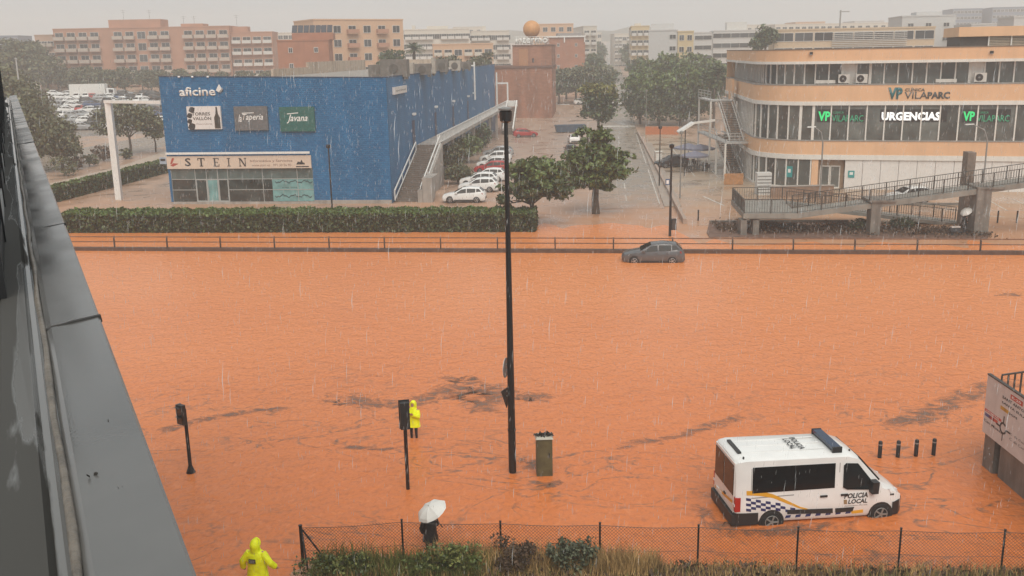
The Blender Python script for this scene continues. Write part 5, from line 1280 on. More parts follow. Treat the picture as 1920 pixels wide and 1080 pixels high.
for (x0, x1, y, lab) in ((512, 600, 62, 'hazy pale block behind the brown block with solar panels'), (1452, 1560, 46, 'hazy pale block behind the slatted block'), (1560, 1690, 44, 'hazy cream block in the distance beside a roof mast')):
    block('hazy_block', lab, 'building', F, F.px(x0, 80)[0], F.px(x1, 80)[0], 1, F.px((x0 + x1) / 2, y)[1], 14, WB, 6, 9, (1.6, 1.3), None, 3.0)
F = Frame((0, 470), 0)
for i, (x0, x1, y, m_) in enumerate(((636, 690, 52, PEB), (694, 752, 57, WB), (850, 905, 51, WB), (1068, 1102, 55, PEB), (1152, 1182, 64, WB), (1398, 1450, 47, WB), (1600, 1655, 40, GB), (300, 352, 60, WB), (1490, 1545, 42, PEB))):
    block('hazy_block', 'faint block far out in the rain haze, %s along the skyline from the brick apartments' % ('second third fourth fifth sixth seventh ninth first eighth'.split()[i]), 'building', Frame((0, 460 + 25 * (i % 4)), 0), Frame((0, 460 + 25 * (i % 4)), 0).px(x0, 80)[0], Frame((0, 460 + 25 * (i % 4)), 0).px(x1, 80)[0], 4, Frame((0, 460 + 25 * (i % 4)), 0).px((x0 + x1) / 2, y)[1], 18, m_, 6, 4, (1.6, 1.4), (.7, .9, PALEW, 3), 3.1)
F = Frame((0, 300), 0); t = thing('lattice_mast', 'thin lattice mast with a crossbar standing behind the slatted block', 'mast', F.p(F.px(1574, 60)[0], 12)); u = F.px(1574, 60)[0]
b = MB(); b.beam(F.p(u, 0), F.p(u, F.px(1574, 19)[1]), .35, .35); b.build('mast', GREYM, t); b = MB(); z = F.px(1574, 22)[1]; b.beam(F.p(u - .3, z), F.p(u + 2.6, z), .3, .25); b.build('crossbar', GREYM, t)
ORD = 'first second third fourth fifth sixth seventh eighth ninth tenth eleventh twelfth thirteenth fourteenth fifteenth sixteenth seventeenth eighteenth nineteenth twentieth'.split()
# ------------------------------------------------------------------ vegetation
def crown_points(lobes, n, seed, clump=0.2):
    rng = np.random.default_rng(seed); vol = np.array([l[3] * l[4] * l[5] for l in lobes]) ** 0.75; vol = vol / vol.sum(); out = []
    for l, v in zip(lobes, vol):
        k = max(6, int(n * v)); nc = max(5, k // 26)
        d = rng.normal(size=(nc, 3)); d /= np.linalg.norm(d, axis=1, keepdims=True)
        r = rng.uniform(0.45, 1.0, nc) ** 0.6; c = d * r[:, None]
        q = c[rng.integers(0, nc, k)] + rng.normal(scale=clump, size=(k, 3)) * np.array([1, 1, .8])
        out.append(q * np.array(l[3:6]) + np.array(l[:3]))
    return np.concatenate(out)
def tree(name, label, cat, x, y, lobes, n, size, mat, trunk=0.22, zb=None, group=None, seed=1, mat2=None, frac2=0.25, droop=.3, limbs=True, asp=1.6):
    zb = GH(x, y) if zb is None else zb
    t = thing(name, label, cat, (x, y, zb), 0, group); rng = random.Random(seed)
    zlow = min(l[2] - l[5] for l in lobes); cz = sum(l[2] for l in lobes) / len(lobes)
    b = MB(); top = Vector((rng.uniform(-.2, .2), rng.uniform(-.2, .2), max(zlow * 1.05, cz * .55)))
    m1 = Vector((rng.uniform(-.12, .12), 0, top.z * .5))
    b.tube([(0, 0, -.3), (0, 0, .1), m1, top], [trunk * 1.5, trunk * 1.15, trunk, trunk * .8], 8)
    if limbs:
        for l in lobes:
            e = Vector((l[0] * .9, l[1] * .9, l[2])); mid = top.lerp(e, .5) + Vector((rng.uniform(-.3, .3), rng.uniform(-.3, .3), .15))
            b.tube([top - Vector((0, 0, trunk)), mid, e], [trunk * .6, trunk * .4, trunk * .15], 6)
            for k in range(2):
                e2 = e + Vector((rng.uniform(-1, 1) * l[3], rng.uniform(-1, 1) * l[4], rng.uniform(-.3, .6) * l[5])) * .7
                b.tube([mid, mid.lerp(e2, .6) + Vector((0, 0, .1)), e2], [trunk * .3, trunk * .18, trunk * .06], 5)
    b.build('trunk', BARK, t, smooth=50, local=True)
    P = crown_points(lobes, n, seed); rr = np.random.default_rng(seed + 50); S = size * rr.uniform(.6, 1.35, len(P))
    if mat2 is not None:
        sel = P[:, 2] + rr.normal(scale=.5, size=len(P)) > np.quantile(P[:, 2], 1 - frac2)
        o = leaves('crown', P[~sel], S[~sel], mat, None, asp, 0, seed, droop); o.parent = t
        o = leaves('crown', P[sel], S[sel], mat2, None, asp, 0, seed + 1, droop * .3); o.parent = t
    else:
        o = leaves('crown', P, S, mat, None, asp, 0, seed, droop); o.parent = t
    return t
def lumps(n, c, R, r, seed, keep=None):
    """many small overlapping lobes scattered through an ellipsoid: an uneven crown with gaps"""
    rg = random.Random(seed); out = []
    while len(out) < n:
        v = Vector((rg.uniform(-1, 1), rg.uniform(-1, 1), rg.uniform(-1, 1)))
        if v.length > 1 or v.length < .35: continue
        q = rg.uniform(.75, 1.25) * r
        out.append((c[0] + v.x * R[0], c[1] + v.y * R[1], c[2] + v.z * R[2], q, q, q * .62))
    return out
# the two trees by the hedge end
p = G(1000, 425, .03)
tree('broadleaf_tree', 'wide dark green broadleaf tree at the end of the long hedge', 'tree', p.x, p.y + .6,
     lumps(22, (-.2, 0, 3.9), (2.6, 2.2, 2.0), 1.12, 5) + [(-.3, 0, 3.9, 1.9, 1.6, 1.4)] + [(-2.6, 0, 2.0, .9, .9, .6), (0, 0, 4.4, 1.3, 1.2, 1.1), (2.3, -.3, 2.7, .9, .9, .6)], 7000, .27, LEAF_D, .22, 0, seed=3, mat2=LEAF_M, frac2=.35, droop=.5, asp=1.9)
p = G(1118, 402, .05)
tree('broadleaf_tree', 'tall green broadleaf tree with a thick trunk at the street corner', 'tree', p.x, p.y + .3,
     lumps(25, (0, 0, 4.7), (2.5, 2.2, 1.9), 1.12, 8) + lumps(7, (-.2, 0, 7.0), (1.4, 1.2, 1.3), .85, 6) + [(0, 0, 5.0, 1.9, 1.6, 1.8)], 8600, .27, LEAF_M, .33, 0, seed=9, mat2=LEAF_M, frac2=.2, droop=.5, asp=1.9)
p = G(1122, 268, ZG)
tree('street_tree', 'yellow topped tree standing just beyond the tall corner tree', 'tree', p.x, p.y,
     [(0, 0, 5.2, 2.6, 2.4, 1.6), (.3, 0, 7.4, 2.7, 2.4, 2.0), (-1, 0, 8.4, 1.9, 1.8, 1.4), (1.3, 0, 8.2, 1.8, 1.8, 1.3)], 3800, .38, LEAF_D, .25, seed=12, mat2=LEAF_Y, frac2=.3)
p = G(1118, 255, ZG)
# bushes between stair and parked cars
for (x, y, h, w, lab, mt) in ((845, 325, 3.4, 1.9, 'round olive bush tree beside the grey stair block', LEAF_O), (876, 306, 3.8, 1.9, 'round olive bush tree between the stair and the parked cars', LEAF_M), (902, 285, 4.0, 1.4, 'small slender tree under the far end of the gallery', LEAF_D), (860, 345, 2.2, 1.3, 'low bush by the parked white cars', LEAF_O)):
    p = G(x, y, ZG); tree('bush_tree', lab, 'tree', p.x, p.y, [(0, 0, h * .62, w, w, h * .36), (.5, 0, h * .8, w * .7, w * .7, h * .25), (-.6, 0, h * .5, w * .7, w * .7, h * .25)], 1700, .26, mt, .12, seed=int(x))
# row behind the parking yard
tl = [(1048, 196), (1080, 193), (1108, 196), (1062, 186), (1128, 185)]
proto = None
for i, (x, y) in enumerate(tl):
    p = G(x, y, ZG); lab = 'dark round tree behind the yard cars, %s counting along the row from the tower' % ORD[(0, 2, 3, 1, 4)[i]]
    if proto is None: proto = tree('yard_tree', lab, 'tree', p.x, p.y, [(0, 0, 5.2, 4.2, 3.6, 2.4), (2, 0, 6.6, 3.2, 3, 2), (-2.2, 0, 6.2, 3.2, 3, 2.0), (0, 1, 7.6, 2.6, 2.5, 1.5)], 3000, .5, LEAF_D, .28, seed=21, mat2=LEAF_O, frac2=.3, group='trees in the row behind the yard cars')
    else: dup(proto, (p.x, p.y, p.z), i * 1.3, lab, scale=.9 + .08 * (i % 3))
# big trees between the street and the clinic
tr = [(1200, 232, 1.0), (1235, 238, 1.05), (1275, 236, 1.1), (1308, 228, 1.05), (1212, 205, 1.1), (1255, 206, 1.25), (1300, 204, 1.25), (1330, 200, 1.1)]
proto2 = None
for i, (x, y, s) in enumerate(tr):
    p = G(x, y, ZG); lab = 'dense grove tree by the clinic stair, %s row, %s from the street' % (('nearer', 'rear')[i // 4], ORD[i % 4])
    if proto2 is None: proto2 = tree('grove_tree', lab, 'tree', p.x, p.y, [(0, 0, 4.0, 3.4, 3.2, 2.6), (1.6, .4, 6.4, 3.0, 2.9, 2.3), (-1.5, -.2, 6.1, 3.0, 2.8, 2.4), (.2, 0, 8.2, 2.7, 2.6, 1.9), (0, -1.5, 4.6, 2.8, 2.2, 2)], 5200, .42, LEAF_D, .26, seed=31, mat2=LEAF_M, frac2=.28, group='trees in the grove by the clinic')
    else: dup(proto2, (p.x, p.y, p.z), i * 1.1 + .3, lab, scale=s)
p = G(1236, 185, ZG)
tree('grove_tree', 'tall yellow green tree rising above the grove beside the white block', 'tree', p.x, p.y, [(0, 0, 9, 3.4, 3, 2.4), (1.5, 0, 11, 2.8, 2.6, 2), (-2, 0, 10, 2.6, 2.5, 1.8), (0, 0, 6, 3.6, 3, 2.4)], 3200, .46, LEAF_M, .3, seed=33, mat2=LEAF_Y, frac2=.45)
# trees lining the far street
proto3 = None
k = 0
for s in (-1, 1):
    for d in range(9):
        t_ = 150 + d * 42; off = -9.4 if s < 0 else 3.8
        q = K0 + SN * off + SD * t_; lab = 'hazy street tree on the %s side of the receding street, %s of its row' % ('tower' if s < 0 else 'clinic', ORD[d])
        grp = 'trees lining the street on the ' + ('tower' if s < 0 else 'clinic') + ' side'
        if proto3 is None: proto3 = tree('street_tree', lab, 'tree', q.x, q.y, [(0, 0, 4.6, 2.5, 2.5, 2.0), (.9, 0, 6.6, 2.2, 2.2, 1.6), (-.9, 0, 6.0, 2.0, 2.0, 1.5)], 1300, .55, LEAF_D, .2, seed=41, group=grp)
        else: dup(proto3, (q.x, q.y, GH(q.x, q.y)), k * 1.7, lab, grp, .9 + .12 * ((k * 7) % 4))
        k += 1
# trees on the car park side
big = None
lt = [(45, 325, .9, 'spreading dark tree right beside the roof edge and the pale path'), (118, 318, .72, 'dark leaning tree between the path and the wet road'), (28, 275, 1.1, 'big dark tree behind the roof edge, taller than its neighbours'), (60, 262, .95, 'dark tree at the near rim of the car park'), (20, 240, 1.2, 'tall dark tree at the picture rim beside the lamp mast')]
for i, (x, y, s, lab) in enumerate(lt):
    p = G(x, y, ZG)
    if big is None: big = tree('park_tree', lab, 'tree', p.x, p.y, [(0, 0, 4.6, 4.2, 3.6, 2.3), (2.2, 0, 6.0, 3.3, 3.0, 2.1), (-2.4, .3, 6.4, 3.4, 3.1, 2.3), (.3, 0, 8.0, 3.0, 2.8, 1.9), (.5, -1.2, 3.8, 3.4, 2.4, 1.7)], 5200, .38, LEAF_O, .3, seed=51, mat2=LEAF_O, frac2=.3)
    else: dup(big, (p.x, p.y, p.z), i * 1.9, lab, None, s)
p = G(246, 292, ZG)
tree('park_tree', 'airy olive tree seen through the white gate frame', 'tree', p.x, p.y, [(-2.4, 0, 4.6, 2.4, 2.2, 1.7), (1.6, 0, 5.6, 2.7, 2.4, 1.9), (-.4, 0, 6.8, 2.6, 2.2, 1.6), (3.0, .5, 4.2, 1.9, 1.8, 1.4), (-3.6, 0, 6.0, 1.8, 1.6, 1.2)], 3400, .34, LEAF_O, .2, seed=61)
p = G(292, 285, ZG)
tree('park_tree', 'brownish tree close to the edge of the blue cinema', 'tree', p.x, p.y, [(0, 0, 3.8, 1.8, 1.7, 1.6), (-.8, 0, 5.2, 1.7, 1.5, 1.3)], 1300, .3, LEAF_O, .14, seed=63)
for i, (x, y, h, lab) in enumerate(((168, 312, 1.7, 'small scrubby brown bush on the verge by the gate frame'), (195, 302, 2.4, 'scrubby bush with thin stems behind the gate post'), (120, 330, 2.6, 'scrubby verge bush near the roof edge'), (146, 318, 2.0, 'scrubby reddish bush in the verge'), (236, 298, 1.5, 'low reddish bush at the foot of the airy tree'))):
    p = G(x, y, ZG); tree('scrub_bush', lab, 'bush', p.x, p.y, [(0, 0, h * .6, h * .6, h * .55, h * .4), (.5, 0, h * .4, h * .5, h * .5, h * .3)], 500, .24, SCRUB if i % 2 else LEAF_O, .06, seed=70 + i)
far = None
ft = [(8, 172, 1.3), (40, 170, 1.35), (92, 182, 1.1), (130, 168, 1.1), (165, 172, 1.15), (205, 176, 1.1), (235, 168, 1.15), (285, 172, 1.0), (60, 150, 1.5), (110, 150, 1.1), (150, 152, 1.1), (190, 148, 1.05), (300, 158, 1.0), (340, 152, 1.0), (380, 150, 1.0), (420, 150, .95), (460, 150, .95), (500, 148, .9), (268, 160, .95), (21, 150, 1.6)]
for i, (x, y, s) in enumerate(ft):
    p = G(x, y, ZG); lab = 'hazy tree in the belt before the brick apartments, %s from the roof edge' % ORD[sorted(q[0] for q in ft).index(x)]
    p = G(x, 170 + (i * 7) % 9, ZG)
    if far is None: far = tree('belt_tree', lab, 'tree', p.x, p.y, [(0, 0, 5, 4.2, 3.8, 2.6), (2.2, 0, 7, 3.4, 3.2, 2.2), (-2.2, 0, 7.2, 3.4, 3.2, 2.2), (0, 0, 8.8, 2.8, 2.8, 1.7)], 2600, .55, LEAF_O, .3, seed=81, group='trees in the belt before the brick apartments')
    else: dup(far, (p.x, p.y, p.z), i * 1.37, lab, None, s * (.6 if x > 100 else .92))
p = G(48, 165, ZG)
# palms behind the cinema
def palm(x, ytop, Y, label, n=34, L=2.6, h_off=0):
    c = ATY(x, ytop, Y); t = thing('palm_tree', label, 'palm tree', (c.x, Y, ZG))
    b = MB(); b.tube([(0, 0, -.2), (.1, 0, c.z * .5), (0, 0, c.z - ZG)], [.4, .3, .28], 9); b.build('trunk', BARK, t, smooth=50, local=True)
    rng = random.Random(x); z = c.z - ZG
    for k in range(n):
        a = k * 2.399; el = rng.uniform(-.35, 1.25); fr = MB(); pts = []
        for i in range(7):
            q = i / 6; r = L * q; pts.append(Vector((math.cos(a) * r * math.cos(el), math.sin(a) * r * math.cos(el), z + r * math.sin(el) - 1.1 * q * q * (1 if el > 0 else .4))))
        fr.tube(pts, [.035, .03, .03, .025, .02, .015, .01], 4)
        for i in range(1, 7):
            tdir = (pts[i] - pts[i - 1]).normalized(); sd_ = tdir.cross(Vector((0, 0, 1))).normalized()
            for j in range(3):
                q0 = pts[i - 1].lerp(pts[i], j / 3)
                for sg in (-1, 1):
                    tip = q0 + (sd_ * sg * .75 + tdir * .45 - Vector((0, 0, .22))) * (.75 if i < 6 else .45); w = tdir * .05
                    fr.add([q0 - w, q0 + w, tip], [(0, 1, 2)])
        fr.build('frond', LEAF_D, t, local=True, fix=False)
palm(776, 92, 205, 'palm tree with spiky fronds behind the cinema roof units')
p = ATY(728, 104, 196); tree('dark_tree', 'dark bushy tree beside the palm behind the cinema roof', 'tree', p.x, 196, [(0, 0, 12.6, 2.6, 2.3, 1.6), (1.4, 0, 13.8, 2.0, 1.9, 1.1), (-1.3, 0, 11.4, 2.2, 2, 1.5)], 1500, .42, LEAF_D, .25, seed=91)
for i, (x, y, Y, lab) in enumerate(((838, 98, 210, 'small tree behind the roof units, first of the two by the tower'), (902, 100, 212, 'small tree behind the roof units, touching the brick tower'))):
    p = ATY(x, y, Y); tree('dark_tree', lab, 'tree', p.x, Y, [(0, 0, 12.2, 2.4, 2.2, 1.7), (1.2, 0, 13.2, 1.7, 1.7, 1.1), (-1.5, 0, 11.5, 2, 2, 1.4)], 1100, .42, LEAF_O, .22, seed=93 + i)
for i, (x, y, Y, lab) in enumerate(((1437, 72, 205, 'dark tree crown above the clinic roof beside the slatted block'), (1341, 140, 190, 'dark tree at the end of the clinic roof terrace'))):
    p = ATY(x, y, Y); h = p.z; tree('dark_tree', lab, 'tree', p.x, Y, [(0, 0, h, 2.3, 2.2, 1.9), (-1.2, 0, h - 1.3, 2, 2, 1.6), (1.1, 0, h + .9, 1.4, 1.4, 1.0)], 1100, .45, LEAF_D, .25, seed=97 + i)

# clipped hedges
def hedge(name, label, a, c, w, h, n, size, seed, mat=LEAF_H):
    """from a to c along the front foot, w deep, h tall: a twiggy body with leaves over its faces"""
    a, c = Vector((a[0], a[1], 0)), Vector((c[0], c[1], 0)); d = (c - a).normalized(); nr = Vector((-d.y, d.x, 0)); ln = (c - a).length
    t = thing(name, label, 'hedge', a.lerp(c, .5)); rng = np.random.default_rng(seed)
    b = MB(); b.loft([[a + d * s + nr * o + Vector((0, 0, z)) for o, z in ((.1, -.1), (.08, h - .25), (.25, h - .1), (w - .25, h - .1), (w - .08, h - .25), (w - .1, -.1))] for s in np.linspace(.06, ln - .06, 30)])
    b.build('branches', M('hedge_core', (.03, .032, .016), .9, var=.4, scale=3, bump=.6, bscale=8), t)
    def pts(k, f):
        P = np.array([f(*rng.uniform(size=2)) for _ in range(k)]); return P + rng.normal(scale=.05, size=P.shape)
    A, D_, Nn = np.array(a), np.array(d), np.array(nr)
    wob = lambda s: .06 * math.sin(s * 2.1 + seed) + .05 * math.sin(s * 5.3)
    kt, kf = int(n * w / (w + h + .5)), int(n * h / (w + h + .5))
    top = pts(kt, lambda u, v: A + D_ * u * ln + Nn * v * w + np.array([0, 0, h + wob(u * ln)]))
    fr = pts(kf, lambda u, v: A + D_ * u * ln + Nn * wob(u * ln + 2) + np.array([0, 0, v * h]))
    en = pts(int(n * .02) + 60, lambda u, v: A + D_ * ln * (1 if u > .5 else 0) + Nn * (u * 2 % 1) * w + np.array([0, 0, v * h]))
    bk = pts(int(n * .12), lambda u, v: A + D_ * u * ln + Nn * w + np.array([0, 0, v * h]))
    S = lambda k: size * rng.uniform(.6, 1.4, k)
    leaves('foliage', np.concatenate([fr, en, bk]), S(len(fr) + len(en) + len(bk)), mat, t, 1.5, 0, seed)
    leaves('foliage', top, S(kt) * .9, MATS.get('hedge_top') or M('hedge_top', (.075, .12, .022), .5, var=.3, scale=1.2, rand=.45), t, 1.5, 0, seed + 1)  # light on the clipped top put into the colour: brighter green than the sides
a, c = G(104, 437), G(1002, 435)
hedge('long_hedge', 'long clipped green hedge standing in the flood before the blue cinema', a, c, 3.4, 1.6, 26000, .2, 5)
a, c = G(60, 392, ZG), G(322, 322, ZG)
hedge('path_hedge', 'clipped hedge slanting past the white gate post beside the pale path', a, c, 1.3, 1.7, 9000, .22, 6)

# bank in front of the fence: grass, scrub and shrubs
def bank():
    rng = np.random.default_rng(15)
    def blades(name, n, f, hmin, hmax, mat, seed, w=.012):
        V, Fc = [], []
        r = np.random.default_rng(seed)
        for i in range(n):
            x, y, z = f(r); h = r.uniform(hmin, hmax); a = r.uniform(0, 6.28); lean = r.uniform(.05, .5) * h; dx, dy = math.cos(a), math.sin(a); b2 = r.uniform(0, 6.28); wx, wy = math.cos(b2) * w, math.sin(b2) * w
            k = len(V)
            V += [(x - wx, y - wy, z), (x + wx, y + wy, z), (x + dx * lean * .35 + wx * .7, y + dy * lean * .35 + wy * .7, z + h * .6), (x + dx * lean * .35 - wx * .7, y + dy * lean * .35 - wy * .7, z + h * .6), (x + dx * lean, y + dy * lean, z + h)]
            Fc += [(k, k + 1, k + 2, k + 3), (k + 3, k + 2, k + 4)]
        me = bpy.data.meshes.new(name); me.from_pydata(V, [], Fc); me.materials.append(mat); me.update(); return tag(link(name, me), kind='stuff')
    def spot(x0, x1, y0, y1):
        def f(r):
            x = r.uniform(x0, x1); y = FENCE_Y(x) + r.uniform(y0, y1); return x, y, .14
        return f
    blades('dry_grass', 15000, spot(-6.0, 19, -2.6, .05), .15, .5, DRYG, 1)
    blades('dry_grass', 3500, spot(-1.2, 4.2, -.6, .05), .3, .8, DRYG, 4)
    blades('green_grass', 2500, spot(-6.0, 19, -2.6, 0), .2, .5, GREENG, 2)
    blades('green_grass', 2600, spot(-6.0, -1.0, -1.2, -.1), .3, .6, GREENG, 3)
    blades('green_grass', 2500, spot(9, 19, -2.6, -.8), .25, .55, GREENG, 5)
    blades('tall_grass', 800, spot(-5.8, -.4, -.7, .1), .5, .95, GREENG, 11)
    blades('tall_grass', 1400, spot(-2.5, 3.5, -.7, .1), .5, 1.05, DRYG, 12)
    P = np.stack([rng.uniform(-5.8, 19, 9000), rng.uniform(-2.5, 0, 9000), .15 + rng.uniform(0, .4, 9000) ** 1.5], -1)
    P[:, 1] += FENCE_Y(P[:, 0])
    tag(leaves('weeds', P, rng.uniform(.05, .12, 9000), SCRUB, None, 2.0, 0, 8), kind='stuff')
    _gp = lambda x, y=1078: G(x, y, .15)
    tree('green_shrub', 'bright green shrub on the bank below the white umbrella', 'shrub', _gp(838).x, _gp(838).y, [(0, 0, .45, .8, .5, .42), (.55, 0, .5, .6, .5, .4), (-.7, .1, .3, .7, .5, .3), (.1, 0, .72, .4, .4, .3)], 1900, .07, LEAF_M, .03, .15, seed=101, mat2=GREENG, frac2=.4)
    tree('grey_shrub', 'dark grey green shrub standing apart on the bank beside a fence post', 'shrub', _gp(1072).x, _gp(1072).y, [(0, 0, .55, .55, .4, .45), (.3, 0, .85, .4, .35, .3), (-.35, 0, .8, .35, .35, .3)], 1900, .065, M('leaf_grey_green', (.09, .1, .06), .6, var=.25, rand=.5), .03, .15, seed=103)
    tree('corner_shrub', 'low dark shrub at the corner post of the wire fence', 'shrub', _gp(610).x, _gp(610).y, [(0, 0, .25, .8, .5, .3), (.8, 0, .35, .6, .5, .3)], 1200, .065, LEAF_D, .03, .15, seed=105, mat2=GREENG, frac2=.3)
    tree('brown_shrub', 'reddish brown dead shrub between two fence posts', 'shrub', _gp(950).x, _gp(950).y, [(0, 0, .7, .6, .4, .6), (.5, 0, .5, .5, .4, .4)], 1000, .07, SCRUB, .02, .15, seed=107)
bank()
# low dark shrubs in the bed below the footbridge
for i, (x, y, w, h, lab) in enumerate(((1612, 432, .9, 1.0, 'dark low shrub beside the first bridge pier'), (1692, 430, 1.2, .9, 'dark low shrub between the two bridge piers'), (1480, 430, 1.4, .5, 'flat brown ground shrub under the bridge landing'), (1570, 432, 1.0, .7, 'brown low shrub under the descending ramp'), (1730, 438, .8, .5, 'small brown shrub by the second bridge pier'))):
    p = G(x, y, .1); tree('bed_shrub', lab, 'shrub', p.x, p.y, [(0, 0, h * .5, w, .6, h * .5), (.3, 0, h * .7, w * .5, .5, h * .35)], 700, .14, LEAF_D if i < 2 else SCRUB, .03, .1, seed=110 + i)
rr = np.random.default_rng(5); n = 3500
q0, q1 = G(1340, 430, 0), G(1850, 440, 0); u = rr.uniform(size=n)
P = np.stack([q0.x + (q1.x - q0.x) * u, q0.y + (q1.y - q0.y) * u + rr.normal(scale=1.1, size=n), .15 + rr.uniform(0, .25, n)], -1)
tag(leaves('ground_cover', P, rr.uniform(.1, .2, n), SCRUB, None, 1.5, 0, 9), kind='stuff')
# ------------------------------------------------------------------ vehicles
def v_ring(s):
    x, zb, w, zm, wm_, zt, wt = s
    h = [(0, zb), (w * .93, zb), (w, zb + .12), (w, zb + (zm - zb) * .62), (wm_, zm), (wt + .03, zt - .07), (wt * .86, zt - .005), (0, zt + .02)]
    return [(x, y, z) for y, z in h] + [(x, -y, z) for y, z in h[-2:0:-1]]
class Car:
    """a vehicle body lofted through stations (x, floor, half width, belt height, belt half width, top, top half width), nose towards +x"""
    def __init__(s, st): s.st = st
    def at(s, x):
        st = s.st
        for a, c in zip(st[:-1], st[1:]):
            lo, hi = sorted((a[0], c[0]))
            if lo - 1e-6 <= x <= hi + 1e-6:
                t = (x - a[0]) / (c[0] - a[0]) if c[0] != a[0] else 0
                return [p + (q - p) * t for p, q in zip(a, c)]
        return st[-1] if x < st[-1][0] else st[0]
    def side(s, x, f, sg, off=.0):
        q = s.at(x); y0, z0, y1, z1 = q[4], q[3], q[6] + .03, q[5] - .07
        return Vector((x, sg * (y0 + (y1 - y0) * f + off), z0 + (z1 - z0) * f))
    def body(s, mat, parent, name='body'):
        b = MB(); b.loft([v_ring(q) for q in s.st]); return b.build(name, mat, parent, smooth=32, local=True)
    def glass(s, pts, sg, mat, parent, name='side_window', off=.03):
        b = MB(); b.loft([[s.side(x, f, sg, -.02) for x, f in pts], [s.side(x, f, sg, off) for x, f in pts]]); return b.build(name, mat, parent, local=True)
    def screen(s, xa, xb, mat, parent, name, m=.9, off=.012, f=(.06, .94)):
        A, B_ = s.at(xa), s.at(xb)
        pa = [Vector((A[0], sg * A[6] * m, A[5] - .0)) for sg in (1, -1)]; pb = [Vector((B_[0], sg * B_[6] * m, B_[5] - .01)) for sg in (-1, 1)]
        q = [pa[0].lerp(pb[1], f[0]), pa[1].lerp(pb[0], f[0]), pa[1].lerp(pb[0], f[1]), pa[0].lerp(pb[1], f[1])]
        n = (q[1] - q[0]).cross(q[3] - q[0]).normalized()
        if n.z < 0: n = -n
        b = MB(); b.loft([[v - n * .03 for v in q], [v + n * (off + .018) for v in q]]); return b.build(name, mat, parent, local=True)
def wheel(parent, x, sg, y, r, w=.22, rim=ALLOY, arch=None):
    if arch:
        b = MB(); b.tube([(x, sg * (y - .12), r), (x, sg * (y + .012), r)], r * 1.2, 20); b.build('wheel_arch', BLACKP, parent, local=True)
    e = bpy.data.objects.new('wheel', None); COL.objects.link(e); e.parent = parent; e.location = (x, sg * y, r); e.empty_display_size = .1
    b = MB(); b.tube([(0, -sg * w * .6, 0), (0, sg * .0, 0), (0, sg * .035, 0)], [r, r, r * .93], 20); b.tube([(0, sg * .036, 0), (0, sg * .038, 0)], r * .66, 14); b.build('tyre', RUBBER, e, local=True, smooth=40)
    b = MB(); b.tube([(math.cos(k * math.pi / 8) * r * .62, sg * .045, math.sin(k * math.pi / 8) * r * .62) for k in range(17)], .016, 5, cap=False); b.tube([(0, sg * .04, 0), (0, sg * .07, 0)], r * .16, 8)
    for k in range(5):
        a = k * 2 * math.pi / 5; b.beam((0, sg * .05, 0), (math.cos(a) * r * .6, sg * .05, math.sin(a) * r * .6), .05, .03, up=(0, 1, 0))
    b.build('rim', rim, e, local=True)
CAR_ST = [(2.24, .34, .60, .60, .58, .64, .50), (2.10, .24, .80, .74, .77, .80, .66), (1.55, .20, .89, .88, .85, .95, .74), (.98, .20, .90, .96, .87, 1.05, .74), (.12, .20, .90, 1.0, .87, 1.52, .60), (-.7, .20, .90, 1.02, .87, 1.60, .62), (-1.62, .20, .90, 1.06, .86, 1.53, .60), (-2.08, .24, .88, 1.08, .82, 1.14, .66), (-2.24, .34, .78, .80, .74, .86, .62)]
def make_car(name, label, paint, loc, rz, group=None, z=0.0, detail=True, arch=True, st=CAR_ST, zoff=0.0):
    t = thing(name, label, 'car', (loc[0], loc[1], z + zoff), rz, group); c = Car(st)
    c.body(paint, t)
    for sg in (1, -1):
        c.glass([(.86, .06), (-.28, .08), (-.28, .93), (.22, .92)], sg, GLASS, t); c.glass([(-.36, .08), (-1.25, .12), (-1.25, .92), (-.36, .93)], sg, GLASS, t)
        c.glass([(-1.33, .16), (-1.82, .45), (-1.62, .88), (-1.33, .91)], sg, GLASS, t)
        b = MB(); b.box(.62, .84, sg * .9, sg * 1.06, .98, 1.12); b.build('mirror', paint, t, local=True)
        b = MB(); q = [(2.17, .42), (2.17, .70), (1.92, .80), (1.78, .84), (1.80, .80)]
        b.hexa([Vector((2.10, sg * .62, .63)), Vector((1.80, sg * .835, .70)), Vector((1.78, sg * .80, .70)), Vector((2.0, sg * .55, .63)), Vector((2.13, sg * .60, .73)), Vector((1.74, sg * .84, .82)), Vector((1.72, sg * .78, .83)), Vector((2.0, sg * .5, .78))]); b.build('headlight', LAMPG, t, local=True)
        b = MB(); b.hexa([Vector((-2.13, sg * .62, .82)), Vector((-2.0, sg * .868, .86)), Vector((-1.9, sg * .85, .86)), Vector((-2.0, sg * .6, .82)), Vector((-2.12, sg * .62, 1.02)), Vector((-1.95, sg * .872, 1.04)), Vector((-1.88, sg * .85, 1.04)), Vector((-2.0, sg * .6, 1.02))]); b.build('tail_light', REDL, t, local=True)
        b = MB(); b.box(-1.0, .95, sg * .885, sg * .915, .22, .36); b.build('sill_trim', BLACKP, t, local=True)
        for x in (-.18, -1.0):
            b = MB(); b.box(x - .1, x + .1, sg * .885, sg * .918, .87, .905); b.build('door_handle', paint, t, local=True)
        for x in (1.38, -1.34): wheel(t, x, sg, .885, .335, arch=arch)
    c.screen(.98, .12, GLASS, t, 'windscreen'); c.screen(-2.08, -1.62, GLASS, t, 'rear_window', .88)
    b = MB(); b.box(2.16, 2.262, -.5, .5, .36, .56); b.build('grille', BLACKP, t, local=True)
    b = MB(); b.box(-2.27, -2.16, -.6, .6, .36, .52); b.build('rear_bumper', BLACKP, t, local=True)
    b = MB(); b.box(-2.262, -2.2, -.26, .26, .62, .73); b.build('number_plate', WHITE, t, local=True)
    return t
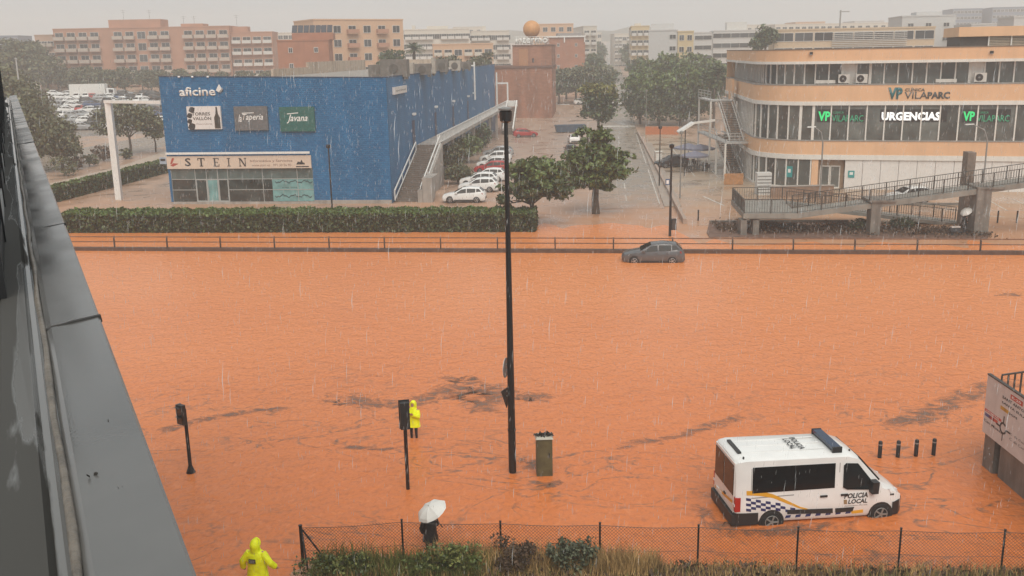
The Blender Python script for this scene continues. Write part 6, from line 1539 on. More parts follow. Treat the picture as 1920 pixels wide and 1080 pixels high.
# the flooded grey crossover by the guard rail
w0, w1 = G(1185, 493, 0), G(1270, 493, 0); d = (w1 - w0); hd = math.atan2(-d.y, -d.x); mid = (w0 + w1) / 2 + Vector((0, .9, 0))
grey_car = make_car('grey_crossover', 'grey crossover stranded in the flood against the guard rail', GREYC, mid, hd, z=-.20)
# white cars parked beside the stair, noses to the wall
white = None
cars = [(870, 381, WHITEC, 'white crossover parked closest to the hedge', 176), (897, 361, WHITEC, 'white hatchback parked second in the row after the crossover', 174), (898, 350, WHITEC, 'white car parked third in the row beside the stair', 174), (915, 341, WHITEC, 'white car parked fourth in the row, its tail to the tree', 172), (922, 326, REDC, 'red car squeezed amid the white parked cars', 172), (925, 317, WHITEC, 'white car parked just beyond the red one', 172), (929, 305, WHITEC, 'white car parked sixth along the bush row', 172), (934, 295, SILVERC, 'silver car last in the row of parked white cars', 172)]
white = None
for x, y, m_, lab, a in cars:
    p = G(x, y, ZG); p.y += .9
    if white is None: white = make_car('parked_car', lab, WHITEC, p, math.radians(a), 'cars parked beside the outside stair', z=ZG)
    else: dup(white, (p.x, p.y, p.z), math.radians(a), lab, None, None, {WHITEC: m_} if m_ is not WHITEC else None)
for x, y, m_, lab, a in ((985, 257, REDC, 'bright red car alone in the yard by the brick tower', 8), (1156, 198, WHITEC, 'white car crossing the street far beyond the corner tree', 5), (1092, 196, WHITEC, 'white car under the trees at the rear of the yard', 10), (1080, 345, DARKC, 'dark car half hidden behind the tall corner tree', 92), (1072, 318, SILVERC, 'silver car in the street row behind the tall corner tree', 90), (1070, 290, DARKC, 'dark car in the street row, third from the flood', 90), (1076, 268, WHITEC, 'white car in the street row just before the blue container', 90), (1259, 313, DARKC, 'dark car parked by the terrace parasols', 200), (1110, 190, SILVERC, 'silver car parked at the far rim of the yard', 95)):
    p = G(x, y, ZG); dup(white, (p.x, p.y, p.z), math.radians(a), lab, 'cars', None, {WHITEC: m_} if m_ is not WHITEC else None)
# light vans
def light_van(name, label, x, y, a, mat=WHITEC, z=ZG):
    p = G(x, y, z); t = thing(name, label, 'van', (p.x, p.y, z), math.radians(a))
    c = Car([(2.3, .34, .62, .7, .6, .78, .5), (2.15, .24, .85, .9, .8, .98, .7), (1.5, .2, .92, 1.05, .88, 1.15, .76), (.7, .2, .92, 1.1, .88, 1.85, .7), (-2.1, .2, .92, 1.1, .9, 1.92, .78), (-2.25, .3, .88, 1.1, .86, 1.85, .72)])
    c.body(mat, t)
    for sg in (1, -1):
        c.glass([(1.15, .06), (.25, .08), (.25, .9), (.72, .9)], sg, GLASS, t); c.glass([(.1, .15), (-.9, .15), (-.9, .85), (.1, .88)], sg, GLASS, t); c.glass([(-1.0, .15), (-2.0, .15), (-2.0, .85), (-1.0, .85)], sg, GLASS, t)
        for xx in (1.4, -1.35): wheel(t, xx, sg, .9, .33, arch=True)
        b = MB(); b.box(-2.29, -2.2, sg * .7, sg * .87, .9, 1.4); b.build('tail_light', REDL, t, local=True)
    c.screen(1.5, .7, GLASS, t, 'windscreen')
    return t
light_van('light_van', 'white box van parked at the foot of the brick tower', 1051, 196, 175)
# blue container in the yard
p = G(1069, 248, ZG); t = thing('blue_container', 'long low blue waste container in the yard beside the corner tree', 'container', (p.x, p.y, p.z), math.radians(6))
BLC = M('container_blue', (.03, .07, .12), .5, var=.15, dirt=.3)
b = MB(); b.loft([[(-2.6, y, z), (2.6, y, z), (2.9, y, z + 1.25), (-2.9, y, z + 1.25)] for y, z in ((-.9, .15), (.9, .15))]); b.build('tub', BLC, t, local=True)
b = MB(); b.box(-2.95, 2.95, -.97, -.85, 1.3, 1.42); b.box(-2.95, 2.95, .85, .97, 1.3, 1.42); b.build('rim', BLC, t, local=True)
for k in range(7):
    b = MB(); x = -2.4 + k * .8; b.box(x, x + .1, -.98, -.9, .15, 1.3); b.build('rib', BLC, t, local=True)
# distant car park: small cars, one mesh each
def small_car():
    c = Car(CAR_ST); b = MB(); b.loft([v_ring(q) for q in CAR_ST])
    for sg in (1, -1):
        for pts in ([(.86, .06), (-.28, .08), (-.28, .93), (.22, .92)], [(-.36, .08), (-1.8, .3), (-1.6, .88), (-.36, .93)]): b.loft([[c.side(x, f, sg, -.02) for x, f in pts], [c.side(x, f, sg, .03) for x, f in pts]], 1)
        for x in (1.38, -1.34): b.tube([(x, sg * .7, .33), (x, sg * .92, .33)], .33, 12, 2)
    for xa, xb in ((.98, .12), (-2.08, -1.62)):
        A, B_ = c.at(xa), c.at(xb); q = [Vector((A[0], A[6] * .9, A[5])), Vector((A[0], -A[6] * .9, A[5])), Vector((B_[0], -B_[6] * .9, B_[5])), Vector((B_[0], B_[6] * .9, B_[5]))]
        n = (q[1] - q[0]).cross(q[3] - q[0]).normalized(); n = n if n.z > 0 else -n; b.loft([[v - n * .03 for v in q], [v + n * .04 for v in q]], 1)
    return b.build('distant_car', [WHITEC, GLASS, RUBBER], smooth=32)
sc = small_car(); rng = random.Random(4); k = 0
for row, (y, xa, xb, n) in enumerate(((180, 100, 300, 14), (187, 100, 300, 14), (194, 100, 300, 13), (202, 100, 300, 12), (211, 105, 300, 11), (221, 110, 300, 10), (232, 115, 300, 9), (243, 125, 300, 8))):
    for i in range(n):
        if rng.random() < .06: continue
        x = xa + (xb - xa) * (i + rng.uniform(.3, .7)) / n; p = G(x, y + rng.uniform(-1, 1), ZG); kind = rng.choice(['white'] * 8 + ['silver'] * 5 + ['dark'] * 4 + ['blue', 'red'])
        m_ = dict(white=WHITEC, silver=SILVERC, dark=DARKC, blue=BLUEC, red=REDC)[kind]
        o = sc if k == 0 else sc.copy()
        if k: COL.objects.link(o)
        o.location = (p.x, p.y, p.z + .01); o.rotation_euler = (0, 0, math.radians(rng.choice([8, 188, 10, 96]) + rng.uniform(-3, 3)))
        tag(o, 'small %s car in the crowded car park beyond the trees' % kind, 'car', 'distant %s cars in the car park' % kind)
        if m_ is not WHITEC: o.material_slots[0].link = 'OBJECT'; o.material_slots[0].material = m_
        k += 1
# truck among them
p = G(172, 186, ZG); t = thing('box_truck', 'pale box truck standing above the parked cars near the gate frame', 'truck', (p.x, p.y, p.z), math.radians(4))
b = MB(); b.box(-5.0, 4.0, -1.2, 1.2, .9, 3.9); b.build('cargo_box', WHITE, t, local=True)
c = Car([(6.3, .5, 1.0, 1.3, 1.0, 1.4, .9), (6.2, .5, 1.1, 1.5, 1.1, 2.6, 1.0), (4.3, .5, 1.1, 1.5, 1.1, 2.8, 1.0)]); c.body(WHITEC, t, 'cab'); c.glass([(6.0, .1), (4.9, .1), (4.9, .85), (6.0, .85)], -1, GLASS, t)
for x in (5.3, -3.0, -1.8):
    for sg in (1, -1): wheel(t, x, sg, 1.0, .5, .3)

# ------------------------------------------------------------------ the police van
VA = 6.43
W0 = G(1446, 984, 0.0)
VF = Frame(W0, VA)                    # plane of the van's side that faces the camera, u = 0 at the rear axle
def police_van():
    vz = -.24
    a = math.radians(VA); nrm = Vector((-math.sin(a), math.cos(a), 0)); HW = 1.07
    o = W0 + nrm * HW
    t = thing('police_van', 'white police van with chequered stripes standing in the flood', 'van', (o.x, o.y, vz), a); t.scale = (1, 1.07, 1)
    ST = [(4.54, .42, .60, .74, .58, .80, .50), (4.46, .36, .80, .90, .78, .97, .64), (4.18, .30, .95, 1.06, .91, 1.17, .78), (3.72, .30, 1.0, 1.24, .96, 1.42, .84), (2.9, .30, 1.0, 1.27, .985, 2.34, .86), (2.5, .30, 1.0, 1.27, .99, 2.48, .91), (-.9, .34, 1.0, 1.27, .99, 2.54, .93), (-1.14, .38, .99, 1.27, .985, 2.50, .91), (-1.22, .42, .95, 1.27, .96, 2.44, .86)]
    c = Car(ST); c.body(WHITEC, t)
    def side_pt(x, z, off=.006, sg=-1):
        q = c.at(x)
        if z <= q[3]:
            z3 = q[1] + (q[3] - q[1]) * .62
            y = q[2] if z <= z3 else q[2] + (q[4] - q[2]) * (z - z3) / (q[3] - z3)
        else:
            f = (z - q[3]) / (q[5] - .07 - q[3]); y = q[4] + (q[6] + .03 - q[4]) * f
        return Vector((x, sg * (y + off), z))
    def px(x, y): u, v = VF.px(x, y); return u, v - vz
    def decal(name, pts, mat, off=.006, parent=t, sg=-1):
        b = MB(); b.loft([[side_pt(x, z, -.01, sg) for x, z in pts], [side_pt(x, z, off, sg) for x, z in pts]]); return b.build(name, mat, parent, local=True)
    # windows
    for sg in (-1, 1):
        decal('side_window', [(-.68, 1.38), (.735, 1.38), (.735, 2.24), (-.68, 2.26)], TINT, .008, sg=sg); decal('side_window', [(.742, 1.38), (2.08, 1.38), (2.08, 2.22), (.742, 2.24)], TINT, .008, sg=sg)
        fw = decal('door_window', [(2.36, 1.38), (2.5, 1.3), (3.48, 1.22), (3.40, 1.46), (2.86, 2.14), (2.44, 2.2), (2.36, 2.12)], GLASS, .03, sg=sg)
    c.screen(3.72, 2.9, GLASS, t, 'windscreen', .95, .012, (.04, .97))
    # seams, handles, mirror
    seam = M('panel_gap', (.25, .25, .25), .5, var=0)
    for x in (2.22, .74, -.72):
        decal('door_seam', [(x, .55), (x + .022, .55), (x + .022, 2.22), (x, 2.22)], seam, .003)
    decal('slide_rail', [(-.7, 1.2), (.72, 1.22), (.72, 1.25), (-.7, 1.23)], seam, .004)
    for x, z in ((1.72, 1.12), (2.42, 1.12)):
        b = MB(); p = side_pt(x, z, 0); b.box(p.x - .12, p.x + .12, p.y - .035, p.y + .01, z - .03, z + .03); b.build('door_handle', BLACKP, t, local=True)
    for sg in (-1, 1):
        b = MB(); p = side_pt(3.38, 1.36, 0, sg); b.loft([[(p.x + dx, p.y + sg * o_, p.z + dz) for dx, dz in ((-.12, -.2), (.1, -.2), (.12, .2), (-.1, .2))] for o_ in (-.02, .1, .24)]); b.build('mirror', BLACKP, t, local=True)
        # head and tail lights
        b = MB(); b.hexa([Vector(v) for v in ((4.42, sg * .6, .86), (4.08, sg * .955, .98), (4.02, sg * .9, .98), (4.22, sg * .55, .86), (4.45, sg * .62, 1.0), (3.95, sg * .952, 1.18), (3.9, sg * .9, 1.18), (4.2, sg * .55, 1.12))]); b.build('headlight', LAMPG, t, local=True)
        tl = MB(); tl.box(-1.24, -1.06, sg * .84, sg * 1.012, .78, 1.26); tl.build('tail_light', REDL, t, local=True)
        b = MB(); b.box(-1.26, -1.235, sg * .86, sg * .99, .95, 1.02); b.build('lamp_band', LAMPG, t, local=True)
        for x in (0, 3.7): wheel(t, x, sg, .99, .35, .24, rim=M('steel_rim', (.3, .3, .29), .4, .4), arch=True)
        # bumper and arch cladding
        b = MB(); b.loft([[(x, sg * y, z) for y, z in ((y0 - .1, .3), (y0 + .02, .3), (y0 + .02, zt), (y0 - .1, zt))] for x, y0, zt in ((-1.24, .95, .72), (-1.1, .99, .72), (-.46, 1.0, .70))]); b.build('corner_bumper', BLACKP, t, local=True)
        b = MB(); b.loft([[(x, sg * y, z) for y, z in ((y0 - .12, .28), (y0 + .025, .28), (y0 + .025, zt), (y0 - .12, zt))] for x, y0, zt in ((4.11, .97, .72), (4.34, .90, .74), (4.52, .70, .74))]); b.build('front_bumper_end', BLACKP, t, local=True)
    b = MB(); b.box(-1.33, -1.2, -.98, .98, .3, .66); b.build('rear_bumper', BLACKP, t, local=True, )
    b = MB(); b.box(4.45, 4.6, -.6, .6, .3, .72); b.build('front_bumper', BLACKP, t, local=True)
    # rear doors
    for sg in (-1, 1):
        y0, y1 = sorted((sg * .01, sg * .88)); b = MB(); b.hexa([Vector(v) for v in ((-1.255, y0, .7), (-1.255, y1, .7), (-1.19, y1, .7), (-1.19, y0, .7), (-1.25, y0, 2.40), (-1.25, y1 * .98, 2.40), (-1.19, y1 * .98, 2.40), (-1.19, y0, 2.40))]); dd = b.build('rear_door', WHITEC, t, local=True)
        y0, y1 = sorted((sg * .03, sg * .84)); b = MB(); b.hexa([Vector(v) for v in ((-1.268, y0, 1.28), (-1.268, y1, 1.28), (-1.2, y1, 1.28), (-1.2, y0, 1.28), (-1.266, y0, 2.3), (-1.266, y1 * .97, 2.3), (-1.2, y1 * .97, 2.3), (-1.2, y0, 2.3))]); b.build('rear_window', TINT, dd, local=True)
    b = MB(); b.box(-1.29, -1.25, -.2, -.06, 1.0, 1.06); b.build('door_handle', BLACKP, t, local=True)
    b = MB(); b.box(-1.275, -1.25, .15, .67, .78, .9); b.build('number_plate', WHITE, t, local=True)
    YEL = M('stripe_yellow', (.72, .36, .03), .35, var=.03); CHK = M('stripe_blue', (.02, .03, .12), .35, var=.03)
    b = MB(); b.add([(-1.262, .80, .74), (-1.262, -.80, 1.0), (-1.262, -.80, 1.1), (-1.262, .80, .84)], [(0, 1, 2, 3)]); b.build('rear_stripe', YEL, t, local=True)
    # curved yellow stripe on the side, then the chequers and the lettering
    top = [px(x, y) for x, y in ((1400, 921), (1425, 921), (1450, 927), (1475, 938), (1500, 950), (1515, 954))]
    bot = [px(x, y) for x, y in ((1400, 929), (1425, 930), (1450, 934), (1475, 944), (1500, 953.5), (1513, 955.5))]
    for i in range(5): decal('side_stripe', [bot[i], bot[i + 1], top[i + 1], top[i]], YEL, .007)
    q = [px(1595, 958), px(1618, 955), px(1618, 961), px(1597, 963)]; decal('side_stripe', q, YEL, .007)
    b = MB(); BL = []
    for j in range(5):
        for i in range(11):
            if (i + j) % 2: continue
            x0, y0 = 1399 + i * 9.2, 934 + j * 4.9 + i * 1.4
            x1, y1 = x0 + 9.2, y0 + 4.9
            # keep below the stripe and above the cladding
            lim = np.interp((x0 + x1) / 2, [1400, 1425, 1450, 1475, 1500], [931, 932, 936, 946, 956])
            if y0 < lim or y1 > 964 or (abs((x0 + x1) / 2 - 1446) < 26 and y1 > 959): continue
            c4 = [px(x0, y1), px(x1, y1 + 1.2), px(x1, y0 + 1.2), px(x0, y0)]
            b.loft([[side_pt(x, z, -.01) for x, z in c4], [side_pt(x, z, .006) for x, z in c4]])
    b.build('chequer_pattern', CHK, t, local=True)
    decal('side_moulding', [px(1476, 963.5), px(1561, 961.5), px(1561, 953), px(1476, 956)], BLACKP, .02); decal('side_moulding', [px(1566, 961), px(1598, 958), px(1601, 950.5), px(1566, 953)], BLACKP, .02)
    b = MB()
    for i in range(16):
        if i % 2 == 0:
            x0 = .45 + i * .17; c4 = [(x0, .44), (x0 + .17, .45), (x0 + .2, .54), (x0 + .03, .53)]; b.loft([[side_pt(x, z, -.01) for x, z in c4], [side_pt(x, z, .006) for x, z in c4]])
    b.build('chequer_pattern', CHK, t, local=True)
    Mv = wm(t)
    def side_text(txt, x0, y0, x1, y1, mat, bold=.03, shear=.18, name='lettering'):
        (ua, va), (ub, _) = px(x0, (y0 + y1) / 2), px(x1, (y0 + y1) / 2); (_, vb), (_, vt) = px((x0 + x1) / 2, y1), px((x0 + x1) / 2, y0)
        L0 = side_pt(ua, vb, .012); L1 = side_pt(ua, vt, .012); up = (L1 - L0).normalized(); n_ = Vector((1, 0, 0)).cross(up)
        m4 = Matrix(((1, up.x, n_.x, L0.x), (0, up.y, n_.y, L0.y), (0, up.z, n_.z, L0.z), (0, 0, 0, 1)))
        fit_text(name, txt, mat, Mv @ m4, ub - ua, vt - vb, t, bold, 0, shear)
    side_text('POLICIA', 1583, 924, 1627, 933.5, INKB); side_text('LOCAL', 1590, 935, 1626, 943.5, INKB); side_text("Ajuntament d'Eivissa", 1583, 946, 1626, 948.5, INKB, 0, 0)
    q = [px(1582, 945), px(1588, 945), px(1588, 937), px(1582, 937)]; decal('crest', q, M('crest_brown', (.3, .2, .1), .5, var=.1), .008)
    # roof: lettering, beacon bar, rear strip, aerials
    def roof_z(x, y): q = c.at(x); return q[5] + .02 - .025 * abs(y) / q[6]
    m4 = Mv @ Matrix(((-1, 0, 0, 2.15), (0, -1, 0, .42), (0, 0, 1, 2.535), (0, 0, 0, 1)))
    fit_text('roof_lettering', 'POLICIA', INKB, Mv @ Matrix(((0, 1, 0, 1.08), (-1, 0, 0, .42), (0, 0, 1, 2.568), (0, 0, 0, 1))), .92, .2, t, .03)
    fit_text('roof_lettering', 'LOCAL', INKB, Mv @ Matrix(((0, 1, 0, .82), (-1, 0, 0, .36), (0, 0, 1, 2.568), (0, 0, 0, 1))), .78, .2, t, .03)
    bar = thing_part = bpy.data.objects.new('beacon_bar', None); COL.objects.link(bar); bar.parent = t; bar.location = (2.2, 0, 2.51)
    b = MB(); b.box(-.15, .15, -.72, .72, .06, .16); b.build('lens', M('beacon_blue', (.012, .03, .075), .12, var=.1), bar, local=True)
    b = MB(); b.box(-.12, .12, -.70, .70, -.01, .059); b.box(-.16, .16, -.78, -.725, -.02, .17); b.box(-.16, .16, .725, .78, -.02, .17); b.build('bar_base', BLACKP, bar, local=True)
    b = MB(); b.box(-1.02, -.9, -.5, .5, 2.54, 2.60); b.build('roof_strip', BLACKP, t, local=True)
    for x, y in ((2.75, -.5), (-.95, -.82)):
        b = MB(); b.tube([(x, y, roof_z(x, y) - .04), (x, y, roof_z(x, y) + .05)], .03, 8); b.build('aerial', BLACKP, t, local=True)
    for y in (.45, 0, -.45):
        b = MB(); b.box(-.8, 1.9, y - .012, y + .012, 2.52, 2.563 - .02 * abs(y)); b.build('roof_rib', WHITEC, t, local=True)
    b = MB(); b.beam((3.1, -.5, 1.96), (3.7, .1, 1.43), .03, .03); b.beam((3.1, .3, 1.96), (3.7, .7, 1.43), .03, .03); b.build('wiper', BLACKP, t, local=True)
    decal('side_repeater', [(4.02, .96), (4.16, .95), (4.16, 1.0), (4.02, 1.01)], BLACKP, .012)
police_van()
# ------------------------------------------------------------------ street furniture
def guard_rail():
    t = thing('guard_rail', 'long two bar guard rail on a kerb wall along the flooded road', 'guard rail', (0, RC_, 0))
    f = lambda x, y0=0: Vector((x, RC_ + RM_ * x + y0, 0))
    RM = M('rusty_rail', (.2, .105, .065), .6, .1, var=.2)
    b = MB(); b.beam(f(-60) + Vector((0, .15, .02)), f(80) + Vector((0, .15, .02)), .4, .5); b.build('kerb_wall', M('muddy_kerb', (.10, .06, .042), .6, var=.25, scale=2), t)
    for h in (.72, 1.12):
        b = MB(); b.beam(f(-60) + Vector((0, .15, h)), f(80) + Vector((0, .15, h)), .06, .075); b.build('rail', RM, t)
    p0 = None
    for k in range(-13, 20):
        x = -32.0 + 4.42 * (k + 0) if k >= 0 else -32.0 + 4.42 * k
        q = f(x); q.y += .1
        if p0 is None:
            b = MB(); b.loft([[(q.x + dx, q.y + dy + by, z) for dx, dy in ((-.05, -.05), (.05, -.05), (.05, .05), (-.05, .05))] for z, by in ((.2, 0), (.7, 0), (1.0, .02), (1.18, .12))]); p0 = b.build('rail_post', MATS['muddy_post'] if 'muddy_post' in MATS else M('muddy_post', (.05, .035, .028), .6, var=.2), t); x0 = q
        else:
            o = p0.copy(); COL.objects.link(o); o.location = (q.x - x0.x, q.y - x0.y, 0)
guard_rail()
def lamp_post():
    p = G(961, 885); top = ATY(948, 212, p.y).z
    t = thing('lamp_post', 'very tall black lamp post rising from the flood in the middle of the view', 'lamp post', (p.x, p.y, 0))
    b = MB(); b.tube([(0, 0, -.3), (0, 0, 1.6), (0, 0, top - .3)], [.14, .135, .07], 14); b.build('pole', BLACKM, t, local=True, smooth=50)
    b = MB(); b.tube([(0, 0, 1.62), (0, 0, 1.70)], .15, 14); b.build('collar', BLACKM, t, local=True)
    b = MB(); b.tube([(0, 0, top - .32), (0, 0, top - .26), (0, 0, top + .05), (0, 0, top + .1)], [.1, .2, .22, .16], 16); b.build('lamp_head', BLACKM, t, local=True, smooth=40)
    b = MB(); b.tube([(0, 0, top + .101), (0, 0, top + .16), (0, 0, top + .2)], [.24, .25, .12], 16); b.build('lamp_cap', GREYM, t, local=True, smooth=40)
    # signs seen edge on
    c = ATY(951, 690, p.y)
    s = thing('round_sign', 'round traffic sign seen nearly edge on, upper of two on the tall lamp post', 'traffic sign', (p.x, p.y, c.z)); s.rotation_euler = (0, 0, math.radians(-14))
    b = MB(); b.tube([(-.19, -.0, 0), (-.165, 0, 0)], .36, 28); b.build('sign_plate', M('sign_back_grey', (.22, .21, .2), .5, .2, var=.1), s, local=True)
    b = MB(); b.tube([(-.20, 0, 0), (-.191, 0, 0)], .365, 28); b.build('sign_face', WHITE, s, local=True)
    b = MB(); b.box(-.17, .0, -.03, .03, -.1, -.05); b.box(-.17, .0, -.03, .03, .1, .15); b.build('clamp', GREYM, s, local=True)
    c = ATY(949, 742, p.y)
    s = thing('triangle_sign', 'triangular traffic sign seen at a slant, lower of two on the tall lamp post', 'traffic sign', (p.x, p.y, c.z)); s.rotation_euler = (0, 0, math.radians(-26))
    b = MB(); tri = [(.5 * math.cos(a), .5 * math.sin(a)) for a in (math.pi / 2 * 3, math.pi / 2 * 3 + 2.0944, math.pi / 2 * 3 - 2.0944)]
    tri = [(-.42, .27), (.42, .27), (0, -.5)]
    b.loft([[(x, y, z) for y, z in tri] for x in (-.2, -.175)]); b.build('sign_plate', M('sign_back_dark', (.05, .045, .042), .5, .2, var=.1), s, local=True)
    b = MB(); b.loft([[(x, y * .97, z * .97) for y, z in tri] for x in (-.208, -.201)]); b.build('sign_face', WHITE, s, local=True)
    b = MB(); b.box(-.176, .0, -.03, .03, -.05, .0); b.box(-.176, .0, -.03, .03, .12, .17); b.build('clamp', GREYM, s, local=True)
lamp_post()
def traffic_light():
    p = G(765, 917); zt = ATY(757, 754, p.y).z; zb = ATY(759, 803, p.y).z
    t = thing('traffic_light', 'black traffic light on a thin pole in front of the hooded man', 'traffic light', (p.x, p.y, 0), math.radians(12))
    b = MB(); b.tube([(0, 0, -.3), (0, 0, zt - .1)], .065, 12); b.build('pole', BLACKM, t, local=True)
    h = zt - zb
    b = MB(); b.box(-.16, .16, -.14, .10, zb, zt); b.box(-.19, .19, .10, .12, zb - .05, zt + .05); b.build('signal_head', BLACKP, t, local=True)
    for k in range(3):
        z = zb + h * (k + .5) / 3; b = MB(); b.tube([(0, .121, z), (0, .125, z)], .1, 14); b.build('lens', M(('lens_green', 'lens_amber', 'lens_red')[k], ((.01, .06, .03), (.1, .06, .005), (.09, .008, .006))[k], .2, var=0), t, local=True)
        b = MB(); b.loft([[(math.cos(a) * .115, y, z + math.sin(a) * .115) for a in np.linspace(0, math.pi, 9)] for y in (.122, .28)], closed=False, cap=False); b.build('visor', BLACKP, t, local=True)
    b = MB(); b.box(-.06, .06, -.05, .05, zb - .12, zb - .001); b.build('bracket', BLACKM, t, local=True)
    p = G(358, 886); zt = ATY(345, 757, p.y).z; zb = ATY(350, 793, p.y).z
    t = thing('pedestrian_light', 'short pedestrian signal on a dark pole with a flared foot beside the roof edge', 'traffic light', (p.x, p.y, 0), math.radians(-38))
    b = MB(); b.tube([(0, 0, -.2), (0, 0, .02), (0, 0, .2), (0, 0, .3), (0, 0, zt - .2)], [.17, .17, .1, .07, .06], 12); b.build('pole', BLACKM, t, local=True, smooth=40)
    b = MB(); b.box(-.17, .17, -.22, -.06, zb, zt); b.build('signal_head', BLACKP, t, local=True)
    b = MB(); b.box(-.19, -.171, -.24, -.02, zb, zt); b.build('side_plate', GREYM, t, local=True)
    for k in range(2):
        z = zb + (zt - zb) * (k + .5) / 2; b = MB(); b.box(-.13, .13, -.232, -.221, z - .13, z + .13); b.build('lens', M('lens_dark', (.03, .03, .03), .2, var=.2), t, local=True)
        b = MB(); b.loft([[(x, y, z + .14 - .03 * abs(x) * 5) for x in (-.16, 0, .16)] for y in (-.23, -.36)], closed=False, cap=False); b.build('visor', BLACKP, t, local=True)
traffic_light()
def cabinet():
    p = G(1021, 893); zt = ATY(1021, 822, p.y + .1).z
    OL = M('olive_cabinet', (.11, .10, .05), .55, var=.3, scale=3, bump=.2, bscale=14, dirt=.5, dirtcol=(.05, .045, .025))
    t = thing('control_cabinet', 'olive green street cabinet standing in the water beside the tall lamp post', 'cabinet', (p.x, p.y + .25, 0), math.radians(2))
    w = .29
    b = MB(); b.box(-w, w, -.25, .25, -.3, zt); b.build('body', OL, t, local=True)
    b = MB(); b.box(-w + .04, w - .04, -.262, -.251, .1, zt - .1); d_ = b.build('door', OL, t, local=True)
    b = MB(); b.box(w - .14, w - .10, -.29, -.263, .75, .9); b.build('handle', BLACKP, d_, local=True)
    b = MB(); b.hexa([Vector(v) for v in ((-w - .03, -.29, zt + .001), (w + .03, -.29, zt + .001), (w + .03, .29, zt + .001), (-w - .03, .29, zt + .001), (-w + .02, -.22, zt + .07), (w - .02, -.22, zt + .07), (w - .02, .22, zt + .07), (-w + .02, .22, zt + .07))]); b.build('lid', M('lid_pale', (.42, .40, .34), .5, var=.2, scale=6), t, local=True)
    for i, (dx, s, lab) in enumerate(((-.1, .10, 'dark clump of wet leaves, flatter of the two on the cabinet lid'), (.14, .085, 'dark clump of wet leaves, rounder of the two on the cabinet lid'))):
        c = thing('leaf_clump', lab, 'leaves', (p.x + dx, p.y + .2, zt + .07)); rng = np.random.default_rng(i); P = rng.normal(scale=(s, s * .8, s * .35 + .02 * i), size=(60, 3)); P[:, 2] = np.abs(P[:, 2]) + .01
        o = leaves('foliage', P, rng.uniform(.05, .1, 60), M('wet_leaves', (.03, .025, .02), .5, rand=.4), None, 1.4, 0, i); o.parent = c
cabinet()
bol = None
for i, (x, y, yt) in enumerate(((1649, 858, 830), (1683, 857, 829), (1717, 855, 827), (1750, 853, 825))):
    p = G(x, y); zt = ATY(x, yt, p.y).z + .06; lab = 'dark bollard in the flood, %s counting from the police van' % ('first', 'second', 'third', 'fourth')[i]
    if bol is None:
        bol = thing('bollard', lab, 'bollard', (p.x, p.y, 0), 0, 'bollards in the flood beside the police van')
        b = MB(); b.tube([(0, 0, -.3), (0, 0, zt - .03), (0, 0, zt)], [.075, .075, .05], 12); b.build('post', BLACKM, bol, local=True, smooth=40)
        b = MB(); b.tube([(0, 0, zt - .16), (0, 0, zt - .11)], .078, 12); b.build('band', GREYM, bol, local=True)
    else: dup(bol, (p.x, p.y, 0), 0, lab)
for i, (x, y, yt, lab) in enumerate(((1870, 418, 398, 'thin dark bollard on the clinic forecourt beside the second bridge pier'), (1906, 418, 398, 'thin dark bollard at the rim of the clinic forecourt'), (1309, 414, 396, 'short dark bollard at the corner of the forecourt kerb'))):
    p = G(x, y, ZG); zt = ATY(x, yt, p.y).z; t = thing('thin_bollard', lab, 'bollard', (p.x, p.y, p.z))
    b = MB(); b.tube([(0, 0, -.1), (0, 0, zt)], .07, 8); b.build('post', BLACKM, t, local=True); b = MB(); b.ell((0, 0, zt + .02), .08, .08, .06, 8, 6); b.build('knob', BLACKM, t, local=True)
# street lamps and signals beyond
def thin_lamp(x, yb, yt, label, r=.07, head='none', grp=None, z=ZG, mat=BLACKM, arm=(0, 0)):
    p = G(x, yb, z); z = p.z; q = ATY(x, yt, p.y); zt = q.z; t = thing('street_lamp', label, 'street lamp', (p.x, p.y, z), 0, grp)
    if arm == (0, 0): pts = [(0, 0, -.2), (0, 0, zt - z)]; rs = [r * 1.3, r * .8]
    else: pts = [(0, 0, -.2), (0, 0, zt - z - 1.6), (arm[0] * .25, arm[1] * .25, zt - z - .55), (arm[0], arm[1], zt - z)]; rs = [r * 1.3, r, r * .8, r * .6]
    b = MB(); b.tube(pts, rs, 8); b.build('pole', mat, t, local=True, smooth=60)
    e = Vector(pts[-1])
    b = MB()
    if head == 'flat': b.hexa([e + Vector(v) for v in ((-.75, -.15, -.06), (.1, -.15, -.02), (.1, .15, -.02), (-.75, .15, -.06), (-.7, -.1, .06), (.1, -.1, .06), (.1, .1, .06), (-.7, .1, .06))]); b.build('lamp_head', LGREYM, t, local=True)
    else: b.tube([e, e + Vector((0, 0, .06)), e + Vector((0, 0, .3)), e + Vector((0, 0, .36))], [.1, .2, .22, .05], 10); b.build('lamp_head', mat, t, local=True)
    return t
thin_lamp(624, 410, 278, 'slim black lamp post standing before the blue cinema wall')
tl = thin_lamp(1256, 443, 278, 'slim black signal pole at the mouth of the flooded street', .09, z=0.0)
p = G(1256, 443, 0)
s = thing('pole_box', 'dark box low on the slim signal pole at the street mouth', 'signal box', (p.x, p.y, .3)); b = MB(); b.box(.09, .50, -.2, .2, .25, 1.15); b.build('casing', BLACKP, s, local=True); b = MB(); b.box(.15, .44, -.212, -.201, .35, 1.05); b.build('door', M('box_face', (.06, .055, .05), .5), s, local=True)
s = thing('pole_sign', 'small blue sign on the slim signal pole at the street mouth', 'sign', (p.x, p.y, 3)); b = MB(); b.box(-.45, -.1, -.03, .0, 1.25, 1.75); b.build('sign_plate', M('sign_blue', (.05, .1, .2), .5, var=.1), s, local=True); b = MB(); b.box(-.38, -.17, -.04, -.031, 1.35, 1.65); b.build('print', INKW, s, local=True)
thin_lamp(1236, 350, 242, 'thin dark lamp post beside the street kerb, beyond the signal pole', .06)
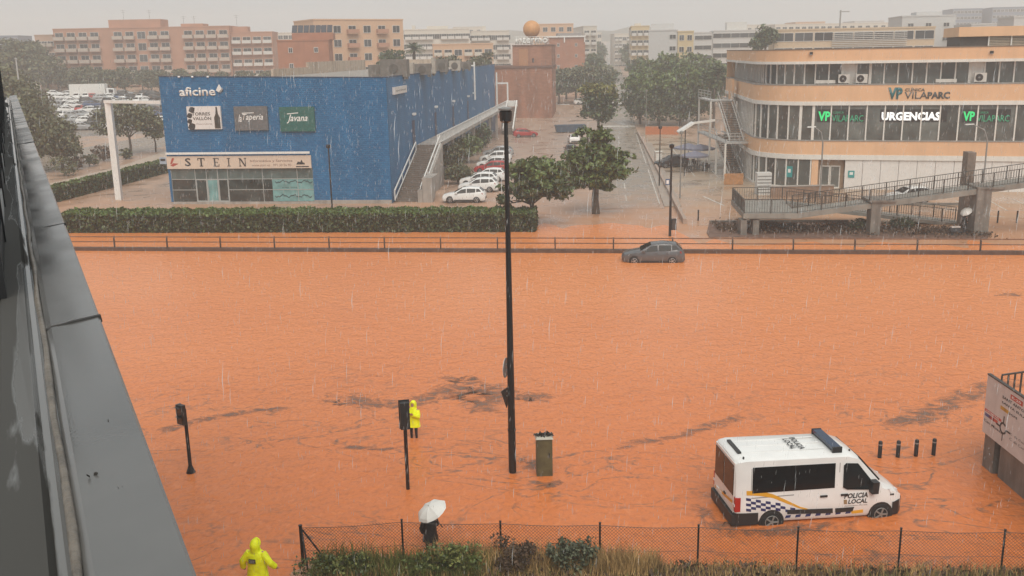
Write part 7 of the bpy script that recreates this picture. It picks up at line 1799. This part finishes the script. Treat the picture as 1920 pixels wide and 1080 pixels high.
thin_lamp(1275, 372, 252, 'thin grey pole on the forecourt next to the dark parked car', .06, mat=GREYM)
thin_lamp(1211, 245, 172, 'thin grey lamp post before the grove beside the orange wall', .06, mat=GREYM)
thin_lamp(1141, 208, 168, 'thin grey lamp post at the far crossing of the street', .07, mat=GREYM)
thin_lamp(1537, 372, 238, 'curved grey street lamp before the clinic entrance', .075, 'flat', None, ZG, GREYM, (-.85, .2))
thin_lamp(1841, 372, 233, 'curved grey street lamp before the green window sign over the footbridge', .075, 'flat', None, ZG, GREYM, (-1.5, .2))
thin_lamp(50, 262, 112, 'hazy pale lamp mast with two floodlights beside the roof edge', .16, mat=LGREYM)
# big white panel lamp on a bracket by the stair
p = G(1283, 330, ZG); c = ATY(1283, 239, p.y)
t = thing('panel_floodlight', 'white tilted rectangular awning panel on a pole above the parasols', 'panel', (p.x, p.y, p.z))
b = MB(); b.tube([(0, 0, -.1), (0, 0, c.z - ZG - .2)], .06, 8); b.build('pole', BLACKM, t, local=True)
m = Matrix.Translation((0, 0, c.z - ZG)) @ Matrix.Rotation(math.radians(-32), 4, 'Y'); b = MB(); b.box(-1.05, 1.05, -.8, .8, -.12, .12, m=m); b.build('panel', WHITE, t, local=True)
b = MB(); b.beam((.9, 0, .5 + c.z - ZG), (3.6, .5, .75 + c.z - ZG), .25, .25); b.build('arm', CWH, t, local=True)
# parasols and terrace
PAR = M('parasol_cloth', (.24, .24, .31), .8, var=.1); 
def parasol(x, y, r, label, zc=2.6):
    p = G(x, y, ZG); t = thing('terrace_parasol', label, 'parasol', (p.x, p.y, p.z)); n = 8
    b = MB(); b.tube([(0, 0, 0), (0, 0, zc)], .04, 8); b.build('pole', GREYM, t, local=True)
    b = MB()
    ring = [(r * math.cos(k * 2 * math.pi / n), r * math.sin(k * 2 * math.pi / n), zc - .45) for k in range(n)]; low = [(q[0], q[1], q[2] - .2) for q in ring]
    b.v = [Vector(q) for q in ring + low] + [Vector((0, 0, zc + .1))]
    for k in range(n): b.f += [[k, (k + 1) % n, 2 * n], [n + k, n + (k + 1) % n, (k + 1) % n, k]]; b.mi += [0, 0]
    b.build('canopy', PAR, t, local=True)
    for k in range(n):
        bb = MB(); bb.tube([(0, 0, zc + .05), (ring[k][0] * .97, ring[k][1] * .97, ring[k][2] - .03)], .015, 4); bb.build('rib', GREYM, t, local=True)
parasol(1290, 306, 2.0, 'lavender grey parasol over the terrace, first of three by the dark car'); parasol(1312, 308, 2.0, 'lavender grey parasol over the terrace, between its two neighbours'); parasol(1302, 318, 1.9, 'lavender grey parasol over the terrace, the one standing forward', 2.3)
for i, (x, y, lab) in enumerate(((1296, 316, 'dark terrace table with chairs under the forward parasol'), (1318, 314, 'dark terrace table with chairs beside the stair column'), (1308, 306, 'dark terrace table with chairs behind the parasols'))):
    p = G(x, y + 6, ZG); t = thing('terrace_table', lab, 'table', (p.x, p.y, p.z))
    b = MB(); b.tube([(0, 0, .7), (0, 0, .74)], .5, 14); b.build('table_top', BLACKP, t, local=True); b = MB(); b.tube([(0, 0, 0), (0, 0, .7)], .05, 8); b.tube([(0, 0, 0), (0, 0, .03)], .28, 10); b.build('leg', BLACKM, t, local=True)
    for k in range(3):
        a = k * 2.1 + i; cx, cy = math.cos(a) * .85, math.sin(a) * .85
        ch = thing('terrace_chair', 'dark chair at a terrace table under the lavender parasols', 'chair', (p.x + cx, p.y + cy, p.z), a, 'dark chairs on the terrace')
        b = MB(); b.box(-.22, .22, -.22, .22, .42, .46); b.build('seat', BLACKP, ch, local=True); b = MB(); b.box(.18, .22, -.22, .22, .46, .9); b.build('backrest', BLACKP, ch, local=True)
        for sx in (-.19, .19):
            for sy in (-.19, .19): bb = MB(); bb.box(sx - .015, sx + .015, sy - .015, sy + .015, 0, .42); bb.build('leg', BLACKM, ch, local=True)
# orange wall and little wall items across the street
a, c = G(1210, 252, ZG), G(1272, 252, ZG); h = ATY(1240, 237, a.y).z
t = thing('orange_wall', 'low orange wall below the grove beside the street pavement', 'wall', (a.x, a.y, 0)); b = MB(); b.beam(Vector((a.x, a.y, h / 2)), Vector((c.x, c.y, h / 2)), .25, h); b.build('wall', ORANGE, t); b = MB(); b.beam(Vector((a.x, a.y, h + .04)), Vector((c.x, c.y, h + .04)), .32, .08); b.build('coping', M('orange_coping', (.45, .22, .12), .7), t)
p = G(1234, 312, ZG); t = thing('white_kiosk', 'small pale upright box beside the thin lamp post on the pavement', 'kiosk', (p.x, p.y, p.z)); b = MB(); b.box(-.45, .45, -.4, .4, 0, 1.9); b.build('body', M('kiosk_pale', (.55, .46, .4), .5, var=.1), t, local=True); b = MB(); b.box(-.5, .5, -.45, .45, 1.9, 2.0); b.build('cap', CWH, t, local=True); b = MB(); b.box(-.35, .35, -.412, -.401, .2, 1.7); b.build('door', CWH, t, local=True)
# white car nose under the bridge, wooden planter, white bin by the clinic
p = G(1712, 384, ZG); dup(white, (p.x, p.y + 1.5, ZG), math.radians(190), 'white car glimpsed under the footbridge beside the bay lines', 'cars')
p = G(1444, 372, ZG); t = thing('pale_cabinet', 'pale ribbed cabinet at the clinic corner behind the bridge landing', 'cabinet', (p.x, p.y + 3, ZG)); b = MB(); b.box(-.75, .75, -.5, .5, 0, 2.3); b.build('body', M('cab_pale', (.6, .6, .58), .5, var=.05), t, local=True)
for k in range(6):
    b = MB(); b.box(-.72, .72, -.53, -.501, .2 + k * .34, .3 + k * .34); b.build('louvre', GREYM, t, local=True)
p = G(1408, 366, ZG); t = thing('timber_screen', 'orange brown timber screen behind the bridge landing railing', 'screen', (p.x, p.y + 8, ZG))
TIM = M('timber_orange', (.42, .2, .08), .7, var=.2)
pl = None
for k in range(12):
    if pl is None: b = MB(); b.box(-.08, .08, -.02, .02, .05, 1.3); pl = b.build('plank', TIM, t, local=True); pl.location = (-1.0, 0, 0)
    else: o = pl.copy(); COL.objects.link(o); o.location = (-1.0 + k * .18, 0, 0)
b = MB(); b.box(-1.1, 1.1, .021, .06, .3, .4); b.box(-1.1, 1.1, .021, .06, 1.0, 1.1); b.build('batten', TIM, t, local=True)
p = G(1490, 372, ZG); t = thing('low_planter_wall', 'low brown wall along the rounded clinic corner behind the ramp', 'wall', (p.x, p.y + 1, ZG)); b = MB(); b.box(-2.2, 4.2, -.2, .2, 0, 1.1); b.build('wall', M('planter_brown', (.25, .16, .11), .7, var=.15), t, local=True); b = MB(); b.box(-2.3, 4.3, -.26, .26, 1.1, 1.18); b.build('coping', CONC, t, local=True)

# ------------------------------------------------------------------ direction sign wall at the rim
def sign_wall():
    a0, a1 = G(1838, 872), G(1868, 892)
    # the panel's lower edge and top edge recede to the viewer along one line
    z_b, z_t = ATY(1846, 808, a0.y).z, ATY(1862, 702, a0.y).z
    p1 = G(1920, 868, z_b); ang = math.degrees(math.atan2(p1.y - a0.y, p1.x - a0.x))
    F = Frame((a0.x + .02, a0.y), ang); L = 7.5
    t = thing('retaining_wall', 'grey concrete wall standing in the flood below the big direction sign', 'wall', (a0.x, a0.y, 0))
    b = MB(); b.fbox(F, 0.02, .75, -.3, z_b + 1.2, -.5, -.03); b.build('pier', DCONC, t)
    b = MB(); b.fbox(F, .75, 1.0, -.3, z_b + 1.0, -.9, -.45); b.build('recess', M('recess_dark', (.05, .045, .04), .8, var=.2), t)
    b = MB(); b.fbox(F, 1.0, L, -.3, z_b + 1.0, -.6, -.12); b.build('wall', DCONC, t)
    for k in range(3):
        b = MB(); u = 2.9 + k * 1.9; b.fbox(F, u, u + .04, -.2, z_b + .9, -.118, -.1); b.build('joint', M('recess_dark', (.05, .045, .04)), t)
    s = thing('direction_sign', 'big white road direction sign with a roundabout symbol at the picture rim', 'sign', F.p(0, z_b, 0))
    b = MB(); b.fbox(F, 0, L, z_b, z_t, 0, .08); b.build('sign_panel', M('sign_panel_white', (.62, .58, .56), .4, var=.06, dirt=.2), s)
    b = MB(); b.fbox(F, 0, L, z_t + .002, z_t + .05, -.02, .1); b.build('sign_frame', M('frame_dark', (.05, .045, .04), .5), s)
    for k in range(4):
        b = MB(); u = .5 + 1.8 * k; b.fbox(F, u, u + .1, z_b + .2, z_t - .2, -.03, -.002); b.build('bracket', GREYM, s)
    W = .086
    def txt(st, x0, y0, x1, y1, mat=INKB, bold=.02, name='lettering'):
        u0, _ = F.px(x0, (y0 + y1) / 2); u1, _ = F.px(x1, (y0 + y1) / 2)
        return u0, u1
    RD = M('sign_red', (.5, .06, .04), .4, var=.05); BLs = M('sign_blue2', (.05, .08, .25), .4, var=0); YL = M('sign_amber', (.55, .3, .04), .4, var=0)
    def T(st, u, v, w, h, mat=INKB, bold=.03): fit_text('lettering', st, mat, F.mat(u, v, W), w, h, s, bold)
    def R(name, u0, u1, v0, v1, mat, w=W - .002): b = MB(); b.fbox(F, u0, u1, v0, v1, .081, w); return b.build(name, mat, s)
    def uv(x, y): return F.px(x, y)
    def ux(x, v):
        lo, hi = -1.0, 9.0
        for _ in range(40):
            m = (lo + hi) / 2
            if PROJ(F.p(m, v, W))[0] < x: lo = m
            else: hi = m
        return lo
    def TX(st, xl, yl, xr, cap, mat=INKB, bold=.02):
        u0, v0 = F.px(xl, yl); v1 = F.px(xl, yl - cap)[1]; u1 = ux(xr, v0); T(st, u0, v0, u1 - u0, v1 - v0, mat, bold)
    def RX(name, xl, yl, xr, h, mat):
        u0, v0 = F.px(xl, yl); v1 = F.px(xl, yl - h)[1]; R(name, u0, ux(xr, v0), v0, v1, mat); return u0, ux(xr, v0), v0, v1
    q = RX('red_plate', 1899, 747, 1917, 9, RD); T('E-20', q[0] + .12 * (q[1] - q[0]), q[2] + .25 * (q[3] - q[2]), .76 * (q[1] - q[0]), .5 * (q[3] - q[2]), INKW, .02)
    TX('SANT ANTONI', 1884, 746, 1928, 5.5); TX('SANTA EULÀRIA', 1883, 755, 1936, 5.5)
    RX('amber_icon', 1880, 766, 1885, 7, YL); RX('amber_icon', 1887, 771, 1892, 7, YL); TX('port', 1895, 777, 1907, 6)
    q = RX('red_band', 1851, 769, 1877, 5, RD); T('HOSPITAL', q[0] + .1 * (q[1] - q[0]), q[2] + .2 * (q[3] - q[2]), .8 * (q[1] - q[0]), .6 * (q[3] - q[2]), INKW, .02)
    RX('blue_icon', 1851, 778, 1857, 6, BLs); RX('red_icon', 1858, 783, 1863, 6, RD); RX('red_icon', 1864, 787, 1870, 6, RD)
    TX('Can Misses', 1849, 788, 1878, 5, INKB, .01)
    u, v = uv(1885, 803); b = MB(); n = 24; ru, rv = .24, .21; ri = .68
    P_ = lambda a, k: F.p(u + ru * k * math.cos(a), v + rv * k * math.sin(a), .081); P2 = lambda a, k: F.p(u + ru * k * math.cos(a), v + rv * k * math.sin(a), W)
    for k in range(n - 3):
        a, c = (k + 3) * 2 * math.pi / n, (k + 4) * 2 * math.pi / n
        b.hexa([P_(a, ri), P_(a, 1), P_(c, 1), P_(c, ri), P2(a, ri), P2(a, 1), P2(c, 1), P2(c, ri)])
    b.fbox(F, u - .03, u + .03, v + rv, v + rv * 2.1, .081, W); b.fbox(F, u - .02, u + .02, v - rv * 2.2, v - rv, .081, W); b.fbox(F, u - ru * 2, u - ru, v - .03, v + .03, .081, W); b.fbox(F, u + ru, u + ru * 2, v - .03, v + .03, .081, W)
    b.build('roundabout_symbol', INKB, s)
    TX('C. de Catalunya', 1898, 815, 1936, 5, INKB, 0); TX('C. de Corona', 1897, 824, 1930, 5, INKB, 0)
    # railing on top of the wall, further back
    r = thing('ramp_railing', 'dark vertical bar railing rising behind the big direction sign', 'railing', F.p(.3, z_t - .3, -1.5))
    q0, q1 = F.p(.25, 0, -.3), F.p(.25, 0, -.3) + Vector((4.2, 1.3, 0)); zr = z_t + .06
    b = MB(); b.beam(q0 + Vector((0, 0, zr)), q1 + Vector((0, 0, zr)), .06, .05); b.build('handrail', RAILM, r)
    b0 = None
    for k in range(16):
        q = q0.lerp(q1, k / 15)
        if b0 is None: b = MB(); b.box(q.x - .025, q.x + .025, q.y - .025, q.y + .025, zr - 1.25, zr - .03); b0 = b.build('bar', RAILM, r); x0 = q
        else: o = b0.copy(); COL.objects.link(o); o.location = (q.x - x0.x, q.y - x0.y, 0)
    b = MB(); b.beam(q0 + Vector((0, 0, zr - 1.3)), q1 + Vector((0, 0, zr - 1.3)), .06, .08); b.build('bottom_rail', RAILM, r)
    b = MB(); b.beam(q0 + Vector((0, .3, (zr - 1.3) / 2)), q1 + Vector((0, .3, (zr - 1.3) / 2)), .3, zr - 1.36); b.build('wall', DCONC, t)
sign_wall()

# ------------------------------------------------------------------ wire fence on the bank
def wire_fence():
    xs = [563, 753, 938, 1125, 1310, 1497, 1690, 1885, 2085]; yt = [986, 975, 978, 981, 985, 989, 991, 994, 998]
    P = []
    for x, y in zip(xs, yt):
        q = ATY(x, y, FENCE_Y(0))
        for _ in range(4): q = ATY(x, y, FENCE_Y(q.x))
        P.append((q.x, q.z))
    Y_ = FENCE_Y; Yf = FENCE_Y(0)
    t = thing('wire_fence', 'chain link fence on dark posts along the grassy bank', 'fence', (0, Yf, .1))
    for i, (x, z) in enumerate(P):
        b = MB(); r = .05 if i == 0 else .03; b.tube([(x, Y_(x), -.2), (x, Y_(x), z)], r, 8); b.build('fence_post', BLACKM, t)
        b = MB(); b.tube([(x, Y_(x), z + .001), (x, Y_(x), z + .025)], r * 1.25, 8); b.build('post_cap', BLACKM, t)
    b = MB(); x, z = P[0]; b.tube([(x + .05, Y_(x), z - .12), (x + .78, Y_(x + .78), .1)], .028, 7); b.build('brace', BLACKM, t)
    b = MB(); b.tube([(x + .03, Y_(x), z - .15), (x + .25, Y_(x) - .5, .1)], .028, 7); b.build('brace', BLACKM, t)
    WIR = M('fence_wire', (.045, .04, .035), .5, .3, var=.1)
    x0, x1 = P[0][0], P[-1][0]
    def ztop(x):
        for (a, za), (c, zc) in zip(P[:-1], P[1:]):
            if a <= x <= c: return za + (zc - za) * (x - a) / (c - a) - .05 - .05 * math.sin(math.pi * (x - a) / (c - a))
        return P[-1][1]
    b = MB(); n = 120; b.tube([(x0 + (x1 - x0) * k / n, Y_(x0 + (x1 - x0) * k / n) - .03, ztop(x0 + (x1 - x0) * k / n)) for k in range(n + 1)], .009, 4); b.build('top_wire', WIR, t)
    b = MB(); b.tube([(x0 + (x1 - x0) * k / n, Y_(x0 + (x1 - x0) * k / n) - .03, ztop(x0 + (x1 - x0) * k / n) - .75) for k in range(n + 1)], .006, 4); b.build('middle_wire', WIR, t)
    step = .105; V, Fc = [], []; zb = .12; w = .006
    for sg in (1, -1):
        s = x0 - 1.6
        while s < x1 + 1.6:
            a = [s, zb]; xa = s; xe = s + sg * 1.7
            # walk up the diagonal until it meets the top wire, clip at the ends
            zt_ = ztop(min(max(xa + sg * .85, x0), x1)); h = zt_ - zb; xb = xa + sg * h
            z0_, z1_ = zb, zb + h
            if xa < x0: 
                if sg > 0: z0_ += x0 - xa; xa = x0
                else: s += step; continue
            if xa > x1:
                if sg < 0: z0_ += xa - x1; xa = x1
                else: break
            if sg > 0 and xb > x1: z1_ -= xb - x1; xb = x1
            if sg < 0 and xb < x0: z1_ -= x0 - xb; xb = x0
            if z1_ > z0_ + .05:
                k = len(V); y = - .028 - .006 * sg
                for (px_, pz) in ((xa, z0_), (xb, z1_)): V += [(px_ - w, Y_(px_) + y, pz), (px_ + w, Y_(px_) + y, pz), (px_, Y_(px_) + y + .007, pz)]
                Fc += [(k, k + 1, k + 4, k + 3), (k + 1, k + 2, k + 5, k + 4), (k + 2, k, k + 3, k + 5)]
            s += step
    me = bpy.data.meshes.new('wire_mesh'); inv = wm(t).inverted(); me.from_pydata([tuple(inv @ Vector(v)) for v in V], [], Fc); me.materials.append(WIR); me.update(); link('wire_mesh', me, t)
wire_fence()
# ------------------------------------------------------------------ people
def skin_mesh(verts, edges, radii, root=0, sub=2):
    me = bpy.data.meshes.new('body'); me.from_pydata(verts, edges, []); o = bpy.data.objects.new('body', me); COL.objects.link(o)
    o.modifiers.new('skin', 'SKIN'); m2 = o.modifiers.new('sub', 'SUBSURF'); m2.levels = m2.render_levels = sub
    for i, r in enumerate(radii): d = me.skin_vertices[0].data[i]; d.radius = r if isinstance(r, tuple) else (r, r); d.use_root = (i == root)
    dg = bpy.context.evaluated_depsgraph_get(); dg.update(); out = bpy.data.meshes.new_from_object(o.evaluated_get(dg))
    bpy.data.objects.remove(o); out.polygons.foreach_set('use_smooth', [True] * len(out.polygons)); return out
def hand(parent, wrist, dirv, side, mat):
    """palm and five separate bent fingers growing from the wrist along dirv"""
    d = Vector(dirv).normalized(); s = d.cross(Vector((0, 1, 0))); s = s.normalized() if s.length > .1 else Vector((1, 0, 0)); n = s.cross(d); w = Vector(wrist); b = MB()
    b.loft([[w + d * t + s * (x * q) + n * (y * .014) for x, y in ((-.5, -1), (.5, -1), (.5, 1), (-.5, 1))] for t, q in ((-.01, .05), (.03, .078), (.085, .08))])
    for k, (off, ln) in enumerate(((-.03, .062), (-.01, .075), (.011, .07), (.03, .055))):
        p0 = w + d * .08 + s * off; p1 = p0 + d * ln * .5 + n * .008; p2 = p1 + d * ln * .38 + n * .022; b.tube([p0 - d * .01, p0 + d * .005, p1, p2], [.009, .0092, .0085, .006], 6)
    p0 = w + d * .03 + s * .036 * side; b.tube([p0, p0 + (s * side * .6 + d * .7) * .035, p0 + (s * side * .35 + d) * .06 + n * .012], [.011, .0105, .007], 6)
    return b.build('hand', mat, parent, local=True, smooth=40)
def person(label, loc, rz, jacket, trousers, pose, hood=True, hem=.72, back_print=None, hair=None, scale=1.0, bulk=1.0):
    """a standing figure facing +y; pose gives elbow and wrist points for each arm and the spread of the feet"""
    t = thing('person', label, 'person', loc, rz); t.scale = (scale,) * 3
    V, E, R = [], [], []
    def v(p, r, par=None):
        V.append(p); R.append(r); i = len(V) - 1
        if par is not None: E.append((par, i))
        return i
    pel = v((0, 0, .95), (.15, .105)); wa = v((0, .0, 1.1), (.135, .095), pel); ch = v((0, -.005, 1.3), (.165, .11), wa); up = v((0, -.01, 1.42), (.12, .08), ch)
    nk = v((0, .0, 1.5), (.055, .055), up); h0 = v((0, .02, 1.57), (.075, .085), nk); h1 = v((0, .02, 1.65), (.078, .098), h0); h2 = v((0, .012, 1.72), (.062, .075), h1)
    nose = v((0, .118, 1.625), .014, h0)
    for sg, key in ((-1, 'L'), (1, 'R')):
        el, wr = pose[key]; sh = v((sg * .185, -.01, 1.405), .06, up); e = v(el, .045, sh); w_ = v(wr, .031, e)
        ft = pose['feet'][0 if sg < 0 else 1]
        hp = v((sg * .09, 0, .88), .088, pel); kn = v((sg * .10 + ft[0] * .5, .02 + ft[1] * .5, .5), .062, hp); an = v((sg * .1 + ft[0], ft[1] - .02, .09), .042, kn); toe = v((sg * .11 + ft[0], ft[1] + .14, .04), .038, an)
    me = skin_mesh(V, E, R)
    me.materials.clear(); me.materials.append(SKIN); me.materials.append(trousers)
    me.polygons.foreach_set('material_index', [1 if p.center.z < 1.05 else 0 for p in me.polygons]); body = link('body', me, t)
    # face: eyes, mouth, ears
    for sg in (-1, 1):
        b = MB(); b.ell((sg * .032, .113, 1.655), .011, .006, .007, 8, 6); b.build('eye', HAIRM, t, local=True)
        b = MB(); b.ell((sg * .082, .015, 1.635), .012, .022, .032, 8, 6); b.build('ear', SKIN, t, local=True)
    b = MB(); b.box(-.024, .024, .108, .114, 1.577, 1.584); b.build('mouth', M('lips', (.25, .09, .07), .5), t, local=True)
    if hair: b = MB(); b.ell((0, -.005, 1.69), .088, .10, .085, 12, 8); b.build('hair', hair, t, local=True, smooth=60)
    # jacket
    b = MB(); n = 18
    prof = [(hem, .245, .185, 0), (hem + .12, .235, .175, 0), (1.0, .205, .15, 0), (1.18, .21, .15, 0), (1.32, .225, .15, -.01), (1.41, .205, .125, -.01), (1.47, .12, .10, -.005), (1.53, .09, .095, 0)]
    rings = []
    for z, rx, ry, oy in prof:
        rx *= bulk; ry *= bulk
        rings.append([(rx * math.cos(2 * math.pi * k / n) * (1 + .03 * math.sin(5 * k + z * 9)), oy + ry * math.sin(2 * math.pi * k / n) * (1 + .03 * math.sin(4 * k + z * 7)), z) for k in range(n)])
    b.loft(rings)
    for sg, key in ((-1, 'L'), (1, 'R')):
        el, wr = Vector(pose[key][0]), Vector(pose[key][1]); sh = Vector((sg * .165, -.01, 1.40)); 
        pts = [sh, sh.lerp(el, .35), sh.lerp(el, .75), el, el.lerp(wr, .4), el.lerp(wr, .92)]
        b.tube(pts, [q * bulk for q in (.09, .088, .078, .074, .07, .064)], 10)
    if hood:
        b.loft([[(r * math.cos(2 * math.pi * k / 14), -.02 + oy + r * 1.12 * math.sin(2 * math.pi * k / 14), z) for k in range(14)] for z, r, oy in ((1.46, .13, 0), (1.52, .125, -.005), (1.58, .125, -.025), (1.66, .122, -.03), (1.73, .105, -.02), (1.785, .065, -.01), (1.80, .02, -.01))])
    b.build('jacket', jacket, t, local=True, smooth=55)
    if hood:   # brim of the hood round the face
        b = MB(); pts = []
        for k in range(13): a = -.5 + (math.pi + 1.0) * k / 12; pts.append((.098 * math.cos(a), .07 + .025 * math.sin(a), 1.645 + .12 * math.sin(a)))
        b.tube(pts, .02, 6); b.build('hood_brim', jacket, t, local=True, smooth=60)
    for sg, key in ((-1, 'L'), (1, 'R')):
        el, wr = Vector(pose[key][0]), Vector(pose[key][1]); hand(t, wr, wr - el, -sg, SKIN)
        ft = pose['feet'][0 if sg < 0 else 1]; b = MB()
        x, y = sg * .105 + ft[0], ft[1]
        b.loft([[(x + dx * .05, y + yy, z) for dx, z in ((-1, .0), (1, .0), (.9, h), (-.9, h))] for yy, h in ((-.1, .09), (.0, .1), (.1, .075), (.19, .05))]); b.build('boot', RUBBER, t, local=True)
    if back_print:
        b = MB(); m = -.155 * bulk - .012; b.box(-.13, .05, m - .012, m + .02, 1.20, 1.31); pp = b.build('back_patch', M('patch_dark', (.04, .045, .03), .6, var=.1), t, local=True)
        Mt = wm(t)
        for j, s in enumerate(back_print):
            fit_text('lettering', s, GREYT, Mt @ Matrix(((1, 0, 0, -.115), (0, 0, -1, m - .0135), (0, 1, 0, 1.262 - j * .045), (0, 0, 0, 1))), .15, .034, t, .02)
    return t
p = G(478, 1012, 1.79)
person('person in a hooded neon yellow raincoat seen from behind, wading beside the wire fence', (p.x, p.y, -.15), math.radians(-8), YELLOWJ, NAVY, dict(L=((-.36, -.05, 1.17), (-.40, .05, .94)), R=((.37, -.06, 1.17), (.45, .08, .98)), feet=((-.02, 0), (.03, .12))), back_print=('POLICIA', 'LOCAL'), hem=.62, scale=1.1, bulk=1.22)
p = G(774, 752, 1.56)
person('person in a hooded neon yellow raincoat standing knee deep behind the traffic light', (p.x, p.y, -.22), math.radians(160), YELLOWJ, NAVY, dict(L=((-.27, .08, 1.16), (-.08, .26, 1.3)), R=((.27, .1, 1.18), (.04, .28, 1.32)), feet=((0, 0), (0, .05))), scale=1.0, bulk=1.12)
UPOS = G(808, 1030, .0); UAPEX = ATY(804, 949, UPOS.y - .1)
person('person in dark clothes holding a white umbrella at the wire fence', (UPOS.x, UPOS.y, UAPEX.z - 1.93), math.radians(10), M('dark_jacket', (.018, .018, .02), .6, var=.2, scale=6, bump=.3, bscale=8), NAVY, dict(L=((-.27, -.02, 1.16), (-.22, .1, .96)), R=((.24, .12, 1.18), (.12, .26, 1.36)), feet=((0, 0), (0, .08))), hood=False, hair=HAIRM, scale=1.0)
def umbrella(label, apex, axis, r, cloth, grip=None, n=8):
    """canopy of n gores with its top at apex and its shaft along -axis"""
    ax = Vector(axis).normalized(); q = ax.to_track_quat('Z', 'Y').to_matrix().to_4x4(); m = Matrix.Translation(apex) @ q
    t = thing('umbrella', label, 'umbrella', tuple(apex)); b = MB(); rows = 5; V, Fc = [], []
    V.append(m @ Vector((0, 0, 0)))
    for i in range(1, rows + 1):
        f = i / rows
        for k in range(n * 2):
            a = math.pi * k / n; sag = .94 if k % 2 else 1.0; rr = r * math.sin(f * 1.18) / math.sin(1.18) * (sag if i else 1)
            V.append(m @ Vector((rr * math.cos(a), rr * math.sin(a), -.34 * r * 1.25 * (f ** 2.0) - (.015 if k % 2 else 0))))
    N2 = n * 2
    for k in range(N2): Fc.append([0, 1 + k, 1 + (k + 1) % N2])
    for i in range(rows - 1):
        for k in range(N2): a = 1 + i * N2; Fc.append([a + k, a + N2 + k, a + N2 + (k + 1) % N2, a + (k + 1) % N2])
    b.add(V, Fc); b.build('canopy', cloth, t, smooth=14, fix=False)
    for k in range(n):
        a = 2 * math.pi * k / n; e = m @ Vector((r * math.cos(a), r * math.sin(a), -.34 * r * 1.25 - .012)); mid = m @ Vector((r * .55 * math.cos(a), r * .55 * math.sin(a), -.34 * r * .28 - .012))
        b = MB(); b.tube([m @ Vector((0, 0, -.02)), mid, e], .004, 4); b.build('rib', GREYM, t)
    b = MB(); b.tube([m @ Vector((0, 0, .06)), m @ Vector((0, 0, -.86))], .008, 6); b.build('shaft', GREYM, t)
    b = MB(); b.tube([m @ Vector((0, 0, -.80)), m @ Vector((0, 0, -.93))], .018, 8); b.build('handle', BLACKP, t)
    return t
CLOTH = M('umbrella_white', (.72, .71, .68), .5, var=.05, rand=.0)
umbrella('white umbrella tilted over the person at the wire fence', UAPEX, (-.40, -.22, .88), .50, CLOTH)
# figure with umbrella and scooter by the second bridge pier
p = G(1806, 438, .05)
person('person in dark clothes under a small white umbrella beside the second bridge pier', (p.x, p.y, .02), math.radians(200), MATS['dark_jacket'], NAVY, dict(L=((-.27, -.02, 1.16), (-.2, .12, .98)), R=((.24, .12, 1.18), (.1, .24, 1.36)), feet=((0, 0), (0, .06))), hood=False, hair=HAIRM)
umbrella('small white umbrella held beside the second bridge pier', Vector((p.x - .12, p.y - .25, 2.05)), (-.55, -.3, .8), .5, CLOTH)
def scooter():
    q = G(1797, 441, .05); t = thing('motor_scooter', 'dark motor scooter with a pale seat parked under the footbridge', 'scooter', (q.x, q.y - .1, .0), math.radians(8))
    for x in (-.6, .62): b = MB(); b.tube([(x, -.06, .25), (x, .06, .25)], .25, 16); b.build('wheel', RUBBER, t, local=True)
    b = MB(); b.loft([[(x, y * w, z) for y, z in ((-1, z0), (1, z0), (.7, z1), (-.7, z1))] for x, w, z0, z1 in ((-.85, .12, .45, .7), (-.5, .17, .35, .72), (-.05, .16, .3, .68), (.05, .15, .22, .34), (.4, .15, .22, .32))]); b.build('body', DARKC, t, local=True)
    b = MB(); b.loft([[(x, y * .2, z) for y, z in ((-1, z0), (1, z0), (.8, z0 + .06), (-.8, z0 + .06))] for x, z0 in ((.38, .3), (.5, .7), (.46, 1.0))]); b.build('leg_shield', DARKC, t, local=True)
    b = MB(); b.box(-.75, .0, -.14, .14, .72, .80); b.build('seat', M('seat_pale', (.55, .5, .47), .6), t, local=True)
    b = MB(); b.tube([(.44, -.32, 1.05), (.42, 0, 1.02), (.44, .32, 1.05)], .02, 6); b.build('handlebar', BLACKM, t, local=True)
    b = MB(); b.tube([(.6, 0, .25), (.46, 0, 1.02)], .03, 6); b.build('fork', BLACKM, t, local=True)
scooter()
# ------------------------------------------------------------------ rain and haze
def rain():
    rng = np.random.default_rng(77); n = 11000; V, Fc = [], []
    for i in range(n):
        y = rng.uniform(3.0, 32) if i < 5600 else rng.uniform(28, 80); x = rng.uniform(-.56, .56) * y; z = rng.uniform(.3, 14.8)
        L = rng.uniform(.05, .14) * (1 + y / 50); w = .0012 + .00013 * y; k = len(V); dx = .06 * L
        V += [(x, y, z), (x - w, y - w, z + L * .5), (x + w, y - w, z + L * .5), (x, y + w, z + L * .5), (x + dx, y, z + L)]
        for a, c in ((1, 2), (2, 3), (3, 1)): Fc += [(k, k + c, k + a), (k + 4, k + a, k + c)]
    m = bpy.data.materials.new('rain_water'); m.use_nodes = True; N, L_ = m.node_tree.nodes, m.node_tree.links; bs = N['Principled BSDF']
    bs.inputs['Base Color'].default_value = (.9, .9, .9, 1); bs.inputs['Roughness'].default_value = .2; bs.inputs['Alpha'].default_value = .3
    me = bpy.data.meshes.new('rain'); me.from_pydata(V, [], Fc); me.materials.append(m); me.update(); tag(link('rain', me), kind='stuff')
rain()
hz = bpy.data.materials.new('haze_air'); hz.use_nodes = True; N, L_ = hz.node_tree.nodes, hz.node_tree.links
N.remove(N['Principled BSDF']); pv = N.new('ShaderNodeVolumePrincipled'); pv.inputs['Color'].default_value = (.97, .96, .95, 1); pv.inputs['Density'].default_value = HAZE_DENSITY; pv.inputs['Anisotropy'].default_value = 0.0
L_.new(pv.outputs[0], N['Material Output'].inputs['Volume'])
b = MB(); b.box(-620, 620, -8, 1180, -1.4, 62); h_ = b.build('haze', hz); tag(h_, kind='stuff')
